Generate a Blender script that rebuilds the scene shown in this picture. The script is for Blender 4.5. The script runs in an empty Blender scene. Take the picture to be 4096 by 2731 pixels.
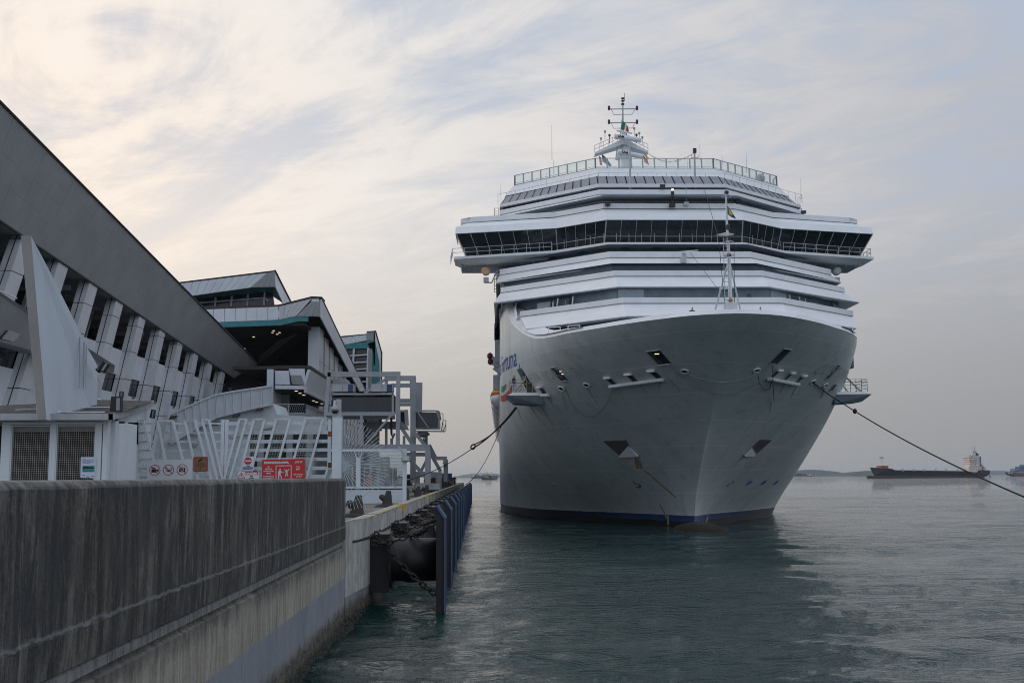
import bpy, math, random
import numpy as np
from mathutils import Vector, Matrix

# ------------------------------------------------------------------ camera, sky, sun, exposure
scene = bpy.context.scene
random.seed(7)
EYE = Vector((0.0, 0.0, 4.58))
YAW, PITCH, ROLL = 0.03061738, 0.11956797, -0.00569994
FPX, PCX, PCY = 4509.0, 2048.0, 1365.5          # focal length and centre in photograph pixels
fwd = Vector((math.sin(YAW)*math.cos(PITCH), math.cos(YAW)*math.cos(PITCH), math.sin(PITCH)))
_r = Vector((math.cos(YAW), -math.sin(YAW), 0.0)); _u = _r.cross(fwd)
right = math.cos(ROLL)*_r + math.sin(ROLL)*_u
up = -math.sin(ROLL)*_r + math.cos(ROLL)*_u
cam_data = bpy.data.cameras.new("camera"); cam = bpy.data.objects.new("camera", cam_data)
scene.collection.objects.link(cam)
cam.matrix_world = Matrix.Translation(EYE) @ Matrix((right, up, -fwd)).transposed().to_4x4()
cam_data.sensor_width = 36.0; cam_data.lens = 36.0*FPX/4096.0
cam_data.clip_start = 0.3; cam_data.clip_end = 40000
scene.camera = cam

SUN_AZ = math.radians(-66)      # left of the view, behind thin cloud
SUN_EL = math.radians(16)
sun_dir = Vector((math.sin(SUN_AZ)*math.cos(SUN_EL), math.cos(SUN_AZ)*math.cos(SUN_EL), math.sin(SUN_EL)))
sd = bpy.data.lights.new("sun", 'SUN'); sd.energy = 0.55; sd.angle = math.radians(18); sd.color = (1.0, 0.86, 0.74)
so = bpy.data.objects.new("sun", sd); scene.collection.objects.link(so)
so.rotation_euler = (-sun_dir).to_track_quat('-Z', 'Y').to_euler()

scene.view_settings.view_transform = 'Standard'; scene.view_settings.look = 'None'
scene.view_settings.gamma = 1.0; scene.view_settings.exposure = 0.10
scene.view_settings.use_curve_mapping = False
scene.cycles.max_bounces = 6; scene.cycles.diffuse_bounces = 3; scene.cycles.glossy_bounces = 3
scene.cycles.transparent_max_bounces = 16; scene.cycles.transmission_bounces = 4; scene.cycles.volume_bounces = 1
scene.cycles.use_denoising = True; scene.cycles.denoising_prefilter = 'NONE'; scene.cycles.filter_width = 1.0

class NT:
    """small node helper"""
    def __init__(s, tree): s.t = tree; s.n = tree.nodes; s.l = tree.links
    def node(s, typ, **kw):
        nd = s.n.new(typ)
        for k, v in kw.items():
            if k in ('operation','blend_type','data_type','interpolation_type','musgrave_type','noise_dimensions','sky_type','sun_disc','feature','bands_direction','wave_type','distance','vector_type','clamp','use_clamp'): setattr(nd, k, v)
        return nd
    def inp(s, nd, i, v):
        if v is None: return
        if isinstance(v, (int, float)): nd.inputs[i].default_value = v
        elif isinstance(v, (tuple, list)):
            d = nd.inputs[i]
            d.default_value = tuple(v) if len(v) == len(d.default_value) else tuple(v)+(1.0,)
        else: s.l.new(v, nd.inputs[i])
    def math(s, op, a, b=None, c=None):
        nd = s.n.new('ShaderNodeMath'); nd.operation = op
        for i, v in enumerate((a, b, c)): s.inp(nd, i, v)
        return nd.outputs[0]
    def mix(s, f, a, b, mode='MIX'):
        nd = s.n.new('ShaderNodeMix'); nd.data_type = 'RGBA'; nd.blend_type = mode
        s.inp(nd, 0, f); s.inp(nd, 6, a); s.inp(nd, 7, b)
        return nd.outputs[2]
    def mapr(s, v, a, b, c=0.0, d=1.0, smooth=True):
        nd = s.n.new('ShaderNodeMapRange'); nd.interpolation_type = 'SMOOTHSTEP' if smooth else 'LINEAR'
        for i, x in enumerate((v, a, b, c, d)): s.inp(nd, i, x)
        return nd.outputs[0]
    def noise(s, vec, scale, detail=4, rough=0.55, dist=0.0):
        nd = s.n.new('ShaderNodeTexNoise'); s.inp(nd, 'Vector', vec)
        nd.inputs['Scale'].default_value = scale; nd.inputs['Detail'].default_value = detail
        nd.inputs['Roughness'].default_value = rough; nd.inputs['Distortion'].default_value = dist
        return nd.outputs[0]
    def mapping(s, vec, scale=(1,1,1), rot=(0,0,0), loc=(0,0,0)):
        nd = s.n.new('ShaderNodeMapping'); s.l.new(vec, nd.inputs[0])
        nd.inputs['Scale'].default_value = scale; nd.inputs['Rotation'].default_value = rot; nd.inputs['Location'].default_value = loc
        return nd.outputs[0]
    def sep(s, vec):
        nd = s.n.new('ShaderNodeSeparateXYZ'); s.l.new(vec, nd.inputs[0]); return nd.outputs
    def comb(s, x, y, z):
        nd = s.n.new('ShaderNodeCombineXYZ')
        for i, v in enumerate((x, y, z)): s.inp(nd, i, v)
        return nd.outputs[0]

world = bpy.data.worlds.new("World"); scene.world = world; world.use_nodes = True
W = NT(world.node_tree); world.node_tree.nodes.clear()
out = W.n.new('ShaderNodeOutputWorld')
tc = W.n.new('ShaderNodeTexCoord').outputs['Generated']
nrm = W.n.new('ShaderNodeVectorMath'); nrm.operation = 'NORMALIZE'; W.l.new(tc, nrm.inputs[0]); D = nrm.outputs[0]
dx, dy, dz = W.sep(D)
sky = W.n.new('ShaderNodeTexSky'); sky.sky_type = 'NISHITA'; sky.sun_disc = False
sky.sun_elevation = SUN_EL; sky.sun_rotation = SUN_AZ; sky.air_density = 1.2; sky.dust_density = 3.0
# high thin cloud sheet: colour follows height above the horizon and distance from the veiled sun
el = W.math('ARCSINE', W.math('MAXIMUM', dz, 0.0))
gl = W.n.new('ShaderNodeVectorMath'); gl.operation = 'DOT_PRODUCT'; W.l.new(D, gl.inputs[0])
GAZ, GEL = math.radians(-25), math.radians(12)
gdir = Vector((math.sin(GAZ)*math.cos(GEL), math.cos(GAZ)*math.cos(GEL), math.sin(GEL)))
gl.inputs[1].default_value = gdir
ang = W.math('ARCCOSINE', W.math('MINIMUM', gl.outputs['Value'], 0.9999))
glow = W.mapr(ang, math.radians(56), math.radians(8))
glow_in = W.mapr(ang, math.radians(24), math.radians(3))
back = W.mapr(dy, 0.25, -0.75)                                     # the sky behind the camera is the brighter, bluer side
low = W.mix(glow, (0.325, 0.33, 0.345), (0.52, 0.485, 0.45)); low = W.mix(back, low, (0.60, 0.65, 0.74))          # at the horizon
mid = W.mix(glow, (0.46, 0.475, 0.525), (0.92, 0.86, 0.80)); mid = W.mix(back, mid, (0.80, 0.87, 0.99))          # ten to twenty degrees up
high = W.mix(glow, (0.76, 0.82, 0.93), (0.92, 0.92, 0.95))
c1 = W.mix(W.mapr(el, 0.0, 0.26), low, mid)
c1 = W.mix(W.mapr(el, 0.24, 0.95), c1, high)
c1 = W.mix(W.math('MULTIPLY', glow_in, W.mapr(el, 0.02, 0.16, 0.0, 0.75)), c1, (1.05, 0.88, 0.74))
# cloud streaks, drawn on a plane overhead
den = W.math('ADD', W.math('MAXIMUM', dz, 0.0), 0.10)
px = W.math('DIVIDE', dx, den); py = W.math('DIVIDE', dy, den)
pv = W.comb(px, py, 0.0)
n1 = W.noise(W.mapping(W.mapping(pv, rot=(0, 0, math.radians(-124))), (0.42, 0.9, 1), (0, 0, 0), (3.1, 0.4, 0)), 1.1, 9, 0.60, 1.3)
n2 = W.noise(W.mapping(W.mapping(pv, rot=(0, 0, math.radians(-142))), (0.6, 1.1, 1), (0, 0, 0), (7.7, 2.2, 0)), 2.6, 10, 0.64, 1.6)
cl = W.math('ADD', W.math('MULTIPLY', n1, 0.62), W.math('MULTIPLY', n2, 0.38))
gap = W.math('MULTIPLY', W.mapr(cl, 0.56, 0.40), W.math('MULTIPLY', W.mapr(el, 0.08, 0.36), W.mapr(glow, 0.0, 1.0, 1.0, 0.7)))
c2 = W.mix(W.math('MULTIPLY', gap, 0.92), c1, (0.445, 0.52, 0.65))
brt = W.math('MULTIPLY', W.mapr(cl, 0.49, 0.62), W.mapr(el, 0.04, 0.26, 0.0, 0.34))
c2 = W.mix(brt, c2, W.mix(glow, (0.64, 0.635, 0.65), (1.02, 0.97, 0.93)))
below = W.mapr(dz, -0.02, 0.0)
c3 = W.mix(below, (0.10, 0.12, 0.13), c2)
bg1 = W.n.new('ShaderNodeBackground'); W.l.new(sky.outputs[0], bg1.inputs[0]); bg1.inputs[1].default_value = 0.05
bg2 = W.n.new('ShaderNodeBackground'); W.l.new(c3, bg2.inputs[0]); bg2.inputs[1].default_value = 1.0
mx = W.n.new('ShaderNodeMixShader'); mx.inputs[0].default_value = 0.9
W.l.new(bg1.outputs[0], mx.inputs[1]); W.l.new(bg2.outputs[0], mx.inputs[2]); W.l.new(mx.outputs[0], out.inputs[0])

# ------------------------------------------------------------------ materials
def mat(name, col, rough=0.6, metal=0.0, var=0.12, vscale=1.5, stretch=(1,1,1), streak=0.0, bump=0.0, bscale=20.0,
        emit=None, estr=1.0, spec=0.5, coat=0.0, dirt=None, dirt_amt=0.0, dirt_scale=0.8):
    m = bpy.data.materials.new(name); m.use_nodes = True
    T = NT(m.node_tree); b = T.n['Principled BSDF']
    pos = T.n.new('ShaderNodeNewGeometry').outputs['Position']
    dark = tuple(c*(1-var) for c in col); light = tuple(min(1, c*(1+var*0.6)) for c in col)
    f = T.noise(T.mapping(pos, stretch), vscale, 5, 0.6)
    c = T.mix(T.mapr(f, 0.3, 0.7), dark, light)
    if streak > 0:
        g = T.noise(T.mapping(pos, (3.0, 3.0, 0.12)), 1.6, 6, 0.65)
        c = T.mix(T.mapr(g, 0.5, 0.78, 0, streak), c, tuple(x*0.45 for x in col))
    if dirt is not None:
        g = T.noise(pos, dirt_scale, 6, 0.7)
        c = T.mix(T.mapr(g, 0.52, 0.7, 0, dirt_amt), c, dirt)
    T.inp(b, 'Base Color', c)
    b.inputs['Roughness'].default_value = rough; b.inputs['Metallic'].default_value = metal
    b.inputs['Specular IOR Level'].default_value = spec; b.inputs['Coat Weight'].default_value = coat
    if bump > 0:
        bn = T.n.new('ShaderNodeBump'); bn.inputs['Strength'].default_value = bump; bn.inputs['Distance'].default_value = 0.02
        T.l.new(T.noise(pos, bscale, 5, 0.6), bn.inputs['Height']); T.l.new(bn.outputs[0], b.inputs['Normal'])
    if emit: b.inputs['Emission Color'].default_value = (*emit, 1); b.inputs['Emission Strength'].default_value = estr
    return m

M = {}
M['ship_white'] = mat('ship_white', (0.74, 0.765, 0.79), 0.42, var=0.05, vscale=0.6, streak=0.10)
M['ship_shade'] = mat('ship_shaded_paint', (0.30, 0.35, 0.40), 0.6, var=0.1, streak=0.2)  # white ship paint darkened for shaded decks and walls; also grey fittings
M['ship_gap'] = mat('ship_gap_shade', (0.06, 0.09, 0.12), 0.6, var=0.15)  # pale ship paint with the shade of the gaps put into its colour
M['ship_open'] = mat('ship_open_deck_wall', (0.15, 0.20, 0.245), 0.6, var=0.2, vscale=.8, streak=.3)  # shade of the open deck is put into this pale wall's colour
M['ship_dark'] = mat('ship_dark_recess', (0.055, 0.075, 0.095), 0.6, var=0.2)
M['solar'] = mat('grey_roof_panel', (0.20, 0.21, 0.25), 0.4, var=0.12, vscale=0.8)
M['ship_glass'] = mat('bridge_glass', (0.010, 0.020, 0.024), 0.06, var=0.5, vscale=0.5, spec=0.5)
M['rail_grey'] = mat('rail_grey', (0.42, 0.44, 0.46), 0.5, var=0.06)
M['dark_metal'] = mat('dark_metal', (0.03, 0.03, 0.035), 0.55, var=0.3)
M['black'] = mat('black_paint', (0.012, 0.012, 0.013), 0.5, var=0.3)
M['rubber'] = mat('black_rubber', (0.009, 0.009, 0.011), 0.5, var=0.35, vscale=2, bump=0.3, bscale=9)
M['rust'] = mat('rust', (0.20, 0.075, 0.02), 0.9, var=0.5, vscale=3)
M['chain'] = mat('chain_iron', (0.035, 0.028, 0.024), 0.8, var=0.5, vscale=8)
M['blue_pad'] = mat('blue_fender_pad', (0.045, 0.095, 0.22), 0.5, var=0.35, vscale=1.2, streak=0.35)
M['rope'] = mat('rope_dark', (0.035, 0.03, 0.025), 0.9, var=0.2)
M['rope_light'] = mat('rope_light', (0.22, 0.20, 0.16), 0.9)
M['white_metal'] = mat('white_painted_metal', (0.62, 0.68, 0.73), 0.45, var=0.07, vscale=1.2, streak=0.12)
M['white_rusty'] = mat('white_painted_metal_worn', (0.57, 0.63, 0.67), 0.5, var=0.1, vscale=3, dirt=(0.20,0.13,0.09), dirt_amt=0.55, dirt_scale=5)
M['mesh_wire'] = mat('wire_mesh', (0.42, 0.42, 0.38), 0.6, var=0.2)
M['crane_grey'] = mat('gangway_grey_paint', (0.36, 0.385, 0.42), 0.5, var=0.10, vscale=0.9, streak=0.25, dirt=(0.16,0.12,0.09), dirt_amt=0.25, dirt_scale=1.5)
M['panel_white'] = mat('facade_white_panel', (0.60, 0.64, 0.70), 0.45, var=0.08, vscale=0.5, streak=0.14)
M['panel_grey'] = mat('facade_grey_panel', (0.275, 0.285, 0.30), 0.55, var=0.10, vscale=0.4)
M['panel_mid'] = mat('facade_mid_grey', (0.30, 0.31, 0.33), 0.5, var=0.1, vscale=0.5)
M['column'] = mat('facade_column_cladding', (0.52, 0.54, 0.57), 0.5, var=0.10, vscale=0.4, streak=0.12)
M['roof_dark'] = mat('roof_dark_edge', (0.05, 0.045, 0.04), 0.8)
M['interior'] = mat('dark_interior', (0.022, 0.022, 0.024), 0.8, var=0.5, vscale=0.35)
M['teal'] = mat('teal_soffit', (0.035, 0.20, 0.22), 0.5, var=0.15)
M['win'] = mat('window_glass_dark', (0.015, 0.02, 0.026), 0.12, var=0.4)
M['corr_glass'] = mat('corridor_glass', (0.008, 0.018, 0.032), 0.10, var=0.6, vscale=0.7, stretch=(1,1,.3), dirt=(0.045,0.038,0.028), dirt_amt=0.7, dirt_scale=0.9)  # brownish reflection streaks painted into the glass colour through the dirt mask
M['white_wall'] = mat('white_render', (0.55, 0.60, 0.65), 0.7, var=0.08, vscale=0.7, streak=0.15, bump=0.1)
M['fin'] = mat('fin_render', (0.50, 0.56, 0.63), 0.75, var=0.09, vscale=0.8, stretch=(1,1,.3), streak=0.12)
M['fin_edge'] = mat('fin_edge_concrete', (0.27, 0.27, 0.26), 0.8, var=0.1, bump=0.2)
M['felt'] = mat('roof_felt', (0.045, 0.042, 0.04), 0.9, var=0.5, vscale=2.5, dirt=(0.16,0.15,0.14), dirt_amt=0.7, dirt_scale=2)
M['fascia'] = mat('fascia_concrete', (0.37, 0.39, 0.41), 0.8, var=0.15, streak=0.25)
M['deck'] = mat('quay_concrete', (0.19, 0.175, 0.155), 0.85, var=0.3, vscale=0.8, dirt=(0.07,0.065,0.06), dirt_amt=0.7, dirt_scale=0.5, bump=0.2)
M['kerb'] = mat('kerb_concrete', (0.46, 0.46, 0.44), 0.85, var=0.3, vscale=1.5, streak=0.85, bump=0.3)
M['yellow'] = mat('worn_yellow_paint', (0.42, 0.34, 0.15), 0.7, var=0.4, vscale=4, dirt=(0.25,0.22,0.16), dirt_amt=0.6, dirt_scale=6)
M['yellow_box'] = mat('yellow_box', (0.60, 0.36, 0.03), 0.6)
M['bollard'] = mat('bollard_iron', (0.042, 0.036, 0.036), 0.75, var=0.35, vscale=3)
M['orange'] = mat('hi_vis_orange', (0.85, 0.13, 0.04), 0.8)
M['maroon'] = mat('maroon', (0.10, 0.012, 0.018), 0.7)
M['skin'] = mat('skin', (0.36, 0.20, 0.14), 0.6)
M['shirt_blue'] = mat('pale_blue_cloth', (0.33, 0.40, 0.55), 0.8)
M['shirt_white'] = mat('white_cloth', (0.6, 0.62, 0.66), 0.8)
M['dark_cloth'] = mat('dark_cloth', (0.03, 0.03, 0.035), 0.9)
M['navy_cloth'] = mat('navy_cloth', (0.03, 0.04, 0.09), 0.9)
M['hair'] = mat('hair', (0.015, 0.012, 0.010), 0.8)
M['helmet'] = mat('yellow_helmet', (0.75, 0.42, 0.04), 0.4)
M['lamp_on'] = mat('lit_downlight', (1, .9, .7), 0.5, emit=(1.0, 0.80, 0.55), estr=1.3)
M['sign_white'] = mat('sign_white', (0.62, 0.66, 0.70), 0.5, var=0.05)
M['sign_red'] = mat('sign_red', (0.55, 0.018, 0.02), 0.45, var=0.05)
M['sign_dark_red'] = mat('sign_dark_red', (0.36, 0.02, 0.03), 0.5, var=0.05)
M['sign_brown'] = mat('sign_brown', (0.23, 0.12, 0.055), 0.5, var=0.12)
M['ink'] = mat('sign_black_ink', (0.012, 0.012, 0.014), 0.6)
M['paper'] = mat('paper', (0.58, 0.64, 0.78), 0.7, var=0.04)
M['sea_print'] = mat('printed_sea', (0.06, 0.30, 0.33), 0.6, var=0.3, vscale=30)
M['hull_navy'] = mat('cargo_hull_navy', (0.008, 0.012, 0.022), 0.6, var=0.4, vscale=0.05)
M['hull_red'] = mat('cargo_hull_red', (0.035, 0.014, 0.013), 0.7, var=0.3, vscale=0.05)
M['hull_brown'] = mat('cargo_hull_brown', (0.075, 0.055, 0.045), 0.7, var=0.4, vscale=0.05)
M['cream'] = mat('cargo_cream', (0.72, 0.66, 0.60), 0.6, var=0.05, vscale=0.1)
M['orange_boat'] = mat('lifeboat_orange', (0.75, 0.22, 0.02), 0.45)
M['red_paint'] = mat('red_paint', (0.38, 0.05, 0.03), 0.6)
M['cont_blue'] = mat('container_blue', (0.035, 0.08, 0.20), 0.6)
M['cont_green'] = mat('container_green', (0.035, 0.10, 0.075), 0.6)
M['cont_teal'] = mat('container_teal', (0.09, 0.26, 0.24), 0.6)
M['cont_brown'] = mat('container_brown', (0.22, 0.07, 0.05), 0.6)
M['forest'] = mat('island_forest', (0.030, 0.045, 0.045), 0.95, var=0.4, vscale=0.01)
M['tug_tan'] = mat('tug_tan', (0.40, 0.28, 0.18), 0.6)
M['flag_green'] = mat('flag_green', (0.03, 0.18, 0.10), 0.8)
M['flag_red'] = mat('flag_red', (0.45, 0.03, 0.04), 0.8)
M['flag_yellow'] = mat('flag_yellow', (0.65, 0.50, 0.04), 0.8)
M['flag_blue'] = mat('flag_blue', (0.03, 0.07, 0.20), 0.8)
M['letter_blue'] = mat('letter_blue', (0.02, 0.075, 0.33), 0.5)
M['swoosh_green'] = mat('swoosh_green', (0.05, 0.22, 0.12), 0.5)
M['swoosh_red'] = mat('swoosh_red', (0.50, 0.05, 0.06), 0.5)
M['searchlight_amber'] = mat('amber_lens', (0.75, 0.38, 0.12), 0.4)
M['rust_stain'] = mat('rust_stain', (.47,.44,.38), .8, var=.4, vscale=3)
M['grey_stain'] = mat('grey_stain', (.49,.53,.54), .7, var=.3, vscale=3)
M['weld'] = mat('hull_weld_white', (0.50, 0.53, 0.54), 0.5)

def clear_glass(name, tint=(0.80, 0.90, 0.88), a=0.25, rough=0.05):
    m = bpy.data.materials.new(name); m.use_nodes = True; T = NT(m.node_tree); T.n.clear()
    o = T.n.new('ShaderNodeOutputMaterial'); t = T.n.new('ShaderNodeBsdfTransparent'); t.inputs[0].default_value = (*tint, 1)
    g = T.n.new('ShaderNodeBsdfGlossy'); g.inputs['Roughness'].default_value = rough; g.inputs['Color'].default_value = (.9, .95, .95, 1)
    df = T.n.new('ShaderNodeBsdfDiffuse'); df.inputs[0].default_value = (0.45, 0.52, 0.52, 1)
    x = T.n.new('ShaderNodeMixShader'); x.inputs[0].default_value = 0.10
    T.l.new(t.outputs[0], x.inputs[1]); T.l.new(g.outputs[0], x.inputs[2])
    y = T.n.new('ShaderNodeMixShader'); y.inputs[0].default_value = a
    T.l.new(x.outputs[0], y.inputs[1]); T.l.new(df.outputs[0], y.inputs[2]); T.l.new(y.outputs[0], o.inputs[0])
    return m
M['screen_glass'] = clear_glass('windscreen_glass', (0.94, 0.97, 0.96), 0.04)
M['gate_glass'] = clear_glass('gate_glass', (0.78, 0.83, 0.85), 0.09)

def hull_material():
    m = bpy.data.materials.new('cruise_hull_paint'); m.use_nodes = True; T = NT(m.node_tree); b = T.n['Principled BSDF']
    pos = T.n.new('ShaderNodeNewGeometry').outputs['Position']; x, y, z = T.sep(pos)
    n = T.noise(T.mapping(pos, (1, 1, 0.5)), 0.35, 6, 0.6)
    c = T.mix(T.mapr(n, 0.3, 0.7), (0.53, 0.595, 0.61), (0.63, 0.69, 0.705))
    # horizontal plate seams and run-down dirt
    fz = T.math('FRACT', T.math('DIVIDE', T.math('ADD', z, T.math('MULTIPLY', T.noise(pos, 0.15, 2), 0.05)), 2.05))
    seam = T.mapr(T.math('ABSOLUTE', T.math('SUBTRACT', fz, 0.5)), 0.030, 0.008)
    c = T.mix(T.math('MULTIPLY', seam, T.mapr(n, .35, .65, .35, .95)), c, (0.76, 0.79, 0.80))
    st = T.noise(T.mapping(pos, (1.2, 1.2, 0.08)), 1.1, 5, 0.55)
    c = T.mix(T.mapr(st, 0.48, 0.74, 0, 0.28), c, (0.22, 0.25, 0.265))
    st2 = T.noise(T.mapping(pos, (0.25, 0.25, 2.6)), 1.0, 5, 0.6)
    c = T.mix(T.mapr(st2, 0.55, 0.8, 0, 0.25), c, (0.30, 0.32, 0.32))
    r = T.noise(T.mapping(pos, (2.5, 2.5, 0.16), loc=(9, 3, 1)), 1.1, 6, 0.7)
    c = T.mix(T.math('MULTIPLY', T.mapr(r, 0.68, 0.8, 0, 0.55), T.mapr(z, 9.0, 2.0)), c, (0.24, 0.13, 0.05))
    zz = T.math('ADD', z, T.math('MULTIPLY', T.math('SUBTRACT', T.noise(pos, 0.9, 5), 0.5), 0.06))
    boot = T.mapr(zz, 1.02, 1.00); aft = T.mapr(y, 104, 124)
    nb = T.noise(T.mapping(pos, (1, 1, 3)), 1.2, 6, 0.7)
    c = T.mix(boot, c, T.mix(T.mapr(nb, .45, .75), (0.030, 0.075, 0.22), (0.09, 0.13, 0.24)))
    z3 = T.math('ADD', z, T.math('MULTIPLY', T.math('SUBTRACT', T.noise(pos, 0.5, 6), 0.5), 0.5))
    foul = T.mapr(z3, 0.52, 0.40)
    c = T.mix(foul, c, (0.028, 0.022, 0.014)); c = T.mix(T.math('MULTIPLY', boot, T.math('MULTIPLY', aft, 0.85)), c, (0.03, 0.03, 0.03))
    T.inp(b, 'Base Color', c); b.inputs['Roughness'].default_value = 0.38
    bn = T.n.new('ShaderNodeBump'); bn.inputs['Strength'].default_value = 0.22; bn.inputs['Distance'].default_value = 0.05
    wv = T.noise(T.mapping(pos, (0.45, 0.45, 0.6)), 1.0, 3, 0.5)
    T.l.new(T.math('ADD', wv, T.math('MULTIPLY', seam, 0.25)), bn.inputs['Height']); T.l.new(bn.outputs[0], b.inputs['Normal'])
    return m
M['hull'] = hull_material()

def harbour_wall_material():
    m = bpy.data.materials.new('stained_harbour_concrete'); m.use_nodes = True; T = NT(m.node_tree); b = T.n['Principled BSDF']
    pos = T.n.new('ShaderNodeNewGeometry').outputs['Position']; x, y, z = T.sep(pos)
    gr_ = T.noise(pos, 14.0, 8, 0.75)
    s1 = T.math('ADD', T.math('MULTIPLY', T.noise(T.mapping(pos, (1, 1.5, 0.22)), 2.6, 12, 0.80, 0.3), 0.8), T.math('MULTIPLY', gr_, 0.2))
    s2 = T.noise(T.mapping(pos, (1, 0.8, 0.45), loc=(4, 1, 0)), 1.0, 7, 0.66, 0.3)
    s3 = T.noise(T.mapping(pos, (1, 4.0, 0.42), loc=(2, 9, 5)), 1.5, 9, 0.74, 0.3)
    dk = T.mix(T.mapr(s1, 0.43, 0.60), (0.022, 0.0215, 0.020), (0.20, 0.192, 0.175))
    bl = T.noise(pos, 0.9, 6, 0.7); dk = T.mix(T.mapr(bl, 0.40, 0.62, 0, 0.6), dk, (0.045, 0.041, 0.036))
    dk = T.mix(T.mapr(s2, 0.42, 0.62, 0, 0.75), dk, (0.034, 0.036, 0.042))
    dk = T.mix(T.mapr(s3, 0.57, 0.68, 0, 0.65), dk, (0.25, 0.245, 0.235))
    lt = T.mix(T.mapr(s1, 0.3, 0.7), (0.19, 0.17, 0.14), (0.50, 0.465, 0.40))
    lt = T.mix(T.mapr(s3, 0.50, 0.72, 0, 0.8), lt, (0.08, 0.078, 0.07))
    wob = T.math('MULTIPLY', T.math('SUBTRACT', T.noise(T.mapping(pos, (1, 1.5, 1.5)), 1.5, 7, 0.7), 0.5), 0.9)
    zz = T.math('ADD', z, wob)
    c = T.mix(T.mapr(zz, 2.75, 2.05), dk, lt)
    crack = T.mapr(T.math('ABSOLUTE', T.math('SUBTRACT', T.math('ADD', z, T.math('MULTIPLY', wob, 0.22)), 3.13)), 0.035, 0.005)
    c = T.mix(T.math('MULTIPLY', crack, 0.5), c, (0.19, 0.195, 0.20))
    led = T.math('MULTIPLY', T.mapr(z, 2.595, 2.605), T.mapr(z, 2.745, 2.735)); c = T.mix(T.math('MULTIPLY', led, T.mapr(s3, .62, .45, .1, .6)), c, (0.30, 0.31, 0.32))
    paint = T.mapr(T.math('ADD', z, T.math('MULTIPLY', wob, 0.05)), 1.66, 1.60)
    flake = T.mapr(s3, 0.64, 0.60)
    c = T.mix(T.math('MULTIPLY', paint, T.math('MULTIPLY', flake, 0.92)), c, T.mix(T.mapr(s2, .3, .7), (0.20, 0.22, 0.265), (0.27, 0.29, 0.325)))
    tide = T.mapr(T.math('ADD', z, T.math('MULTIPLY', wob, 0.9)), 0.95, 0.62)
    c = T.mix(tide, c, T.mix(T.mapr(s1, .35, .65), (0.05, 0.048, 0.035), (0.17, 0.15, 0.12)))
    wt = T.mapr(T.math('ADD', z, T.math('MULTIPLY', wob, 0.7)), 0.50, 0.28)
    c = T.mix(wt, c, (0.012, 0.014, 0.010))
    topc = T.mapr(T.math('ADD', z, T.math('MULTIPLY', wob, 0.05)), 4.50, 4.54)
    c = T.mix(T.math('MULTIPLY', topc, T.mapr(s3, .4, .6, .1, .6)), c, (0.27, 0.27, 0.26))
    T.inp(b, 'Base Color', c); b.inputs['Roughness'].default_value = 0.85
    bn = T.n.new('ShaderNodeBump'); bn.inputs['Strength'].default_value = 0.6; bn.inputs['Distance'].default_value = 0.03
    h = T.math('ADD', T.noise(pos, 9.0, 8, 0.7), T.math('MULTIPLY', crack, 0.8))
    T.l.new(h, bn.inputs['Height']); T.l.new(bn.outputs[0], b.inputs['Normal'])
    return m
M['harbour'] = harbour_wall_material()

def water_material():
    m = bpy.data.materials.new('harbour_water'); m.use_nodes = True; T = NT(m.node_tree); b = T.n['Principled BSDF']
    pos = T.n.new('ShaderNodeNewGeometry').outputs['Position']
    c = T.mix(T.mapr(T.noise(pos, 0.05, 3), 0.3, 0.7), (0.001, 0.021, 0.020), (0.0015, 0.028, 0.026))
    T.inp(b, 'Base Color', c); b.inputs['Roughness'].default_value = 0.03; b.inputs['IOR'].default_value = 1.333
    a1 = T.noise(T.mapping(pos, (0.30, 0.85, 1), (0, 0, math.radians(6))), 0.55, 5, 0.6, 0.4)
    a2 = T.noise(T.mapping(pos, (0.55, 1.25, 1), (0, 0, math.radians(-9)), (5, 2, 0)), 1.7, 6, 0.62, 0.5)
    a3 = T.noise(T.mapping(pos, (0.7, 1.3, 1), (0, 0, 0.2)), 6.0, 4, 0.6)
    patch = T.mapr(T.noise(T.mapping(pos, (0.25, 1, 1)), 0.035, 4, 0.6), 0.35, 0.65, 0.45, 1.1)
    h = T.math('ADD', T.math('MULTIPLY', a1, 0.42), T.math('ADD', T.math('MULTIPLY', a2, 0.17), T.math('MULTIPLY', a3, 0.075)))
    h = T.math('MULTIPLY', h, patch)
    bn = T.n.new('ShaderNodeBump'); bn.inputs['Strength'].default_value = 1.0; bn.inputs['Distance'].default_value = 0.8
    T.l.new(h, bn.inputs['Height']); T.l.new(bn.outputs[0], b.inputs['Normal'])
    return m
M['water'] = water_material()

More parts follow.
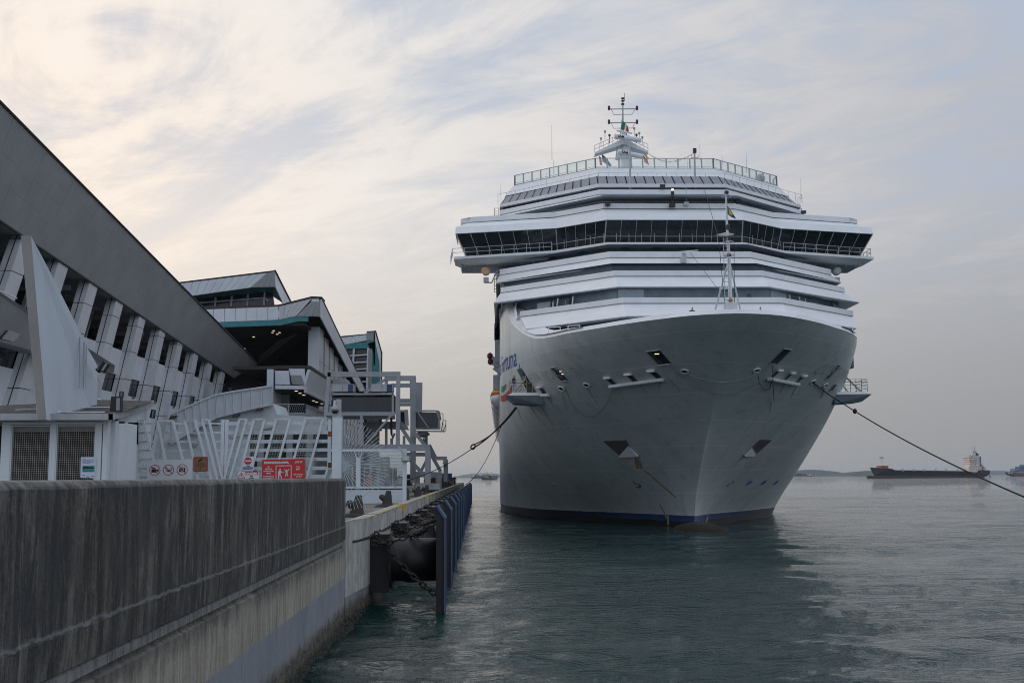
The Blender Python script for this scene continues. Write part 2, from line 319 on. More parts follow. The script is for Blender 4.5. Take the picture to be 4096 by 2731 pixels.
# ------------------------------------------------------------------ geometry helpers
def vec(p): return Vector(p)
class G:
    """collects faces; build() links them as one mesh object"""
    def __init__(s): s.v = []; s.f = []; s.mi = []; s.cur = 0
    def poly(s, pts):
        i = len(s.v); s.v += [tuple(p) for p in pts]; s.f.append(tuple(range(i, i+len(pts)))); s.mi.append(s.cur); return s
    def mesh(s, vs, fs):
        i = len(s.v); s.v += [tuple(p) for p in vs]
        for f in fs: s.f.append(tuple(i+k for k in f)); s.mi.append(s.cur)
        return s
    def hexa(s, p):   # 8 points: bottom 4 then top 4
        return s.mesh(p, [(3,2,1,0),(4,5,6,7),(0,1,5,4),(1,2,6,5),(2,3,7,6),(3,0,4,7)])
    def box(s, x0, x1, y0, y1, z0, z1):
        return s.hexa([(x0,y0,z0),(x1,y0,z0),(x1,y1,z0),(x0,y1,z0),(x0,y0,z1),(x1,y0,z1),(x1,y1,z1),(x0,y1,z1)])
    def bar(s, a, b, w, h=None, upv=(0,0,1)):
        a, b = vec(a), vec(b); d = (b-a); L = d.length
        if L < 1e-6: return s
        d /= L; h = w if h is None else h; u = vec(upv)
        if abs(d.dot(u)) > 0.98: u = Vector((0,1,0))
        r = d.cross(u).normalized(); u = r.cross(d).normalized(); r *= w/2; u *= h/2
        return s.hexa([a-r-u, a+r-u, a+r+u, a-r+u, b-r-u, b+r-u, b+r+u, b-r+u])
    def tube(s, pts, r, n=6, cap=True):
        pts = [vec(p) for p in pts]; rings = []; rr = r if isinstance(r, (list, tuple)) else [r]*len(pts)
        prev = None; base = len(s.v)
        for i, p in enumerate(pts):
            d = (pts[min(i+1, len(pts)-1)] - pts[max(i-1, 0)]).normalized()
            u = prev if prev is not None else (Vector((0,0,1)) if abs(d.z) < 0.9 else Vector((0,1,0)))
            a = d.cross(u).normalized(); b = a.cross(d).normalized(); prev = b
            for k in range(n):
                t = 2*math.pi*k/n; s.v.append(tuple(p + (a*math.cos(t) + b*math.sin(t))*rr[i]))
        for i in range(len(pts)-1):
            for k in range(n):
                s.f.append((base+i*n+k, base+i*n+(k+1)%n, base+(i+1)*n+(k+1)%n, base+(i+1)*n+k)); s.mi.append(s.cur)
        if cap:
            s.f.append(tuple(base+k for k in reversed(range(n)))); s.mi.append(s.cur)
            s.f.append(tuple(base+(len(pts)-1)*n+k for k in range(n))); s.mi.append(s.cur)
        return s
    def lathe(s, c, prof, n=16, axis='z'):
        base = len(s.v); cx, cy, cz = c
        for r, h in prof:
            for k in range(n):
                t = 2*math.pi*k/n; a, b = r*math.cos(t), r*math.sin(t)
                s.v.append({'z': (cx+a, cy+b, cz+h), 'x': (cx+h, cy+a, cz+b), 'y': (cx+a, cy+h, cz+b)}[axis])
        for i in range(len(prof)-1):
            for k in range(n):
                s.f.append((base+i*n+k, base+i*n+(k+1)%n, base+(i+1)*n+(k+1)%n, base+(i+1)*n+k)); s.mi.append(s.cur)
        s.f.append(tuple(base+k for k in reversed(range(n)))); s.mi.append(s.cur)
        s.f.append(tuple(base+(len(prof)-1)*n+k for k in range(n))); s.mi.append(s.cur)
        return s
    def prism(s, pts, d):
        """polygon extruded by vector d"""
        n = len(pts); d = vec(d); q = [vec(p)+d for p in pts]
        return s.mesh([vec(p) for p in pts]+q, [tuple(range(n)), tuple(reversed(range(n, 2*n)))] + [(i, i+n, (i+1)%n+n, (i+1)%n) for i in range(n)])
    def ribbon(s, A, B):
        for i in range(len(A)-1): s.poly([A[i], A[i+1], B[i+1], B[i]])
        return s
    def torus(s, c, R, r, ax1, ax2, n=12, m=6, sx=1.0):
        c = vec(c); a1 = vec(ax1).normalized(); a2 = vec(ax2).normalized(); nn = a1.cross(a2); base = len(s.v)
        for i in range(n):
            t = 2*math.pi*i/n; rad = (a1*math.cos(t)*sx + a2*math.sin(t)); p = c + rad*R
            rd = (a1*math.cos(t) + a2*math.sin(t)).normalized()
            for k in range(m):
                u = 2*math.pi*k/m; s.v.append(tuple(p + rd*r*math.cos(u) + nn*r*math.sin(u)))
        for i in range(n):
            for k in range(m):
                s.f.append((base+i*m+k, base+((i+1)%n)*m+k, base+((i+1)%n)*m+(k+1)%m, base+i*m+(k+1)%m)); s.mi.append(s.cur)
        return s
    def build(s, name, m, parent=None, smooth=False, label=None):
        org = vec(parent['_o']) if parent is not None else Vector((0,0,0))
        me = bpy.data.meshes.new(name)
        me.from_pydata([(v[0]-org.x, v[1]-org.y, v[2]-org.z) for v in s.v], [], s.f)
        for mm in (m if isinstance(m, (list, tuple)) else [m]): me.materials.append(M[mm] if isinstance(mm, str) else mm)
        if isinstance(m, (list, tuple)): me.polygons.foreach_set('material_index', s.mi)
        if smooth: me.polygons.foreach_set('use_smooth', [True]*len(me.polygons))
        me.update()
        o = bpy.data.objects.new(name, me); scene.collection.objects.link(o)
        if parent is not None: o.parent = parent; o['_o'] = tuple(org)
        else: o['_o'] = (0.0, 0.0, 0.0)
        if label: o['label'] = label
        return o

def thing(name, label, cat, loc=(0,0,0), group=None):
    o = bpy.data.objects.new(name, None); scene.collection.objects.link(o)
    o.empty_display_size = 0.5; o.location = loc; o['_o'] = tuple(float(a) for a in loc)
    o['label'] = label; o['category'] = cat
    if group: o['group'] = group
    return o
def tag(o, label=None, cat=None, group=None, kind=None):
    if label: o['label'] = label
    if cat: o['category'] = cat
    if group: o['group'] = group
    if kind: o['kind'] = kind
    return o
def copy_tree(o, parent=None, delta=None, label=None):
    c = o.copy(); scene.collection.objects.link(c)
    if parent is not None: c.parent = parent
    if delta is not None: c.location = Vector(o.location) + Vector(delta)
    if label: c['label'] = label
    for ch in list(o.children): copy_tree(ch, c)
    return c

def at(u, v, X=None, Y=None, Z=None):
    """world point where the sight line through photograph pixel (u, v) meets a plane X, Y or Z = const"""
    d = fwd + right*((u-PCX)/FPX) + up*((PCY-v)/FPX)
    if Y is not None: t = (Y-EYE.y)/d.y
    elif X is not None: t = (X-EYE.x)/d.x
    else: t = (Z-EYE.z)/d.z
    return EYE + d*t

FONT = None
def text_mesh(txt, size=1.0, shear=0.0, bold=0.0, res=2):
    """2-D outline of a word as (verts, faces, width)"""
    c = bpy.data.curves.new('t', 'FONT'); c.body = txt; c.size = size; c.shear = shear; c.offset = bold
    c.resolution_u = res; c.fill_mode = 'FRONT'
    o = bpy.data.objects.new('t', c); scene.collection.objects.link(o)
    dg = bpy.context.evaluated_depsgraph_get(); me = bpy.data.meshes.new_from_object(o.evaluated_get(dg))
    vs = [tuple(v.co) for v in me.vertices]; fs = [tuple(p.vertices) for p in me.polygons]
    bpy.data.objects.remove(o); bpy.data.curves.remove(c); bpy.data.meshes.remove(me)
    w = max([v[0] for v in vs] or [0]); return vs, fs, w
def lettering(g, txt, size, origin, ax=(1,0,0), ay=(0,0,1), shear=0, bold=0.0, center=False, width=None):
    vs, fs, w = text_mesh(txt, size, shear, bold); o = vec(origin); a = vec(ax); b = vec(ay)
    k = 1.0 if width is None or w == 0 else width/w
    off = -w*k/2 if center else 0
    g.mesh([o + a*(v[0]*k+off) + b*v[1] for v in vs], fs); return w*k

# ------------------------------------------------------------------ setting: water, islands, quay
# one sheet: a finely divided rippled part where waves can be told apart, flat coarse parts beyond it
NR, NC, Y0_, GR = 520, 640, 8.0, 1.0078
wy = Y0_*GR**np.arange(NR); ws = np.linspace(-.16, .62, NC)
WX, WY = wy[:, None]*ws[None, :], np.repeat(wy[:, None], NC, 1)
WZ = np.zeros_like(WX); rs = np.random.RandomState(4)
for k in range(70):
    lam = .55*(18.0)**(rs.rand()**1.25); th = math.radians(90+rs.randn()*32)+(math.pi if rs.rand() < .3 else 0)
    kk = 2*math.pi/lam; amp = lam*.0046*(.5+rs.rand()); ph = rs.rand()*6.283
    cell = np.maximum(WY*.0080, .01); fade = np.clip((lam/cell-2.2)/3.0, 0, 1)
    ph2 = kk*(WX*math.cos(th)+WY*math.sin(th))+ph + .8*np.sin(WX*.13+k)+.8*np.sin(WY*.09+2*k)
    WZ += amp*fade*(np.sin(ph2)+.25*np.sin(2*ph2+1.2))
gust = .62+.38*np.sin(WX*.05+1.3+.6*np.sin(WY*.03))*np.sin(WY*.045+.4); WZ *= gust
edge = np.ones_like(WZ); edge[:3] = 0; edge[-60:] *= np.linspace(1, 0, 60)[:, None]; edge[:, :12] *= np.linspace(0, 1, 12)[None, :]; edge[:, -12:] *= np.linspace(1, 0, 12)[None, :]
WZ *= edge
vs = np.stack([WX, WY, WZ], -1).reshape(-1, 3); idx = np.arange(NR*NC).reshape(NR, NC)
fq = np.stack([idx[:-1, :-1], idx[:-1, 1:], idx[1:, 1:], idx[1:, :-1]], -1).reshape(-1, 4)
nv = len(vs); Ye = wy[-1]; L0, R0, L1, R1_ = ws[0]*Y0_, ws[-1]*Y0_, ws[0]*Ye, ws[-1]*Ye
ev = [(-8900,-380,0),(8900,-380,0),(L0,Y0_,0),(R0,Y0_,0),(-8900,Ye,0),(L1,Ye,0),(R1_,Ye,0),(8900,Ye,0),(-8900,11900,0),(8900,11900,0),(-8900,Y0_,0),(8900,Y0_,0)]
vs = np.vstack([vs, np.array(ev)]); ef = [(0,1,11,10),(10,2,5,4),(3,11,7,6),(4,7,9,8)]
fq = np.vstack([fq, np.array(ef)+nv])
me = bpy.data.meshes.new('water'); me.vertices.add(len(vs)); me.vertices.foreach_set('co', vs.astype(np.float32).ravel())
me.loops.add(fq.size); me.loops.foreach_set('vertex_index', fq.astype(np.int32).ravel())
me.polygons.add(len(fq)); me.polygons.foreach_set('loop_start', np.arange(0, fq.size, 4, dtype=np.int32)); me.polygons.foreach_set('loop_total', np.full(len(fq), 4, dtype=np.int32))
me.polygons.foreach_set('use_smooth', np.ones(len(fq), dtype=bool)); me.materials.append(M['water']); me.update(calc_edges=True); me.validate()
wo = bpy.data.objects.new('water', me); scene.collection.objects.link(wo); tag(wo, kind='structure')

def island(pts, Y, depth, label):
    """ridge outline (u, v) seen at distance Y, given real depth"""
    g = G(); rnd = random.Random(int(pts[0][0]))
    top = []
    for i in range(len(pts)-1):
        (u0, v0), (u1, v1) = pts[i], pts[i+1]; n = max(2, int(abs(u1-u0)/4))
        for k in range(n):
            f = k/n; top.append(at(u0+(u1-u0)*f, v0+(v1-v0)*f - rnd.random()*1.4, Y=Y))
    rows = []
    for j, (fy, fz) in enumerate([(-1, 0), (-.6, .55), (-.25, .9), (0, 1), (.4, .8), (1, 0)]):
        rows.append([(p.x, Y+fy*depth, max(-1, p.z*fz*(1 if j in (0, 3, 5) else 0.9+0.2*rnd.random())) if fz else -1) for p in top])
    for a, b in zip(rows, rows[1:]): g.ribbon(a, b)
    o = g.build('island', 'forest', smooth=True); tag(o, kind='structure', label=label); return o
island([(2950,1897),(3050,1886),(3120,1880),(3180,1882),(3230,1879),(3262,1880),(3300,1884),(3330,1889),(3345,1901)], 5600, 500, 'long low wooded island at the far shore beside the bow')
island([(3400,1901),(3412,1893),(3440,1884),(3470,1883),(3500,1889),(3560,1896),(3640,1898)], 5200, 400, 'low wooded island behind the bow of the empty cargo ship')
island([(3930,1896),(3965,1882),(3990,1885),(4030,1892),(4110,1895),(4300,1894)], 9500, 800, 'faint far hill between the two cargo ships')
island([(1790,1912),(1830,1904),(1860,1898),(1900,1893),(1960,1892),(2010,1897),(2100,1904),(2400,1906)], 9500, 800, 'faint far hill behind the tug')

# ------------------------------------------------------------------ cruise ship hull
SXY = lambda Y: 19.66 + 0.023*(Y-110)          # ship centreline: it lies a touch askew to the quay
A_T = [(0,0),(5,2.0),(10,4.8),(17,8.9),(27,13.75),(34,15.4),(42,16.85),(52,17.6),(70,17.75)]
C_T = [(0,0),(2,2.75),(5,5.8),(9,9.7),(13,12.6),(18,14.65),(23,15.95),(28,16.85),(36,17.5),(48,17.75)]
B_T = [(0,0),(.15,1.0),(.45,2.0),(1.2,3.4),(2.7,5.1),(4.2,6.5),(6.7,8.5),(8,9.4),(12,12.1),(18,14.5),(25,16.0),(33,17.2),(45,17.75)]
ST = [(-3,104),(0,102.3),(.75,102.1),(1.6,101.8),(2.95,100.8),(4.33,99.3),(6.47,96.6),(8.4,94.0),(11.4,89.4),(13.4,85.9),(16.2,80.6),(18,77)]
def smooth_tab(tab, x):
    xs = [a for a, _ in tab]; ys = [b for _, b in tab]
    if x <= xs[0]: return ys[0]
    if x >= xs[-1]: return ys[-1]
    i = max(k for k in range(len(xs)) if xs[k] <= x); i = min(i, len(xs)-2)
    h = xs[i+1]-xs[i]; t = (x-xs[i])/h; d = (ys[i+1]-ys[i])/h
    def sl(k):
        if k <= 0: return (ys[1]-ys[0])/(xs[1]-xs[0])
        if k >= len(xs)-1: return (ys[-1]-ys[-2])/(xs[-1]-xs[-2])
        a = (ys[k]-ys[k-1])/(xs[k]-xs[k-1]); b = (ys[k+1]-ys[k])/(xs[k+1]-xs[k])
        return 0 if a*b <= 0 else 2*a*b/(a+b)
    m0, m1 = sl(i)*h, sl(i+1)*h; t2, t3 = t*t, t*t*t
    return (2*t3-3*t2+1)*ys[i] + (t3-2*t2+t)*m0 + (-2*t3+3*t2)*ys[i+1] + (t3-t2)*m1
stem = lambda z: smooth_tab(ST, z)
def hbreadth(Y, z):
    zz = min(max(z, .75), 16.2); t = Y-stem(min(z, 16.2))
    a, c, b = smooth_tab(A_T, t), smooth_tab(C_T, t), smooth_tab(B_T, t)
    z0, z1, z2 = .75, 9.5, 16.2       # parabola through the three measured waterlines
    r = a*(zz-z1)*(zz-z2)/((z0-z1)*(z0-z2)) + c*(zz-z0)*(zz-z2)/((z1-z0)*(z1-z2)) + b*(zz-z0)*(zz-z1)/((z2-z0)*(z2-z1))
    r = max(0.0, min(17.75, r*(1-.012*max(0.0, min(1.0, t/9.0, (46-t)/16.0)))))
    if z < .75: r *= max(0.0, 1-(.75-z)*0.02)
    return r
RIM = [(70,16.25),(95,16.35),(98,16.6),(101,17.2),(104,18.0),(108,19.3),(111,20.7),(113,22.0),(116,22.0)]
rimz = lambda Y: smooth_tab(RIM, Y)
def hull_top(t):
    z = 16.3
    for _ in range(30): z = .5*z + .5*rimz(stem(min(z, 16.2))+t)
    return z

SHIP = thing('cruise_ship', 'huge white cruise ship with raked bow moored alongside the quay', 'cruise ship', (SXY(110), 110, 0))
ts = [0,.06,.15,.3,.5,.8,1.2,1.7,2.3,3,3.8,4.7,5.8,7,8.5,10,12,14,16,18,20,22,24,26,28,30,32,34,36,40,44,48,54,62,75,100,140,190,240]
NV = 30
def hull_side(sgn):
    g = G(); rows = []
    for t in ts:
        zt = hull_top(t) if t <= 36 else (12.6 if t > 42 else 22.0)
        col = []
        for j in range(NV+1):
            z = -1.8 + (zt+1.8)*j/NV; Y = stem(min(z, 16.2))+t
            hb = hbreadth(Y, z)
            if Y > 330: hb *= max(.2, 1-((Y-330)/40)**2)
            col.append((SXY(Y)+sgn*hb, Y, z))
        rows.append(col)
    n = NV+1; vs = [p for c in rows for p in c]; fs = []
    for i in range(len(rows)-1):
        for j in range(NV):
            q = (i*n+j, (i+1)*n+j, (i+1)*n+j+1, i*n+j+1); fs.append(q if sgn > 0 else q[::-1])
    g.mesh(vs, fs); return g
HULL = G(); 
for s_ in (-1, 1): q = hull_side(s_); HULL.mesh(q.v, q.f)
# bulb under water just breaking the surface
hull = HULL.build('hull', 'hull', SHIP, smooth=True)
gb = G(); prof = []
for k in range(15):
    a = math.pi*k/14; prof.append((max(0.02, 1.75*math.sin(a)**.8), -6.5*math.cos(a)))
gb.lathe((SXY(99), 99.5, -1.15), prof, 20, 'y'); gb.v = [(SXY(99)+(x-SXY(99))*1.7, y, z) for x, y, z in gb.v]; gb.build('bulbous_bow', mat('bulb_fouling', (0.04, 0.030, 0.016), 0.5, var=.5), SHIP, smooth=True)

def hull_hit(u, v, sgn=None, off=0.02):
    """point on the hull plating behind a photograph pixel, with its outward normal"""
    d = fwd + right*((u-PCX)/FPX) + up*((PCY-v)/FPX); d = d/d.y
    def inside(Y):
        p = EYE + d*Y
        return Y > stem(min(p.z, 16.2)) and abs(p.x-SXY(Y)) < hbreadth(Y, p.z)
    Y = 76.0
    while Y < 150 and not inside(Y): Y += 0.25
    if Y >= 150: return None
    lo, hi = Y-.25, Y
    for _ in range(18):
        m = (lo+hi)/2
        if inside(m): hi = m
        else: lo = m
    p = EYE + d*hi; s = 1 if p.x > SXY(hi) else -1
    return hull_point(s, hi, p.z, off)
def hull_point(s, Y, z, off=0.02):
    e = 0.05; hb = hbreadth(Y, z)
    dy = (hbreadth(Y+e, z)-hbreadth(Y-e, z))/(2*e); dz = (hbreadth(Y, z+e)-hbreadth(Y, z-e))/(2*e)
    n = Vector((s*1.0, -dy, -dz)).normalized()
    return Vector((SXY(Y)+s*hb, Y, z)) + n*off, n, s
ZH = lambda x, y: (1900+x/1.38353, 1100+y/1.38353)      # reading grid used when measuring the bow
def hull_patch(g, pts, off=0.03, sub=4, thick=0.0):
    """polygon (measured outline) laid on the plating, following its curve"""
    q = [hull_hit(*ZH(*p), off=off) for p in pts]
    if any(a is None for a in q): return None
    if len(q) == 4:
        Cn = [a[0] for a in q]
        # resample through the hull surface
        P2 = [ZH(*p) for p in pts]; grid = []
        for i in range(sub+1):
            row = []
            for j in range(sub+1):
                a, b = i/sub, j/sub
                u = (1-a)*((1-b)*P2[0][0]+b*P2[1][0]) + a*((1-b)*P2[3][0]+b*P2[2][0])
                v = (1-a)*((1-b)*P2[0][1]+b*P2[1][1]) + a*((1-b)*P2[3][1]+b*P2[2][1])
                row.append(hull_hit(u, v, off=off)[0])
            grid.append(row)
        for a, b in zip(grid, grid[1:]): g.ribbon(a, b)
    else:
        g.poly([a[0] for a in q])
    return [a[0] for a in q]

# bulwark: white rim, cap and inner face
def rim_curve(s, dz=0.0, din=0.0, tmax=36):
    out_ = []
    for t in [x for x in ts if x <= tmax]:
        z = hull_top(t); Y = stem(min(z, 16.2))+t; hb = max(0.0, hbreadth(Y, z)-din)
        out_.append(Vector((SXY(Y)+s*hb, Y+din*(0.9 if t < 3 else .25), z+dz)))
    return out_
def full_rim(dz, din): return list(reversed(rim_curve(-1, dz, din))) + rim_curve(1, dz, din)[1:]
g = G(); a = full_rim(0.0, -0.03); b = full_rim(0.36, 0.22); c = full_rim(0.36, 0.55); d = full_rim(-0.4, 1.3)
g.ribbon(a, b); g.ribbon(b, c); g.ribbon(c, d); g.ribbon(full_rim(0.0, 0.0), a)
g.build('bulwark_rim', 'ship_white', SHIP)
# shoulder plating that sweeps up to the superstructure
for s in (-1, 1):
    g = G()
    A = []; Bq = []; Cq = []
    for t in (10,12,14,16,18,20,22,24,26,28,30,32,34,36):
        z = hull_top(t); Y = stem(min(z, 16.2))+t; hb = hbreadth(Y, z); w = min(1.0, (t-9)/10.0)
        A.append((SXY(Y)+s*hb, Y, z+.35)); Bq.append((SXY(Y)+s*(hb-1.35*w), Y+.45, z+.62*w+.35)); Cq.append((SXY(Y)+s*(hb-1.35*w), Y+2.5, z+.35*w+.30))
    g.ribbon(A, Bq); g.ribbon(Bq, Cq); g.build('shoulder_plating', 'ship_white', SHIP)
    fr_ = []
    for x, y, Y in ((572,376,112.6),(612,371,111.4),(660,362,110.4),(630,378,110.2),(617,395,109.6),(620,440,108.4),(632,512,106.6),(606,556,108.2),(583,480,110.4)):
        p = at(1800+x/2.34, 1050+y/2.34, Y=Y); fr_.append((SXY(Y)+s*(SXY(Y)-p.x), Y, p.z))
    G().prism(fr_, (0, .25, 0)).build('shoulder_frame', 'ship_white', SHIP)

# ------------------------------------------------------------------ superstructure: tiers swept round the raked front
XS = 1.018
def ZF(z, y):                                  # surveyed heights, corrected for the tilt of the sight line
    T_ = (z-EYE.z)/y; return EYE.z + y*(T_+.0008)*(1+.1202*(T_-.1194))
def plan(y, z, kx=6.8, ex=17.4, back=9.6, side=150, wing=None):
    z = ZF(z, y); c = lambda x, Y: (SXY(Y)+.22+x*XS, Y, z)
    if wing is None: return [c(-ex, side), c(-ex, y+back), c(-kx, y), c(kx, y), c(ex, y+back), c(ex, side)]
    k2, wx, wb, we = wing     # inner kink, wing half span, offset back at inner kink, offset at tip
    return [c(-wx, side), c(-wx, y+we), c(-k2, y+wb), c(-kx, y), c(kx, y), c(k2, y+wb), c(wx, y+we), c(wx, side)]
def sweep(section, closed=True, **kw):
    g = G(); rows = [plan(p[0], p[1], **{**kw, **(p[2] if len(p) > 2 else {})}) for p in section]
    for a, b in zip(rows, rows[1:]): g.ribbon(a, b)
    if closed: g.ribbon(rows[-1], rows[0])
    return g
BOX = dict(side=150)
# T: y lip, z top, z lip bottom, y apron foot, z apron foot, recess z (next)
def tier(y, zt, zl, ya, za, ex=17.4, exa=None, back=9.6, m='ship_white'):
    exa = exa or ex
    e = dict(ex=ex, back=back); e2 = dict(ex=exa, back=back-(0.2 if exa > ex else 0))
    sweep([(y, zt, e), (y, zl, e), (y+.28, zl, e), (y+.28, zt-.05, e), (y+.1, zt, e)]).build('deck_coaming', m, SHIP)
    sweep([(y+.22, zl-.004, e), (ya, za, e2), (ya+.05, za-.07, e2), (ya+.7, za-.07, e2), (y+1.2, zl-.06, e)]).build('deck_apron', m, SHIP)
tier(118.0, 34.60, 34.12, 115.7, 32.82)
tier(108.0, 26.10, 25.55, 106.2, 24.40, exa=17.8)
tier(103.3, 23.42, 22.93, 101.0, 21.55, ex=17.3, exa=17.95)
tier(96.4, 19.85, 19.38, 94.0, 17.92, ex=15.5, exa=15.0, back=8.2)
# recessed walls and decks behind the coamings
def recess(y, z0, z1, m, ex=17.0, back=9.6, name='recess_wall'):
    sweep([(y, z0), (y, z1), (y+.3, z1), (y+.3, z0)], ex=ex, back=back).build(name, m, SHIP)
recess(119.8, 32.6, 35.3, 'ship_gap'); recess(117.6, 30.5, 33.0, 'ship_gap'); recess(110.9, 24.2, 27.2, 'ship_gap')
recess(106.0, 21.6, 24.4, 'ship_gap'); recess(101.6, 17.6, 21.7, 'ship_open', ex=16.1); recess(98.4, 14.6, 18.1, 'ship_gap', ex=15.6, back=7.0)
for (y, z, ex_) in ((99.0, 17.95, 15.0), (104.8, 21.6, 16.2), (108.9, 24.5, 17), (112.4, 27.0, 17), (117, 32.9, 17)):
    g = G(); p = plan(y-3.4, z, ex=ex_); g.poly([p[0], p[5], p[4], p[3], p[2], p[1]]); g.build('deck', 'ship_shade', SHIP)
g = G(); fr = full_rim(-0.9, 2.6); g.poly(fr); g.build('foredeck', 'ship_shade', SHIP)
# fittings seen in the recesses: vent grilles, lockers, stairs
def front_pt(x, y, z, kx=6.8, back=9.6, ex=17.0):
    yy = y if abs(x) <= kx else y + back*(abs(x)-kx)/(ex-kx)
    return Vector((SXY(yy)+x*XS, yy, ZF(z, y)))
gl_ = G().box(-.45, .45, -.05, .05, -.10, .10)
for (y, z) in ((101.5, 20.0), (105.9, 22.5), (110.8, 25.0+1.4)):
    for x in (-14.5, -11.8, -9.0, -4.8, -1.6, 1.7, 4.9, 9.2, 12.0, 14.6):
        p = front_pt(x, y, z+.55 if y > 102 else 20.15); sl = 0 if abs(x) < 6.8 else math.copysign(math.atan2(9.6, 10.2), x)
        g = G(); cs, sn = math.cos(sl), math.sin(sl)
        g.mesh([(p.x+v[0]*cs-v[1]*sn, p.y-.06+v[0]*sn+v[1]*cs, p.z+v[2]) for v in gl_.v], gl_.f)
        for k in range(3):
            zz = -.06+.06*k
        g.build('vent_grille', 'dark_metal', SHIP)
for x in (-11.6, 10.6):
    p = front_pt(x, 100.6, 18.0); st_ = G(); m_ = G()
    for k in range(9): st_.box(p.x-.55, p.x+.55, p.y-.9+k*.22, p.y-.65+k*.22, p.z+.2+k*.30, p.z+.24+k*.30)
    o = m_.bar(p+Vector((-.6,-.9,.1)), p+Vector((-.6,1.2,3.0)), .08).bar(p+Vector((.6,-.9,.1)), p+Vector((.6,1.2,3.0)), .08).bar(p+Vector((-.6,-1,1.1)), p+Vector((-.6,.2,3.0)), .05).bar(p+Vector((.6,-1,1.1)), p+Vector((.6,.2,3.0)), .05).build('stairway', 'rail_grey', SHIP)
    st_.build('stair_tread', 'dark_metal', o)

def wall_quad(x0, x1, z0, z1, y, m, name, d=.06):
    p = [front_pt(x0, y, z0), front_pt(x1, y, z0), front_pt(x1, y, z1), front_pt(x0, y, z1)]
    return G().prism([q+Vector((0, -d, 0)) for q in p], (0, d-.01, 0)).build(name, m, SHIP)
for (x0, x1, z0, z1, m, nm) in ((-11.9,-10.7,19.6,21.2,'ship_dark','stair_opening'), (9.9,11.0,19.6,21.1,'ship_dark','stair_opening'), (-13.6,-12.4,19.5,21.1,'ship_shade','bulkhead_door'), (-9.6,-9.2,19.6,20.6,'ship_dark','fire_locker'), (-7.6,-7.2,19.8,20.5,'ship_dark','vent'), (5.2,5.5,19.8,21.0,'ship_dark','vent'), (7.1,9.3,19.5,21.4,'ship_shade','light_panel'), (-6.5,-4.2,19.5,21.4,'ship_shade','light_panel'), (12.2,13.3,19.5,21.0,'ship_shade','bulkhead_door'), (1.3,2.0,19.6,20.3,'ship_shade','locker'), (-1.0,-.6,19.6,20.2,'ship_dark','vent')):
    wall_quad(x0, x1, z0, z1, 101.5, m, nm)
for x in (-11.95, -10.6, 9.85, 11.05): p = front_pt(x, 101.3, 19.4); G().bar(p, p+Vector((.25 if x < 0 else -.25, -.3, 1.9)), .09).build('stair_rail', 'ship_white', SHIP)
for (x0, x1, z0, z1) in ((-9.5,-7.6,22.2,22.7), (10.2,12.4,22.2,22.8), (-13.9,-12.9,22.0,22.9)): wall_quad(x0, x1, z0+.5, z1+.5, 105.9, 'ship_dark', 'recess_opening')
for s in (-1, 1):        # rails and mooring gear standing at the low opening beside the rim
    for x, y in ((11.4, 95.2), (13.0, 96.2)):
        p = Vector((SXY(y)+s*x*XS, y, 16.35)); G().tube([p, p+Vector((0,0,1.0)), p+Vector((s*-1.0,0,1.05)), p+Vector((s*-1.0,0,0))], .05, 6).build('deck_rail_hoop', 'ship_white', SHIP)

# bridge roof, visor, windows, walkway
WG = dict(wing=(11.6, 21.6, 3.9, 6.6), side=123.5)
WGo = dict(wing=(11.6, 22.0, 3.9, 6.6), side=123.5)
sweep([(114.5, 32.30, dict(wing=(11.6,20.6,3.9,6.4), side=123.3)), (114.5, 31.78, dict(wing=(11.6,20.6,3.9,6.4), side=123.3)), (114.8, 31.78), (114.8, 32.2)], **WG).build('bridge_roof_coaming', 'ship_white', SHIP)
sweep([(114.7, 31.75, dict(wing=(11.6,20.7,3.9,6.4), side=123.3)), (111.5, 30.62), (110.85, 29.80), (111.3, 29.74), (115.0, 30.4)], **WGo).build('bridge_visor', 'ship_white', SHIP)
g = G(); p = plan(114.6, 32.0, wing=(11.6,20.6,3.9,6.4), side=123.3); g.poly(p); g.build('bridge_roof', 'ship_white', SHIP)
TOPW = dict(y=111.0, z=29.76, kx=6.8, wing=(11.6, 21.9, 3.9, 6.6), side=121.5)
BOTW = dict(y=112.5, z=27.72, kx=6.9, wing=(11.4, 20.9, 3.9, 6.6), side=121.0)
tp, bt = [vec(p) for p in plan(**TOPW)], [vec(p) for p in plan(**BOTW)]
counts = {0: 3, 1: 7, 2: 5, 3: 9, 4: 5, 5: 7, 6: 3}
gi = G(); gi.ribbon([p+Vector((0, 1.3, 0)) for p in tp[1:-1]], [p+Vector((0, 1.0, 0)) for p in bt[1:-1]]); gi.build('bridge_interior', 'interior', SHIP)
for seg, n in counts.items():
    a0, a1, b0, b1 = tp[seg], tp[seg+1], bt[seg], bt[seg+1]
    nn = (a1-a0).cross(b0-a0).normalized()
    if nn.y > 0: nn = -nn
    for k in range(n):
        f0, f1 = k/n+.003, (k+1)/n-.003
        q = [a0.lerp(a1, f0), a0.lerp(a1, f1), b0.lerp(b1, f1), b0.lerp(b1, f0)]
        G().prism(q, -nn*0.03).build('window_pane', 'ship_glass', SHIP)
    for k in range(n+1):
        w = .09 if k in (0, n) else .04
        G().bar(a0.lerp(a1, k/n)+nn*.04, b0.lerp(b1, k/n)+nn*.04, w, .05).build('window_mullion', 'rail_grey', SHIP)
